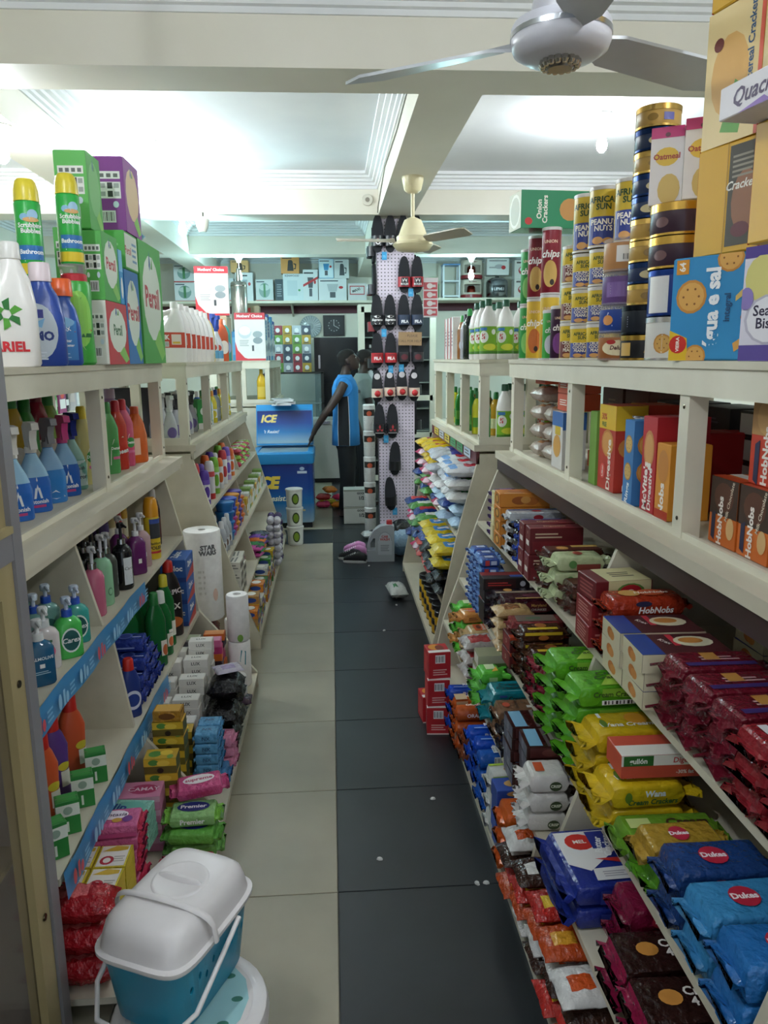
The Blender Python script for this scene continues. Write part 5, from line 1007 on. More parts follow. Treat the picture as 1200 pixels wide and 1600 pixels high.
wg = pkt('biscuit_packet', .19, .08, .075, '#d4d4d0', [('r', 0, .8, 1, 1, '#a8c83a'), ('e', .5, .4, .2, .3, '#a87838')], [('r', 0, .82, 1, 1, '#a8c83a'), ('e', .55, .3, .25, .3, '#a87838')], 5, .014, 'k', 41)
rows(wg, F0, 2.39, Zs0, 3, 'white and lime biscuit packet')
bz = box3('biscuit_carton', .16, .08, .055, '#2448a0', [('e', .5, .75, .3, .2, '#c89a58'), ('t', .6, .35, .26, 'Biscuits', '#e8eef8', 0, .02)], None, [('e', .5, .5, .3, .3, '#c89a58')]); rows(bz, F0 + .02, 2.3, Zs0, 4, 'small blue biscuit carton with cookie print')
ow = pkt('biscuit_packet', .2, .11, .07, '#c85a1c', [('r', .3, .2, .9, .8, '#d88a4c'), ('bar', .3, .3, .55, .8)], [('bar', .3, .4, .55, .9), ('lines', .2, .1, .9, .35, 2, '#f0d0b0')], 4, .02, 'k', 42)
rows(ow, F0, 2.19, Zs0, 3, 'orange biscuit packet with barcode')
cols_ = [('#b8481c', '#e0a030', 'orange'), ('#d4d2d0', '#c8501f', 'white'), ('#3a221a', '#e0dcd8', 'brown'), ('#b82a24', '#e8c03c', 'red')]
ks = [sack('snack_bag', .18, .122, .05, a, [(2, 6, 2, 5, b), (8, 10, 3, 6, '#e8e4e0')], 50 + i) for i, (a, b, _) in enumerate(cols_)]
for q, y in enumerate((2.063, 1.905, 1.77, 1.635, 1.5)):
    for i in range(4):
        c = (i * 3 + q) % 4; ks[c].put((F0 + .07 + jit(.012), y, Zs0 + .052 * i), jit(.03), '%s snack bag, layer %d, %s heap on the base shelf' % (cols_[c][2], i + 1, ORD[q].replace('bottom', 'first')), 'snack bag', 'heaped snack bags')
rn = box3('biscuit_carton', .1, .11, .13, '#b81f28', [('r', 0, .0, 1, .05, '#e8d8d0'), ('bar', .3, .6, .75, .9), ('lines', .2, .15, .85, .4, 3, '#e8b8b0')], [('r', .2, .2, .8, .8, '#c83a3c')], [('e', .4, .6, .3, .3, '#d8902c'), ('e', .6, .5, .2, .3, '#7a2a1c'), ('r', 0, .0, 1, .25, '#e8e4e0')])
for i in range(3): rn.put((.455, 3.27 + .006 * i, .001 + .131 * i), .08 * (i - 1), 'red biscuit carton standing on the floor, %s of stack' % ['bottom', 'middle', 'top'][i], 'carton')
rn.put((.44, 3.39, .001), .1, 'red biscuit carton standing on the floor behind the stack', 'carton')

# --- cabinet of the biscuit unit
Zc = 1.221; NX = -R90
hb = carton('biscuit_carton', .13, .11, .17, '#d06a20', {'F': [('r', 0, .45, 1, 1, '#3a2418'), ('e', .5, .72, .36, .22, '#5a3220'), ('t', .72, .74, .1, 'Milk Chocolate', '#e8dcc8', 75, .01), ('t', .42, .24, .18, 'HobNobs', '#f4ece4', 90, .04), ('p', [(.1, .1), (.24, .05), (.24, .5), (.1, .45)], '#22264a'), ('e', .8, .3, .14, .16, '#d8b078')], 'L': [('r', 0, .45, 1, 1, '#4a2c1c'), ('e', .5, .75, .3, .18, '#8a5a38'), ('t', .4, .25, .2, 'HobNobs', '#f4ece4', 90, .04), ('p', [(.1, .1), (.26, .05), (.26, .5), (.1, .45)], '#22264a'), ('r', .55, .86, .8, .92, '#e8e4e0')], 'R': [('r', 0, .45, 1, 1, '#4a2c1c'), ('t', .4, .25, .2, 'HobNobs', '#f4ece4', 90, .04)], 'T': [('r', .0, .4, 1, .7, '#e0ddd8'), ('r', 0, 0, 1, .3, '#b8401c')]})
for i, (x, y) in enumerate(((1.015, 1.80), (1.015, 1.66), (1.015, 1.52), (1.015, 1.38))): hb.put((x, y, Zc), NX, 'orange and dark brown oat biscuit carton, %s behind the thick post' % ['first', 'second', 'third', 'fourth'][i], 'carton')
hb2 = carton('biscuit_carton', .13, .11, .21, '#c83a1c', {'F': [('r', .0, .55, 1, 1, '#b88a50'), ('e', .5, .75, .35, .2, '#c89a5c'), ('t', .5, .26, .16, 'HobNobs', '#f4ece4', 90, .04), ('p', [(.15, .05), (.3, .0), (.3, .5), (.15, .45)], '#22264a')], 'R': [('t', .6, .3, .16, 'HobNobs', '#f4ece4', 90, .04), ('p', [(.1, .05), (.3, .0), (.3, .5), (.1, .45)], '#22264a')], 'L': [('t', .5, .3, .16, 'HobNobs', '#f4ece4', 90, .04), ('p', [(.1, .05), (.3, .0), (.3, .5), (.1, .45)], '#22264a'), ('r', 0, .55, 1, 1, '#b88a50')]})
for i, y in enumerate((1.66, 1.52, 1.38)): hb2.put((1.03, y, Zc + .172), NX, 'red-orange oat biscuit carton standing on brown ones, %s behind the thick post' % ['first', 'second', 'third'][i], 'carton')
rl = box3('biscuit_carton', .2, .14, .08, '#a8301c', [('r', 0, .6, 1, 1, '#c8502c'), ('e', .5, .4, .2, .3, '#c88a4c')], [('e', .5, .5, .3, .3, '#b86a3c')], [('r', .4, 0, .6, 1, '#d8d4d0')])
for i in range(3): rl.put((1.16, 1.75 - .01 * i, Zc + .081 * i), NX, 'rust red carton lying behind the brown oat biscuit cartons, %s' % ordinal(i, 3), 'carton')
dkb = box3('biscuit_carton', .24, .16, .075, '#1c1820', [('lines', .3, .3, .7, .6, 2, '#4a4658'), ('r', .02, .1, .3, .9, '#c8c8cc')], [('r', .05, .1, .95, .9, '#c8c8cc'), ('r', .2, .45, .35, .7, '#3a3a3c'), ('lines', .45, .3, .85, .7, 2, '#8a8a90')])
for j, y in enumerate((1.73, 2.12, 2.42, 2.72)):
    for i in range(4): dkb.put((1.305, y, Zc + .0765 * i), NX, 'black carton with white end label, %s, %s column at cabinet back' % (ordinal(i, 4), ORD[j].replace('bottom', 'first')), 'carton')
brb = box3('biscuit_carton', .24, .16, .11, '#5a2a22', [('lines', .3, .3, .7, .6, 2, '#8a5a48')]);
for j, y in enumerate((3.05, 3.32)):
    for i in range(3): brb.put((1.31, y, Zc + .111 * i), NX, 'maroon brown carton, %s, %s column at cabinet back' % (ordinal(i, 3), ['nearer', 'farther'][j]), 'carton')
carton('biscuit_carton', .07, .12, .27, '#7aa84a', {'L': [('r', .1, .1, .9, .9, '#8ab85a'), ('bar', .2, .3, .6, .6), ('r', .1, .62, .5, .9, '#e8ecd8')], 'R': [('r', .1, .1, .9, .9, '#8ab85a')]}).put((1.02, 2.77, Zc), NX, 'green carton beside the post, behind the digestive carton', 'carton')
dg = carton('biscuit_carton', .16, .11, .30, '#b83020', {'F': [('r', 0, .72, 1, 1, '#e0b828'), ('t', .3, .86, .1, '30%', '#b82a20', 0, .03), ('t', .3, .77, .07, 'FREE', '#3a6a2c', 0, .03), ('e', .55, .56, .36, .16, '#c8843c'), ('e', .55, .56, .3, .13, '#d89a50'), ('t', .68, .24, .16, 'Digestive', '#f4ece0', 90, .03), ('e', .32, .22, .16, .09, '#d8504a'), ('t', .32, .22, .06, 'Ulker', '#f4ece0', 90, .03)], 'R': [('r', 0, .72, 1, 1, '#e0b828'), ('e', .5, .52, .4, .12, '#c8843c'), ('t', .5, .22, .2, 'Digestive', '#f4ece0', 90, .03)]})
dg.put((1.02, 2.64, Zc), NX, 'tall red digestive carton with yellow top', 'carton')
carton('biscuit_carton', .16, .11, .30, '#c83a24', {'F': [('r', 0, .72, 1, 1, '#e0b828'), ('e', .5, .5, .3, .14, '#c8843c')], 'L': [('r', 0, .72, 1, 1, '#e0b828')]}).put((1.14, 2.66, Zc), NX, 'tall red and yellow carton behind the digestive carton', 'carton')
pw_ = pkt('wrapped_pack', .27, .08, .075, '#d4d4da', [('r', .45, 0, .6, 1, '#b82a30'), ('r', .36, 0, .45, 1, '#d8902c')], [('r', .45, 0, .6, 1, '#b82a30')], 3.5, .012, 'k', 60); 
o = pw_.put((.975, 2.47, Zc + .137), 0, 'upright white wrapped pack with red and orange bands', 'pack', tilt=(0, R90))
carton('biscuit_carton', .075, .1, .27, '#3a7ab8', {'F': [('cookie', .5, .72, .38, '#b8843c', '#d8b060'), ('cookie', .5, .4, .38, '#b8843c', '#d8b060'), ('t', .5, .14, .12, 'Rings', '#f0f4f8', 80, .03)], 'R': [('cookie', .5, .72, .38), ('cookie', .5, .4, .38)], 'L': [('r', 0, .5, 1, 1, '#8ab0d8')]}).put((.985, 2.36, Zc), NX, 'slim blue carton with ring biscuits printed on it', 'carton')
rdc = carton('biscuit_carton', .1, .16, .29, '#b8242c', {'R': [('r', 0, 0, 1, 1, '#b01f2a'), ('t', .5, .5, .1, 'Digestive', '#f4ece0', 90, .03)], 'F': [('e', .5, .66, .38, .2, '#c8884c'), ('e', .5, .66, .3, .16, '#d8a060'), ('t', .35, .25, .14, "McVitie's", '#f4ece4', 90, .04), ('t', .7, .25, .12, 'Digestive', '#f4ece4', 90, .03), ('r', .5, .45, .7, .52, '#e8e4e0')], 'L': [('e', .5, .72, .4, .07, '#c8686c'), ('t', .5, .72, .06, 'Berggren', '#f4ece0', 0, .03)]})
rdc.put((1.03, 2.24, Zc), NX, 'red digestive carton with cookie print beside the blue ring carton', 'carton')
carton('biscuit_carton', .09, .12, .22, '#d8902c', {'F': [('e', .5, .7, .4, .22, '#c8843c'), ('t', .5, .26, .2, 'Nobs', '#f4ece4', 90, .04), ('r', 0, 0, 1, .12, '#b83a1c')], 'L': [('r', 0, 0, 1, .5, '#c84a1c'), ('e', .5, .75, .35, .18, '#d8b070')]}).put((1.01, 2.135, Zc), NX, 'yellow and orange carton beside the red digestive carton', 'carton')
carton('biscuit_carton', .12, .14, .24, '#a81c24', {'L': [('e', .5, .6, .4, .1, '#e8d8d0')], 'F': [('r', 0, .4, 1, .6, '#d8a060')]}).put((1.185, 2.265, Zc), NX, 'deep red carton behind the red digestive carton', 'carton')
clb = sack('cookie_bag', .14, .16, .082, '#b8a89c', [(2, 6, 2, 5, '#b8845c'), (7, 10, 3, 6, '#8a4a34')], 61, 'k')
for i in range(4): clb.put((1.02, 3.58, Zc + .085 * i), .04 * i, 'clear cookie bag with brown biscuits, %s' % ordinal(i, 4), 'cookie bag')
for i in range(3): clb.put((1.03, 3.40, Zc + .085 * i), -.05 * i, 'clear cookie bag beside the white and yellow carton, %s' % ordinal(i, 3), 'cookie bag')
carton('biscuit_carton', .15, .1, .24, '#d8d4d0', {'F': [('r', 0, .75, 1, 1, '#3a6ab0'), ('e', .5, .4, .36, .2, '#d8a04a'), ('r', .3, .6, .8, .75, '#d8b82c')], 'R': [('r', 0, .7, 1, 1, '#3a6ab0'), ('e', .5, .4, .3, .2, '#d8a04a')]}).put((1.0, 3.19, Zc), NX, 'white carton with biscuits and blue top, between two posts', 'carton')
orc = box3('biscuit_carton', .16, .13, .07, '#c8502c', [('lines', .2, .3, .8, .7, 3, '#e8dcd0')], [('r', .1, .1, .9, .9, '#dcd8d4'), ('r', .2, .5, .4, .8, '#3a3a3c')])
for i, c in enumerate((.355, .0)): orc.put((1.02, 3.5, Zc + .345), NX, 'orange carton with white label lying on the clear cookie bags', 'carton') if i == 0 else None
for i in range(3): orc.put((1.03, 3.17, Zc + .245 + .0715 * i) if i < 2 else (1.17, 3.17, Zc), NX, ['orange carton with white label lying on the white carton', 'orange carton under the cabinet top', 'orange carton hidden behind the white carton'][i], 'carton')

# --- top of the biscuit unit
RZ = -.36
def chipcan(c1, c2, t, h=.27, r=.04, lid='#d8d4d4'):
    return tin('chips_can', r, h, c1, lid, [('e', .5, .3, .34, .22, c2), ('t', .5, .62, .17, t, '#f4f0ec', 0, .03, .25), ('t', .5, .82, .07, 'UNION', '#e8c8b0', 0, .03), ('e', .6, .16, .1, .05, '#2a1a18')], 2.2, 'p', .012)
for i, (x, y) in enumerate(((.94, 3.56), (.94, 3.33))): chipcan('#e0b83a', '#c86a2c', 'chips').put((x, y, T1), RZ, 'yellow and red chips can, lower one, %s' % ['by the green cans', 'beside the plum can'][i], 'chips can')
chipcan('#8a1c30', '#d8b060', 'chips').put((.94, 3.56, T1 + .271), RZ, 'crimson chips can standing on the yellow chips can', 'chips can'); chipcan('#8a1c30', '#d8b060', 'chips').put((.94, 3.33, T1 + .271), RZ, 'crimson chips can standing beside its twin under the onion cracker tin', 'chips can')
chipcan('#3aa050', '#8ad070', 'chips', .25).put((.94, 3.69, T1), RZ, 'green chips can at the far end of the row', 'chips can'); chipcan('#4ab050', '#d8d8e0', 'chips', .2).put((.92, 3.21, T1), RZ, 'short green chips can in front of the plum can', 'chips can')
chipcan('#3a1a3a', '#7a3a8a', 'chips', .21).put((.925, 3.11, T1), RZ, 'plum chips can beside the nut cans', 'chips can')
chipcan('#3aa050', '#8ad070', 'chips', .25).put((.94, 3.69, T1 + .251), RZ, 'green chips can standing on another green chips can', 'chips can')
on = carton('cracker_tin', .33, .15, .15, '#1f8a5a', {'F': [('r', .0, .0, 1, 1, '#1f8a5a'), ('t', .28, .5, .2, 'Onion\nCrackers', '#f0ece0', 90, .03), ('e', .65, .5, .14, .3, '#c8904c'), ('p', [(.74, .2), (.86, .15), (.9, .45), (.8, .5)], '#5ab84a'), ('e', .1, .18, .05, .1, '#c8302c'), ('r', .95, 0, 1, 1, '#a82a28')], 'L': [('r', 0, 0, 1, 1, '#b8b090'), ('e', .5, .5, .46, .46, '#d8d4c0'), ('e', .5, .5, .38, .38, '#a8a488')]}, 'm', False)
on.put((.965, 3.43, T1 + .543), .1, 'green onion cracker tin lying on the crimson chips cans', 'tin')
def nutcan(h, c1, c2, t, r=.05): return tin('nut_can', r, h, c1, '#d8d4d0', [('r', 0, 0, 1, .52, c2), ('t', .5, .76, .16, 'AFRICAN\nSUN', '#1f4a2c', 0, .03), ('t', .5, .36, .14, t, '#f4ece0', 0, .03), ('e', .35, .08, .16, .07, '#d8a060'), ('e', .65, .07, .16, .06, '#c8904c')], 2.4, 'p', .012)
nb, nblu = nutcan(.14, '#e0c038', '#6a1c1c', 'CRUNCHY\nCOFFEE\nPEANUTS', .048), nutcan(.125, '#e0c038', '#26388a', 'CRUNCHY\nCOCONUT\nPEANUTS', .046)
for i in range(3): nb.put((.94, 3.0 - .0 * i, T1 + .141 * i), RZ, 'yellow and brown coffee peanut can, %s' % ordinal(i, 3), 'nut can')
for i in range(3): nblu.put((.94, 2.875, T1 + .126 * i), RZ, 'yellow and navy coconut peanut can, %s' % ordinal(i, 3), 'nut can')
nt_ = nutcan(.2, '#d8b83c', '#26388a', 'PEANUT\nNUTS', .05)
nt_.put((.94, 2.87, T1 + .379), RZ, 'tall yellow and blue nut can on the coconut peanut cans', 'nut can')
for i in range(3): nblu.put((.96, 2.75, T1 + .126 * i), RZ, 'yellow and navy coconut peanut can, second column, %s' % ordinal(i, 3), 'nut can')
nt_.put((.955, 2.745, T1 + .379), RZ, 'tall yellow and blue nut can, middle of three', 'nut can')
for i in range(3): nblu.put((1.0, 2.62, T1 + .126 * i), RZ, 'yellow and navy coconut peanut can behind the clear tubs, %s' % ordinal(i, 3), 'nut can')
nt_.put((1.0, 2.62, T1 + .379), RZ, 'tall yellow and blue nut can beside the tin tower', 'nut can')
def tub(c, els, h=.085, r=.07): return tin('biscuit_tub', r, h, c, '#c8c4c8', els, 2.2, 'a', .014)
tub('#a8683a', [('e', .45, .5, .36, .4, '#e8d8b0'), ('t', .45, .5, .3, 'Deluxe', '#5a1c1c', 0, .03, .2), ('e', .3, .8, .1, .12, '#b82a28')], .085).put((.94, 2.49, T1), RZ, 'brown biscuit tub with script lettering, bottom of the clear tub stack', 'tub')
tub('#2a4a9a', [('p', [(.1, .3), (.5, .6), (.9, .4), (.9, .8), (.2, .9)], '#e8eef8'), ('e', .2, .5, .12, .26, '#d8904c'), ('lines', .3, .15, .8, .3, 1, '#c8d4f0')], .085).put((.94, 2.49, T1 + .086), RZ, 'blue biscuit tub, second of the clear tub stack', 'tub')
tub('#6a4a86', [('r', .1, .2, .9, .8, '#7a5a9a'), ('lines', .2, .3, .6, .7, 4, '#d8d0e4')], .1).put((.945, 2.49, T1 + .172), RZ, 'violet biscuit tub, third of the clear tub stack', 'tub')
tub('#c08a58', [('r', .3, .25, .75, .9, '#e8e4e0'), ('bar', .42, .3, .68, .6), ('r', .78, .5, .84, .9, '#c02a38')], .1).put((.945, 2.49, T1 + .273), RZ, 'tan biscuit tub with white label, topmost of the clear tub stack', 'tub')
tn_b = tin('biscuit_tin', .068, .075, '#1a1a20', '#b8964a', [('t', .55, .5, .7, 'R', '#d8b060', 0, .02, .3), ('r', .0, .1, .25, .9, '#c8a050')], 2.4, 'm')
tn_b.put((.955, 2.34, T1), RZ, 'black and gold round tin, bottom of the tin tower', 'tin')
tin('biscuit_tin', .068, .085, '#1c222c', '#20242c', [('lines', .15, .2, .85, .8, 5, '#a8b0c0')], 2.4, 'm').put((.955, 2.34, T1 + .076), RZ, 'black round tin with text panel, second in the tin tower', 'tin')
tg = tin('biscuit_tin', .063, .0605, '#b8924a', '#c8a45c', [('e', .4, .5, .1, .3, '#8a6a2c'), ('r', .6, .2, .8, .8, '#5a5a9a')], 2.4, 'm'); tnv = tin('biscuit_tin', .063, .0605, '#1a2c50', '#22345c', [('e', .4, .5, .16, .34, '#c8b88a'), ('e', .5, .45, .1, .25, '#a89468')], 2.4, 'm')
for i in range(9): (tg if i in (0, 2, 3, 6, 8) else tnv).put((.965, 2.345, T1 + .162 + .0612 * i), RZ + jit(.3), ('gold' if i in (0, 2, 3, 6, 8) else 'navy') + ' round tin in the tall tower, %s above the black tins' % (ORD[i] if i else 'first'), 'tin')
tc_ = tin('biscuit_tin', .08, .12, '#e4e0d8', '#d8d8dc', [('cookie', .3, .4, .14), ('cookie', .55, .6, .13), ('cookie', .75, .3, .14), ('cookie', .5, .25, .1)], 2.4, 'm'); tc_.put((.98, 2.18, T1), RZ, 'white round tin with cookies printed on it', 'tin')
tin('biscuit_tin', .08, .125, '#24408a', '#26408a', [('r', 0, 0, .35, 1, '#e0dcd8'), ('e', .75, .5, .12, .24, '#c82a34'), ('e', .75, .5, .09, .18, '#e8e4e0'), ('t', .75, .5, .16, 'ISO', '#c82a34', 0, .03)], 2.4, 'm').put((.98, 2.18, T1 + .121), RZ, 'blue and white round tin above the cookie tin', 'tin')
for i in range(2): tin('biscuit_tin', .084, .085, '#3a2434', '#c8a050', [('e', .75, .5, .14, .3, '#2a1a26'), ('e', .2, .5, .1, .26, '#6a4a4a')], 2.4, 'm', .022).put((.98, 2.18, T1 + .247 + .086 * i), RZ, 'dark plum round tin with gold rims, %s of two' % ['lower', 'upper'][i], 'tin')
wp_ = carton('cracker_carton', .085, .07, .2, '#e4dedc', {'F': [('r', 0, .86, 1, 1, '#c83a7a'), ('e', .5, .9, .08, .03, '#6a3a4a'), ('e', .5, .62, .36, .12, '#e0b83a'), ('t', .5, .62, .1, 'Oatmeal', '#a83a2c', 0, .03), ('e', .6, .2, .34, .2, '#d0b060')], 'R': [('r', 0, .86, 1, 1, '#c83a7a'), ('r', .6, .2, 1, .5, '#b8843c'), ('e', .8, .6, .08, .03, '#c83a7a')], 'L': [('r', 0, .86, 1, 1, '#c83a7a')]})
for i, (x, y) in enumerate(((.945, 2.215), (1.0, 2.125))): wp_.put((x, y, T1 + .42), -.5, 'white and pink cracker carton on the plum tins, %s' % ['beside the gold tower', 'beside the yellow cartons'][i], 'carton')
ag = carton('cracker_carton', .24, .13, .25, '#2f8ac0', {'F': [('cookie', .22, .62, .17), ('cookie', .62, .96, .14), ('cookie', .3, .04, .12), ('p', [(0, 0), (.22, 0), (.2, .22), (0, .3)], '#e0b828'), ('e', .1, .16, .1, .09, '#c8281f'), ('t', .1, .16, .05, 'VIEIRA', '#f4ece0', 90, .03), ('r', .04, .84, .18, .98, '#d8902c'), ('t', .11, .91, .09, '64', '#f4ece0', 90, .03), ('e', .86, .4, .1, .07, '#8a4a20'), ('t', .86, .4, .08, '12', '#f4ece0', 90, .03), ('p', [(.72, .08), (.98, .25), (.96, .32), (.7, .16)], '#d8a050'), ('p', [(.84, .74), (.98, .72), (.96, .86)], '#4a9a3c'), ('p', [(.7, .55), (.95, .72), (.9, .78), (.7, .6)], '#d8b868'), ('t', .46, .5, .2, 'água e sal', '#f4f6f8', 90, .04), ('t', .62, .5, .09, 'integral', '#26507a', 90, .02)], 'R': [('r', .1, .1, .9, .9, '#4a9ace')]})
ag.put((.99, 1.90, T1), NX + .6, 'light blue cracker carton with large white vertical lettering', 'carton')
sw_ = carton('cracker_carton', .22, .14, .235, '#d8d4e0', {'F': [('r', 0, .9, 1, 1, '#4a3a86'), ('r', 0, 0, 1, .14, '#5a4a92'), ('e', .2, .72, .18, .2, '#d0c87a'), ('p', [(.4, .6), (.55, .8), (.7, .62), (.56, .5)], '#26402c'), ('e', .32, .36, .28, .22, '#b8b4c4'), ('e', .32, .36, .25, .2, '#e4e2e8'), ('t', .38, .38, .13, 'Seaweed\nBiscuits', '#2a2440', 0, .02), ('e', .9, .4, .2, .3, '#8a7ab8'), ('e', .05, .55, .08, .1, '#8a7ab8')], 'R': [('r', .1, .1, .9, .9, '#c8c0dc')]})
sw_.put((.99, 1.57, T1), NX + .4, 'white and violet seaweed biscuit carton', 'carton')
yc = carton('cracker_carton', .2, .11, .25, '#d0a028', {'F': [('r', .46, .0, .475, 1, '#a87c1c'), ('r', .5, .06, .98, .96, '#3a3428'), ('e', .76, .45, .2, .28, '#8a5a3c'), ('lines', .55, .66, .9, .88, 5, '#8a8474'), ('t', .75, .6, .11, 'Crackers', '#e0dcd0', 0, .02, .3), ('e', .72, .2, .14, .07, '#5a1c28')], 'R': [('r', .0, .0, .06, 1, '#b82a20'), ('r', .1, .1, .9, .9, '#d8aa30')], 'L': [('r', .94, .0, 1, 1, '#b82a20')]})
yc.put((1.0, 1.885, T1 + .251), NX + .3, 'yellow cracker carton standing on the light blue carton', 'carton'); yc.put((1.0, 1.64, T1 + .252), NX + .15, 'yellow cracker carton standing on the seaweed carton', 'carton')
mc_ = carton('cracker_carton', .2, .11, .30, '#d8aa30', {'F': [('r', .0, .0, .84, 1, '#e0c890'), ('e', .4, .5, .3, .3, '#d8a860'), ('p', [(.3, .1), (.6, .05), (.7, .35), (.5, .45)], '#5a9a3c'), ('e', .7, .2, .1, .08, '#e0c02c'), ('r', .84, 0, .9, 1, '#d8604a'), ('t', .72, .6, .09, 'Multicereal Crackers', '#26507a', 90, .02), ('e', .2, .75, .08, .05, '#6a2a20')], 'R': [('lines', .2, .2, .8, .8, 8, '#b08a30')]})
mc_.put((1.0, 1.885, T1 + .502), NX + .25, 'yellow multicereal cracker carton high in the stack', 'carton'); mc_.put((1.0, 1.64, T1 + .571), NX + .1, 'yellow multicereal cracker carton beside the white carton', 'carton')
carton('cracker_carton', .2, .17, .065, '#dcd8dc', {'F': [('t', .5, .5, .7, 'Quack', '#4a3a5a', 0, .02, .3), ('p', [(.3, 0), (.7, .2), (.8, 0)], '#8a6ab0')], 'R': [('r', .1, .1, .9, .9, '#e4e0e4')]}).put((.945, 1.645, T1 + .504), NX + .15, 'white carton with slanted script jutting from the stack', 'carton')
yc.put((.995, 1.87, T1 + .803), NX + .2, 'yellow carton topping the right-hand stack', 'carton')
# ---------------------------------------------------------------- second left unit: bleach, aerosols, tubs
ORD2 = ['first'] + ORD[1:]
jik = jug('bleach_jug', .16, .1, .33, '#eceae8', '#f2f0ee', [('r', .02, .05, .98, .8, '#c8442c'), ('r', .4, .2, .75, .7, '#e4d8d0'), ('r', .44, .25, .7, .35, '#e0b83c'), ('t', .2, .55, .3, 'JIK', '#f4f0ee', 0, .05), ('bar', .15, .1, .3, .35)], 'p', .022, .03, side=-1, labelz=(.25, .62))
for i in range(7): jik.put((-.885, 4.47 + .175 * i, T1), .55, 'white bleach jug with red label, front row, %s from the largest green carton' % ORD2[i], 'bleach jug')
for i in range(6): jik.put((-1.1, 4.5 + .18 * i, T1), .55, 'white bleach jug with red label, back row, %s from the largest green carton' % ORD2[i], 'bleach jug')
cap_bottle('cleaner_bottle', .045, .035, .34, '#e0c038', '#c8302c', [('r', 0, .1, 1, .6, '#d8d4c0')], 3, 'p', .05, .02).put((-.87, 5.7, T1), .5, 'yellow bottle with red cap after the bleach jugs', 'bottle')
sw1 = spray_bottle('spray_bottle', .1, .065, .34, '#dfe2e6', '#2a4aa8', (.1, .6, .85, [('r', 0, 0, 1, .5, '#5aa0cc'), ('e', .5, .7, .3, .2, '#c84a3c')]), 'p')
for i in range(4): sw1.put((-.865 - .09 * (i % 2), 5.84 + .12 * i, T1), .6, 'white spray bottle with navy trigger beyond the bleach jugs', 'spray bottle', 'white sprays beyond the bleach jugs')
cap_bottle('cleaner_bottle', .05, .035, .33, '#c8562c', '#d86a3c', [('e', .5, .5, .4, .4, '#e8e0d8')], 3, 'p').put((-.86, 6.36, T1), .6, 'orange bottle beside the white sprays', 'bottle')
cap_bottle('cleaner_bottle', .05, .035, .33, '#3aa8a0', '#e8e8e8', [('e', .5, .5, .4, .4, '#9ab0e0')], 3, 'p').put((-.86, 6.52, T1), .6, 'teal bottle at the end of the shelf top', 'bottle')
def mcbox(w, d, h): return carton('appliance_carton', w, d, h, '#e4e2e0', {'F': [('r', .0, .86, 1, 1, '#c83a44'), ('t', .5, .93, .08, "Mothers' Choice", '#f4f0f0', 0, .03), ('e', .33, .6, .22, .14, '#c8d0d4'), ('e', .33, .63, .2, .1, '#f2f4f4'), ('e', .75, .55, .16, .07, '#9aa8ac'), ('e', .75, .42, .16, .07, '#8a989c'), ('p', [(0, .0), (.6, 0), (.3, .06), (.08, .22), (0, .4)], '#c83a44'), ('r', .55, .2, .62, .32, '#4a5054'), ('lines', .15, .3, .45, .44, 4, '#a8b0b0'), ('r', .2, .0, 1, .04, '#c83a44')], 'R': [('r', 0, .86, 1, 1, '#c83a44'), ('e', .5, .5, .3, .14, '#b0bcc0')]})
sup_ = carton('storage_carton', .3, .3, .37, '#b8a88c', {'F': [('lines', .3, .4, .7, .6, 3, '#8a7a60')]})
sup_.put((-1.0, 6.78, T1), 0, 'plain brown carton under the mixer carton on the shelf top', 'carton')
mcbox(.27, .22, .39).put((-.97, 6.74, T1 + .372), .1, 'white and red kitchen scale carton raised on a brown carton', 'carton')
# frame cabinet of the second left unit
bt = [('#c8ccd0', '#dfe2e4'), ('#8a90a8', '#d8d8dc'), ('#b8bcc4', '#2a2a30')]
for i in range(10):
    c, cc = bt[i % 3]
    spray_bottle('spray_bottle', .08, .06, .27, c, cc, (.1, .55, .85, [('e', .5, .5, .4, .4, '#7a6aa8')]), 'g').put((-.93 - .1 * (i % 2), 4.52 + .085 * i, Z1), .5, ['pale grey', 'slate', 'silver'][i % 3] + ' spray bottle in the open frame under the bleach jugs', 'spray bottle', ['pale grey', 'slate', 'silver'][i % 3] + ' sprays under the bleach jugs')
for i in range(2): carton('freshener_carton', .09, .07, .2, '#2f9a48', {'F': [('e', .5, .6, .3, .14, '#e8f0e8'), ('r', 0, 0, 1, .2, '#e8e4e0')], 'L': [('e', .5, .6, .3, .14, '#e8f0e8')]}).put((-.9, 5.42 + .11 * i, Z1), .7, 'green air freshener carton in the open frame, %s of two' % ['nearer the grey sprays', 'nearer the post'][i], 'carton')
for i in range(12):
    c = ['#c8d4e0', '#3a6ab8', '#d8c83a', '#7a9a5a'][i % 4]
    cap_bottle('cleaner_bottle', .035, .03, .24, c, ['#2a4aa8', '#e8e8e8', '#d8902c', '#3a8a4a'][i % 4], [('r', .1, .1, .9, .8, '#e0e4e8'), ('e', .5, .4, .3, .3, c)], 3, 'g').put((-.9 - .09 * (i % 2), 5.72 + .1 * i, Z1), .6, ['pale blue', 'blue', 'yellow', 'sage green'][i % 4] + ' small bottle in the far part of the open frame', 'bottle', ['pale blue', 'blue', 'yellow', 'sage green'][i % 4] + ' small bottles of the far frame')
carton('storage_carton', .3, .16, .3, '#3a3a44', {}).put((-1.24, 4.95, Z1), 0, 'dark carton at the back of the open frame', 'carton')
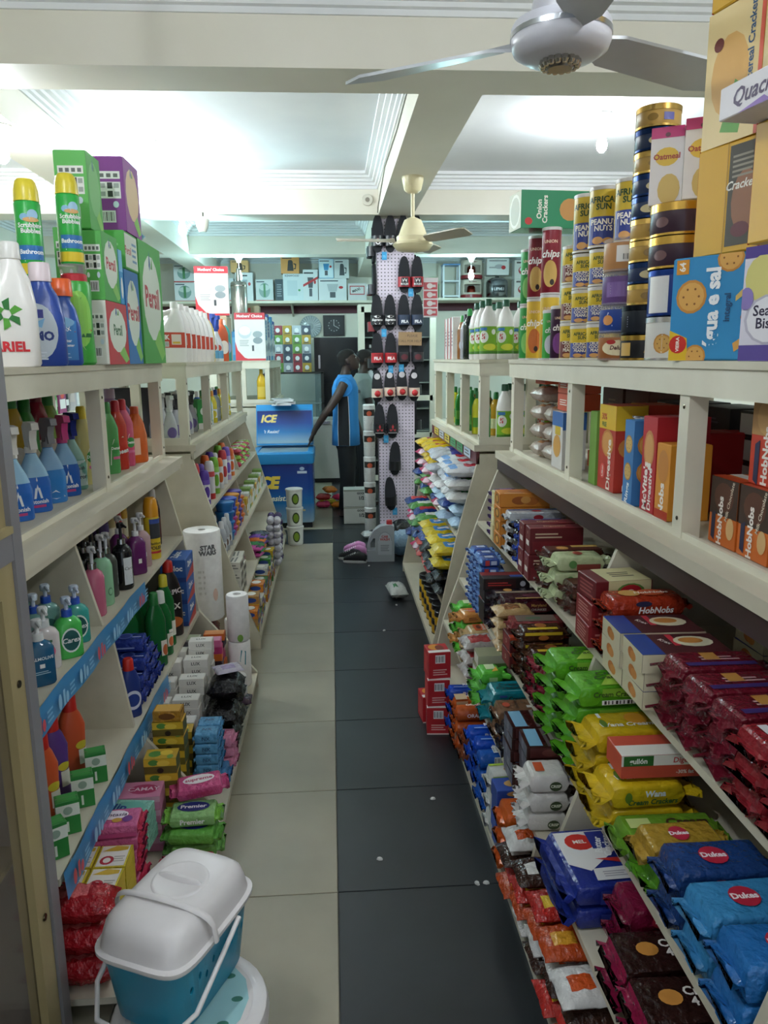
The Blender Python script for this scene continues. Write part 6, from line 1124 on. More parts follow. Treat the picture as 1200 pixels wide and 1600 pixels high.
# slanted shelves
ac = [('#6a4ab0', '#5a3aa0', 'violet'), ('#e4e2e4', '#c83a44', 'white and red'), ('#c83a3c', '#e8e6e8', 'red with white cap'), ('#b8a8d8', '#7a5ac0', 'lilac'), ('#8ac04a', '#7ab83a', 'lime'), ('#e07a3c', '#e0682c', 'orange'), ('#d8d8dc', '#d86a2c', 'white with orange cap')]
for i in range(14):
    c, cc, n = ac[i % 7]; aerosol('aerosol_can', .031, .23 if i % 3 else .2, c, cc, (.1, .65, 2.0, [('r', .1, .1, .9, .9, '#e8e6ea'), ('e', .5, .5, .3, .3, cc)]), .26).put((-.745 - .07 * (i % 2), 4.47 + .095 * i, .861), .6, n + ' air freshener can, %s group on the upper slanted shelf' % ['nearer', 'farther'][i // 7], 'aerosol can')
pch = sack('refill_pouch', .13, .11, .05, '#9ac04a', [(3, 9, 2, 6, '#e8ecd8')], 70); pr = sack('refill_pouch', .13, .11, .05, '#c03a4c', [(3, 9, 2, 6, '#e8d8dc')], 71)
for i in range(6):
    for k in range(3): (pch if (i + k) % 2 else pr).put((-.77, 6.0 + .13 * i, .861 + .052 * k), jit(.2), ('lime' if (i + k) % 2 else 'red') + ' refill pouch in the far stacks of the upper slanted shelf', 'pouch', ('lime' if (i + k) % 2 else 'red') + ' refill pouches')
for i in range(5): cap_bottle('cleaner_bottle', .03, .03, .2, '#b8bcc4', '#d8d8dc', [('r', .1, .1, .9, .8, '#d8dce0'), ('e', .5, .4, .2, .3, '#7a5a4a')], 2, 'g').put((-.66 - .07 * (i % 2), 4.45 + .06 * i, .561), .5, 'clear bottle with pale label at the start of the tub shelf', 'bottle', 'clear bottles by the tubs')
def ptub(c): return revolve('plastic_tub', [(0, .046, .046), (.004, .05, .05), (.05, .057, .057)], c, [('lid', [(.048, .0625, .0625), (.059, .0625, .0625), (.062, .057, .057)], c, 'p', 22)], 'p')
for q, (y, c, n, nm_) in enumerate(((4.83, '#2f7ac0', 4, 'blue'), (4.97, '#c84a9a', 2, 'pink'), (4.97, '#3a5ac8', 2, 'royal blue'), (5.11, '#e0982c', 4, 'yellow-orange'), (5.25, '#5a4ab0', 4, 'violet'), (5.39, '#e07a2c', 3, 'orange'))):
    k = ptub(c)
    for i in range(n): k.put((-.69, y, .561 + .063 * (i + (2 if q == 2 else 0))), 0, '%s plastic tub, %s' % (nm_, ordinal(i, n) if q not in (1, 2) else ['lower half of two-colour stack', 'upper half of two-colour stack'][q - 1] + ('' if i else ', lower one')), 'tub')
mk = [('#d8b030', 'yellow'), ('#e0e0dc', 'white'), ('#7a9a4a', 'green')]
for i in range(12):
    c, n = mk[i % 3]; carton('small_carton', .1, .08, .12 + .02 * (i % 3), c, {'F': [('r', .1, .2, .9, .6, '#ecebe4'), ('e', .5, .75, .3, .1, '#c8742c')], 'L': [('r', .1, .2, .9, .6, '#ecebe4')]}).put((-.68 - .0 * i, 5.68 + .112 * i, .561), PX, n + ' small carton in the far row beside the tubs', 'carton', n + ' small cartons in the far row')
pkb = carton('small_carton', .2, .14, .07, '#c83a6a', {'F': [('lines', .2, .3, .8, .7, 2, '#f0d0d8')], 'L': [('bar', .2, .2, .6, .8)]}); 
for i in range(2): pkb.put((-.65, 4.775, .301 + .071 * i), PX, 'crimson pink carton under the tubs, %s one' % ['lower', 'upper'][i], 'carton')
wpb = carton('tissue_carton', .14, .11, .055, '#d4d0c4', {'F': [('e', .25, .5, .1, .3, '#3a4a3a'), ('e', .5, .5, .1, .3, '#5a3a3a'), ('e', .75, .5, .1, .3, '#3a4a3a')], 'L': [('lines', .1, .2, .9, .8, 2, '#7a7a70')], 'T': [('lines', .1, .2, .9, .8, 3, '#6a6a64')]}, 'c', False)
for y in (4.465, 4.61): column(wpb, -.61, y, .301, 4, 'white patterned tissue carton ' + ('by the end panel' if y < 4.5 else 'by the pink cartons'), 'carton', None, PX)
glv = [('#c84a9a', 'magenta'), ('#3a8a4a', 'green'), ('#d8702c', 'orange'), ('#7a4ab0', 'violet'), ('#5a6a7a', 'slate')]
for i in range(10): c, n = glv[i % 5]; sack('glove_pack', .14, .1, .04, c, [(8, 11, 2, 6, '#2a2a30')], 80 + i % 5).put((-.58, 5.39 + .12 * (i % 5), .301 + .042 * (i // 5)), jit(.4), '%s rubber glove pack, %s layer of the heap' % (n, ['lower', 'upper'][i // 5]), 'gloves')
bs_ = [('#d8b82c', 'yellow'), ('#e0ddd4', 'white'), ('#b88a4c', 'tan'), ('#3f8a3c', 'green'), ('#d8802c', 'orange')]
kk2 = [carton('soap_carton', .12, .1, .05, c, {'F': [('e', .5, .5, .3, .3, '#2a4a9a'), ('r', .6, .1, .9, .3, '#c03a2c')], 'L': [('e', .5, .5, .35, .3, '#2a4a9a')], 'T': [('e', .5, .5, .3, .3, '#e8e6da')]}, 'f', False) for c, _ in bs_]
for q in [k for k in range(16) if k not in (10, 11, 12, 13)]:
    for i in range(3 + q % 2):
        c = (q + i * 2) % 5; kk2[c].put((-.515 + jit(.006), 4.46 + .125 * q if q < 4 else 4.60 + .125 * q, .071 + .051 * i), PX + jit(.06), bs_[c][1] + ' soap carton on the base shelf before the freezer', 'soap', bs_[c][1] + ' soaps on the far base shelf')
sc = bpy.data.objects.new('scourer_bag', None); COL.objects.link(sc); sc.location = (-.49, 6.08, .073); tag(sc, 'net of silver and purple scourers standing before the freezer', 'scourers')
bm_ = MB(); bm_.loft([(-.028, .012, .012), (-.018, .026, .026), (0, .032, .032), (.018, .026, .026), (.028, .012, .012)], M('#d0ced8', 'f'), 10); mA = bm_.mesh('scourer', 60)
bm_ = MB(); bm_.loft([(-.028, .012, .012), (-.018, .026, .026), (0, .032, .032), (.018, .026, .026), (.028, .012, .012)], M('#4a3a6a', 'f'), 10); mB = bm_.mesh('scourer', 60)
for a in range(2):
    for b_ in range(4):
        for c in range(7): obj('scourer', mA if (b_ < 2) else mB, sc, (-.015 + .055 * a + jit(.006), -.12 + .07 * b_ + jit(.008), .036 + .055 * c + jit(.004)))
bk = revolve('paint_tub', [(0, .065, .065), (.01, .07, .07), (.16, .075, .075)], '#d8d8d4', [('lid', [(.158, .08, .08), (.172, .08, .08), (.175, .074, .074)], '#dcdcd8'), ('WRAP', 'label', .02, .15, .12, [('r', 0, 0, 1, 1, '#e0e4dc'), ('e', .5, .5, .28, .4, '#2a3a20'), ('e', .5, .5, .2, .3, '#7a9a2c')])], 'p')
bk.put((-.36, 6.98, .001), .2, 'white tub with green leaf label on the floor by the freezer', 'tub')
for i in range(2): bk.put((-.36, 6.98, .001 + .176 * (i + 1)), .2, 'white tub with green leaf label, %s from stack bottom' % ORD[i + 1], 'tub')

# ---------------------------------------------------------------- third left unit
mcbox(.32, .25, .5).put((-.86, 8.66, T1), .05, 'white and red kitchen scale carton standing low behind the bleach sprays', 'carton')
sl = [('#3a8ac0', 'sky blue'), ('#dcdee0', 'white'), ('#2a4a8a', 'navy'), ('#c8ccd4', 'grey'), ('#5ab0d8', 'pale blue')]
for i in range(8): c, n = sl[i % 5]; carton('appliance_carton', .16, .1, .44 + .04 * (i % 3), c, {'F': [('r', .1, .1, .9, .5, '#e8eaec'), ('e', .5, .3, .3, .1, '#4a5a6a'), ('lines', .2, .6, .8, .9, 4, '#b8c4d0')], 'L': [('r', .1, .2, .9, .8, '#d8dce4'), ('lines', .2, .3, .8, .7, 5, '#6a7a8a')]}).put((-.76, 8.9 + .18 * i, T1), PX, n + ' slim appliance carton %s' % ['just behind the scale carton', 'in the row toward the back wall'][i > 4], 'carton')
carton('storage_carton', .24, .2, .62, '#a89878', {'F': [('r', .3, .45, .7, .62, '#8a7a5c'), ('r', .34, .48, .66, .59, '#b0a080'), ('r', .4, .88, .6, .96, '#c83a34'), ('lines', .35, .15, .65, .22, 2, '#6a5a40')]}).put((-.93, 9.35, T1 + .0), .0, 'tall brown carton with square stamp beside the steel urn', 'carton')
revolve('steel_urn', [(0, .085, .085), (.01, .09, .09), (.52, .09, .09), (.54, .08, .08), (.55, .03, .03)], '#b8b6b0', [('lid_knob', [(.55, .03, .03), (.6, .026, .026), (.68, .02, .02)], '#c0beb8', 'm'), ('band', [(.49, .0915, .0915), (.5, .0915, .0915)], '#8a8880', 'm', 20)], 'm').put((-1.0, 8.98, T1 + .32), 0, 'tall polished steel urn standing on a carton', 'urn')
carton('storage_carton', .3, .22, .318, '#3a86b8', {'F': [('r', .2, .2, .8, .8, '#5aa0cc')]}).put((-1.05, 9.0, T1), 0, 'blue carton carrying the steel urn', 'carton')
cap_bottle('syrup_bottle', .05, .04, .36, '#d8b02c', '#e0b828', [('r', .1, .1, .9, .9, '#e0c050')], 3, 'g', .05, .02).put((-.76, 8.62, 1.221), .1, 'yellow bottle in the frame beyond the blue freezer', 'bottle')
for i in range(6): cap_bottle('syrup_bottle', .05, .04, .3, ['#3a5a4a', '#2a6a3c', '#4a5a6a'][i % 3], '#2a2a2c', None, 2, 'g').put((-.78, 8.85 + .2 * i, 1.221), .1, ['smoky green', 'dark green', 'slate'][i % 3] + ' bottle in the frame beyond the yellow bottle', 'bottle', ['smoky green', 'dark green', 'slate'][i % 3] + ' bottles beyond the freezer')

# ---------------------------------------------------------------- second right unit: washing powder bags, squash bottles
bagc = [('#d8b81c', [(2, 10, 2, 6, '#e0c83c'), (4, 8, 3, 5, '#c83a34')], 'yellow'), ('#c4c8d0', [(6, 12, 0, 8, '#5a5ab0')], 'silver and blue'), ('#dcdee4', [(5, 9, 2, 6, '#c83040'), (1, 3, 1, 7, '#7aa8e0')], 'white with red panel'), ('#c83a6a', [(2, 9, 3, 6, '#8ac04a'), (0, 3, 0, 3, '#e8d0dc')], 'pink and green'), ('#e4e4e2', [(4, 9, 2, 4, '#3a9a4a'), (6, 9, 5, 7, '#c83040')], 'white with green letters'), ('#b8d4ec', [(4, 8, 2, 6, '#e8f0f8'), (5, 7, 3, 5, '#5aa8d8')], 'pale blue'), ('#d8c02c', [(3, 9, 1, 5, '#4a8ac8'), (4, 8, 2, 4, '#e8e4e8'), (0, 2, 0, 8, '#e0c81c')], 'yellow with blue oval'), ('#26408a', [(2, 8, 2, 6, '#c83a3c')], 'navy and red'), ('#1c1c20', [(6, 10, 2, 5, '#dcdcdc'), (7, 9, 3, 4, '#3a5ab0')], 'black with white panel'), ('#b82a24', [(1, 6, 2, 6, '#1c1c20')], 'red and black'), ('#5a9a4a', [(3, 8, 2, 6, '#e8ece4')], 'green')]
bk_ = [sack('powder_bag', .26, .19, .075, c, s_, 90 + i) for i, (c, s_, _) in enumerate(bagc)]
def bag(i, x, y, z, r, where): bk_[i].put((x, y, z), r, bagc[i][2] + ' washing powder bag ' + where, 'powder bag', bagc[i][2] + ' powder bags')
UP = [[5, 5, 4, 4, 2], [5, 7, 4, 2, 2], [4, 5, 4, 1, 2], [3, 5, 4, 1, 1], [7, 3, 3, 0, 1], [10, 3, 3, 0, 0], [7, 10, 3, 0, 0], [10, 7, 3, 3, 0]]
for q, st in enumerate(UP):
    for i, c in enumerate(st): bag(c, .775 - .02 * (q % 2) + jit(.02), 4.27 + .215 * q, .721 + .0755 * i, jit(.12), 'in layer %d of the upper shelf stacks' % (i + 1))
LO = [[8, 8, 6, 6], [8, 8, 6, 6], [9, 8, 8, 6], [9, 8, 7, 6], [9, 9, 7, 10], [3, 7, 10, 7], [10, 7, 3, 10], [7, 10, 3, 7]]
for q, st in enumerate(LO):
    for i, c in enumerate(st): bag(c, .69 + jit(.015), 4.27 + .215 * q, .331 + .08 * i, jit(.08), 'in layer %d of the lower shelf stacks' % (i + 1))
pt = tin('polish_tin', .055, .09, '#e0b01c', '#1c1c20', [('r', 0, .2, 1, .8, '#e0b01c'), ('e', .5, .5, .2, .3, '#c83a2c')], 2.4, 'p', .03)
for q in range(7):
    for i in range(2): pt.put((.625, 4.22 + .13 * q, .071 + .091 * i), -.5, 'yellow tin with black lid on the base shelf, %s layer' % ['lower', 'upper'][i], 'tin', ['lower', 'upper'][i] + ' layer of yellow tins')
sq_ = revolve('squash_bottle', [(0, .042, .042), (.006, .046, .046), (.19, .046, .046), (.24, .036, .036), (.275, .018, .018), (.285, .016, .016)], '#e8e6e2', [('cap', [(.283, .02, .02), (.315, .019, .019), (.32, .016, .016)], '#1f5a40'), ('WRAP', 'label', .03, .175, .125, [('r', 0, 0, 1, 1, '#7ab01f'), ('r', 0, .0, 1, .1, '#3f7a1c'), ('e', .3, .62, .22, .22, '#e8ece4'), ('t', .3, .62, .3, '5', '#c8303c', 0, .05), ('r', .1, .85, .45, .96, '#3a7ab8'), ('e', .6, .25, .3, .12, '#d8d83a'), ('e', .75, .8, .1, .1, '#e8ece4')])], 'p')
for i, (x, y) in enumerate(((.86, 4.24), (.86, 4.40), (.97, 4.30), (.86, 4.56), (1.07, 4.22), (.97, 4.48), (.98, 4.66), (1.08, 4.42))): sq_.put((x, y, T1), -.2, 'white squash bottle with green label, %s' % ['edge row nearest chips cans', 'second in edge row', 'second row nearest chips cans', 'third in edge row', 'third row nearest chips cans', 'middle of second row', 'far end of second row', 'far end of third row'][i], 'bottle')
for i, (x, y) in enumerate(((.96, 3.76), (1.05, 3.68))): sq_.put((x + .06, y, T1), -.2, 'white squash bottle behind the chips cans', 'bottle', 'squash bottles behind the chips cans')
cap_bottle('squash_bottle', .04, .04, .30, '#1a2420', '#2f9a4a', [('lines', .2, .2, .8, .6, 4, '#5a6a60')], 2, 'g').put((.85, 4.75, T1), -.2, 'black bottle with green cap beside the squash bottles', 'bottle')
for i in range(3): cap_bottle('squash_bottle', .036, .036, .28, ['#8a90a0', '#a8a8b0', '#8a5a30'][i], ['#c83a3c', '#2a2a30', '#3a9a4a'][i], [('e', .5, .5, .3, .3, '#c8ccd4')], 2, 'g').put((.87, 4.88 + .12 * i, T1), -.2, ['grey bottle with red cap', 'silver bottle with black cap', 'amber bottle with green cap'][i] + ' in the row toward the pillar', 'bottle')
for i in range(3): carton('bulb_carton', .09, .08, .28, '#e0dedc', {'F': [('r', 0, 0, .3, 1, '#b8242c'), ('lines', .4, .3, .9, .7, 5, '#8a8a90')], 'L': [('r', .6, 0, 1, 1, '#b8242c')]}).put((.87, 5.32 + .14 * i, T1), NX, 'tall white and red carton near the pillar, %s in row' % ['first', 'second', 'third'][i], 'carton')
for i in range(5): sq_.put((.96 + .105 * i, 4.24, 1.221), 0, 'white squash bottle in the open end frame', 'bottle', 'squash bottles in the open end frame')
for i in range(4): sq_.put((1.02 + .105 * i, 4.36, 1.221), 0, 'white squash bottle in the second row of the open end frame', 'bottle', 'second row squash bottles in the end frame')
for i in range(12):
    c = ['#2f8a3c', '#c8a02c', '#d8d83a', '#6a5a20'][i % 4]; n = ['green', 'golden', 'lemon', 'olive brown'][i % 4]
    cap_bottle('squash_bottle', .036, .036, .26, c, '#2a8a44', [('r', .1, .1, .9, .7, '#d8e0a8' if i % 2 else '#5aa03c')], 2, 'g').put((.905 + .09 * (i % 2), 4.52 + .11 * i, 1.221), -.3, n + ' bottle with green cap in the side frame above the powder bags', 'bottle', n + ' bottles in the side frame')

# ---------------------------------------------------------------- blue ice cream freezer
def freezer():
    root = bpy.data.objects.new('chest_freezer', None); COL.objects.link(root); root.location = (-.5, 8.0, 0); tag(root, 'blue ice cream chest freezer with raised lettered panel', 'freezer')
    g = bpy.data.materials.new('freezer_print'); g.use_nodes = True; nt = g.node_tree; b = nt.nodes['Principled BSDF']; b.inputs['Roughness'].default_value = .25
    tc = nt.nodes.new('ShaderNodeTexCoord'); sp = nt.nodes.new('ShaderNodeSeparateXYZ'); cr = nt.nodes.new('ShaderNodeValToRGB'); mr = nt.nodes.new('ShaderNodeMapRange')
    nt.links.new(tc.outputs['Object'], sp.inputs[0]); nt.links.new(sp.outputs['Z'], mr.inputs[0]); mr.inputs[1].default_value = .05; mr.inputs[2].default_value = .65
    nt.links.new(mr.outputs[0], cr.inputs[0]); nt.links.new(cr.outputs[0], b.inputs['Base Color'])
    e = cr.color_ramp.elements; e[0].color = rgb('#9ab8c8'); e[1].color = rgb('#1c2f78'); e.new(.35).color = rgb('#2a78b8'); e.new(.6).color = rgb('#1f4a9a')
    W, D, H = .30, .34, .66
    def loftbox(nm, prof, m, par=root, n=12): q = MB(); q.loft(prof, m, 32, n); return obj(nm, q.mesh(nm, 40), par)
    loftbox('body', [(.06, W, D), (.07, W + .003, D + .003), (H, W + .003, D + .003)], g)
    q = MB(); q.box(-W + .02, W - .02, -D + .03, D - .02, 0, .06, M('#1c1c20', 'p')); obj('plinth', q.mesh('plinth', 0), root)
    loftbox('rim', [(H, W + .012, D + .012), (H + .01, W + .016, D + .016), (H + .1, W + .016, D + .016), (H + .115, W, D), (H + .115, W - .05, D - .05), (H + .09, W - .05, D - .05)], M('#2f90d0', 'p'))
    q = MB(); q.box(-W + .05, W - .05, -D + .05, D - .05, H + .095, H + .1, M('#b8ccd4', 'g')); obj('glass_lid', q.mesh('glass', 0), root)
    q = MB(); q.prism([(.2, H + .13), (D, H + .13), (D + .02, H + .54), (D, H + .55), (.30, H + .5)], 'x', -W, W, M('#2f90d0', 'p')); c = obj('canopy', q.mesh('canopy', 0), root)
    g2 = g.copy(); 
    for nd in g2.node_tree.nodes:
        if nd.type == 'MAP_RANGE': nd.inputs[1].default_value = .8; nd.inputs[2].default_value = 1.16
    q = MB(); u = Vector((0, .1, .37)).normalized(); o0 = Vector((0, .2 - .003, H + .13)); n_ = Vector((0, -.37, .1)).normalized()
    vs = [o0 + Vector((x, 0, 0)) + u * t + n_ * .003 for x, t in ((-W + .01, .02), (W - .01, .02), (W - .01, .37), (-W + .01, .37))]
    q.add(vs, [(0, 1, 2, 3)], g2); obj('lettered_panel', q.mesh('panel', 0), c)
    a = MB(); mp = plane_map(tuple(o0 + n_ * .005 + u * .195), (1, 0, 0), tuple(u)); art(a, mp, (.58, .36), [('t', .2, .74, .3, 'ICE', '#e8d07a', 0, .05, .25), ('t', .25, .36, .13, "'t Resist!", '#e8f0f4', 0, .02, .3)]); obj('lettering', a.mesh('lettering', 0), c)
    a = MB(); mp = plane_map((0, -D - .005, .36), (1, 0, 0), (0, 0, 1)); art(a, mp, (.6, .6), [('t', .2, .68, .27, 'ICE', '#e8c84a', 0, .06, .2), ('t', .38, .42, .13, "Resist!", '#e8ead0', 0, .02, .3), ('r', .74, .84, .9, .88, '#c8d4e4'), ('e', .82, .92, .04, .03, '#a8bcd8'), ('r', .76, .2, .86, .23, '#c8b88a')]); obj('lettering', a.mesh('lettering', 0), root)
freezer()
magz = carton('magazine', .2, .28, .012, '#d8dadc', {'T': [('r', .1, .2, .9, .8, '#8a9098')]}, 'c', False)
for i in range(5): magz.put((-.52 + .02 * (i % 2), 8.26 , 1.212 + .013 * i), .2 * (i % 3), 'thin magazine lying on the freezer canopy, %s' % ordinal(i, 5), 'magazine')
tg_ = [('#d83a6a', 'pink'), ('#e0842c', 'orange'), ('#d8c83a', 'yellow'), ('#c83a3c', 'red')]
for i, (x, y, z) in enumerate(((-.12, 8.75, 0), (.07, 8.72, 0), (-.06, 8.93, 0), (-.115, 8.78, .081), (.085, 8.76, .081), (-.04, 8.8, .162))): c, n = tg_[i % 4]; sack('toy_bag', .17, .15, .08, c, [(3, 6, 2, 5, tg_[(i + 1) % 4][0])], 110 + i).put((x, y, .001 + z), i, n + ' toy in a clear bag, %s of the heap beside the freezer' % ['first floor piece', 'second floor piece', 'third floor piece', 'first upper piece', 'second upper piece', 'topmost'][i], 'toy')

# ---------------------------------------------------------------- pillar: sandals on the pegboard
def slide(strapc, els=None, basec='#1e2026', h=.325, w=.106, ball=None, sole_dot=None):
    b = MB(); n = 18; out = []
    pts = []
    for i in range(n):
        t = 2 * pi * i / n; z = -h / 2 * cos(t); x = w / 2 * sin(t) * (1 + .12 * cos(t) * -1 * -1 if False else 1 - .1 * (z / h)); x = math.copysign(abs(sin(t)) ** .75, sin(t)) * w / 2 * (1 - .22 * z / h); pts.append((x, z + h / 2))
    b.prism(pts, 'y', -.028, 0, M(basec, 't')); out.append(('body', b.mesh('sole', 40)))
    s = MB(); vs = []; fs = []; N = 10
    for i in range(N + 1):
        t = pi * i / N; x = -cos(t) * w * .545; y = -.02 - sin(t) ** .8 * .06
        vs += [(x, y, h * .16), (x, y, h * .43), (x * .96, y + .006, h * .43), (x * .96, y + .006, h * .16)]
    for i in range(N):
        for k in range(4): a = i * 4 + k; c = i * 4 + (k + 1) % 4; fs.append((a, c, c + 4, a + 4))
    fs += [(0, 1, 2, 3), (N * 4 + 3, N * 4 + 2, N * 4 + 1, N * 4)]
    s.add(vs, fs, M(strapc, 'p')); sub = []
    if els:
        a = MB(); r_ = [(h * .16, w * .56, .084), (h * .43, w * .56, .084)]
        def mp(a_, b_, hh):
            x = a_; t = math.acos(max(-1, min(1, -x / (w * .56)))); return Vector((x, -.02 - sin(t) ** .8 * .06 - hh * 1.5, h * .295 + b_))
        art(a, mp, (w, h * .27), els, 6); sub.append(('emblem', a.mesh('emblem', 0)))
    if ball:
        a = MB(); a.loft([(-.03, .008, .008), (-.02, .022, .022), (0, .03, .03), (.02, .022, .022), (.03, .008, .008)], M(ball, 'g'), 14, 2, 'y', (0, -.1, h * .28)); sub.append(('nose', a.mesh('nose', 60)))
    out.append(('strap', s.mesh('strap', 40), sub))
    if sole_dot:
        a = MB(); a.loft([(-.0305, .028, .028), (-.0285, .028, .028)], M(sole_dot, 'n'), 16, 2, 'y', (0, 0, h * .8)); out.append(('sticker', a.mesh('sticker', 0)))
    return Kind('slide_sandal', out)
def hang(k, px, ptop, lab, g=None, z=None, rot=0):
    k.put((px, 7.283, ptop), 0, lab, 'sandal', g, (0, rot))
blkk = slide('#22242a', [('e', .5, .4, .2, .3, '#dcdcdc'), ('e', .5, .42, .14, .2, '#2a1c20'), ('p', [(.4, .5), (.6, .5), (.5, .75)], '#c83a3c')])
rolex = slide('#a82430', [('r', .2, .1, .8, .9, '#26242a'), ('p', [(.35, .45), (.3, .8), (.42, .62), (.5, .88), (.58, .62), (.7, .8), (.65, .45)], '#dcdcdc'), ('t', .5, .26, .26, 'ROLEX', '#dcdcdc', 0, .03)])
supr = slide('#22242a', [('t', .5, .5, .36, 'Supreme', '#e4e4e4', 0, .04, .2), ('p', [(.2, .85), (.4, .7), (.6, .7), (.8, .85), (.6, .95), (.4, .95)], '#e4e4e4'), ('p', [(.25, .2), (.75, .2), (.7, .08), (.35, .05)], '#e4e4e4')])
filb = slide('#26344e', [('t', .55, .3, .4, 'FILA', '#dcdfe4', 0, .05)])
filr = slide('#b02830', [('t', .5, .42, .42, 'FILA', '#ecdcdc', 0, .05), ('r', .2, .75, .8, .85, '#7a1c24')])
plain = slide('#22242a', [('e', .5, .5, .3, .3, '#5a1c28')]); diam = slide('#1e2024', [('p', [(.5, .45), (.6, .7), (.5, .95), (.4, .7)], '#b83038'), ('p', [(.5, .45), (.3, .2), (.2, .45)], '#b83038'), ('p', [(.5, .45), (.8, .45), (.7, .2)], '#b83038'), ('r', .1, .02, .9, .1, '#a8a4a4')])
clown = slide('#d8c4b4', None, '#1e2026', .3, .098, '#c03034', '#d0ccd0')
mate = ['the one nearer the freezer', 'the one nearer the powder bags']
for q, x in enumerate((.451, .566)): hang(blkk, x, 2.625, 'black slide with round emblem in the top row, ' + mate[q])
for q, x in enumerate((.682, .803)): hang(plain, x, 2.625, 'plain black slide in the top row, ' + mate[q])
for q, x in enumerate((.69, .81)): hang(rolex, x, 2.27, 'black slide with red crown strap, ' + mate[q])
for q, x in enumerate((.437, .557)): hang(supr, x, 1.935, 'black slide with white script strap, ' + mate[q])
for q, x in enumerate((.685, .808)): hang(filb, x, 1.935, 'black slide with navy lettered strap, ' + mate[q])
for q, x in enumerate((.437, .562)): hang(filr, x, 1.595, 'black slide with red lettered strap, ' + mate[q])
for q, x in enumerate((.685, .812)): hang(plain, x, 1.6, 'black slide under the cardboard notice, ' + mate[q])
for q, (x, z) in enumerate(((.432, 1.28), (.549, 1.29), (.664, 1.295), (.779, 1.285))): hang(clown, x, z, 'child slide with red ball nose, %s in the row counted from the freezer side' % ['first', 'second', 'third', 'fourth'][q])
for q, x in enumerate((.45, .572)): hang(diam, x, .94, 'black slide with red three-diamond mark, ' + mate[q])
hang(slide('#1a1b1e'), .59, .585, 'single black slide hanging below the three-diamond pair', rot=.03)
o = slide('#1a1b1e').put((.556, 7.28, .245), 0, 'single black slide, lowest on the pegboard', 'sandal', None, (0, -.05))
tg2 = carton('price_tag', .045, .004, .07, '#3aa0d8', {'F': [('lines', .2, .3, .8, .6, 2, '#8ad0f0')]}, 'c', False)
for i, (x, z, n) in enumerate(((.51, 2.56, 'the round emblem pair'), (.75, 2.24, 'the red crown pair'), (.5, 1.88, 'the white script pair'), (.56, 1.55, 'the red lettered pair'), (.66, 1.56, 'the cardboard notice'), (.51, .9, 'the three-diamond pair'), (.59, .2, 'the lowest slide'))): tg2.put((x, 7.255, z), 0, 'blue price tag hanging under ' + n, 'price tag')
carton('cardboard_notice', .215, .006, .12, '#9a7d5a', {'F': [('t', .55, .72, .26, '- PLEASE', '#4a3c30', 0, .0), ('t', .5, .32, .26, 'CALL FOR HELP', '#4a3c30', 0, .0)]}, 'c', False).put((.735, 7.201, 1.80), 0, 'brown cardboard notice with handwritten capitals on the pegboard', 'notice', tilt=(0, .02))
side_ = [slide(c) for c in ('#22242a', '#2a2c34', '#7a2028')]
for i in range(4):
    for k in range(2): side_[(i + k) % 3].put((.436, 7.37 + .115 * k, 2.55 - .335 * i), -R90, ('dark red strapped' if (i + k) % 3 == 2 else ('charcoal' if (i + k) % 3 == 1 else 'black')) + ' slide on the pillar side facing the freezer, %s row, %s' % (['highest', 'second highest', 'third highest', 'lowest'][i], ['front', 'rear'][k]), 'sandal')
for i in range(5): side_[i % 2].put((.787, 7.42, 2.3 - .335 * i), R90, ('charcoal' if i % 2 else 'black') + ' slide on the pillar side facing the powder bags, %s' % ['highest', 'second highest', 'middle', 'second lowest', 'lowest'][i], 'sandal')
cw = revolve('cup_stack', [(0, .05, .05, 2), (.01, .055, .055, 2), (.24, .06, .06, 2), (.25, .05, .05)], '#d4d4d2', [('WRAP', 'label', .05, .2, .13, [('r', 0, .6, 1, 1, '#2a2624'), ('e', .5, .75, .2, .16, '#c85a3c'), ('lines', .1, .1, .9, .5, 3, '#4a4a50')])], 'k')
for i in range(5): cw.put((.36, 7.45, .001 + .251 * i), 0, 'film-wrapped white cup pack beside the pillar, %s' % ordinal(i, 5), 'cup pack')
wb = carton('cup_carton', .26, .2, .18, '#c4c2bc', {'F': [('r', .0, .9, 1, 1, '#9a988e'), ('t', .7, .5, .26, '1/2', '#2a2a2c', 0, .04), ('t', .7, .78, .16, 'GOOD', '#2a2a2c', 0, .04)]})
for i in range(2): wb.put((.235, 7.9, .001 + .181 * i), 0, 'grey-white carton on the floor behind the cup packs, %s one' % ['lower', 'upper'][i], 'carton')
sack('clear_bag', .2, .14, .08, '#b8bcbc', [(4, 8, 2, 5, '#3a3a3c')], 130).put((.36, 7.14, .001), .2, 'clear plastic bag with dark print on the floor by the pillar', 'bag')
# things on the floor before the pillar
cwj = MB(); prof_ = [(-.115, 0), (.115, 0), (.115, .3), (.09, .315), (.06, .315), (0, .305), (-.06, .26), (-.1, .19), (-.115, .12)]
hole = [(-.085, .1), (-.045, .1), (-.045, .2), (-.06, .2), (-.085, .16)]
m_ = M('#a8adb4', 'p')
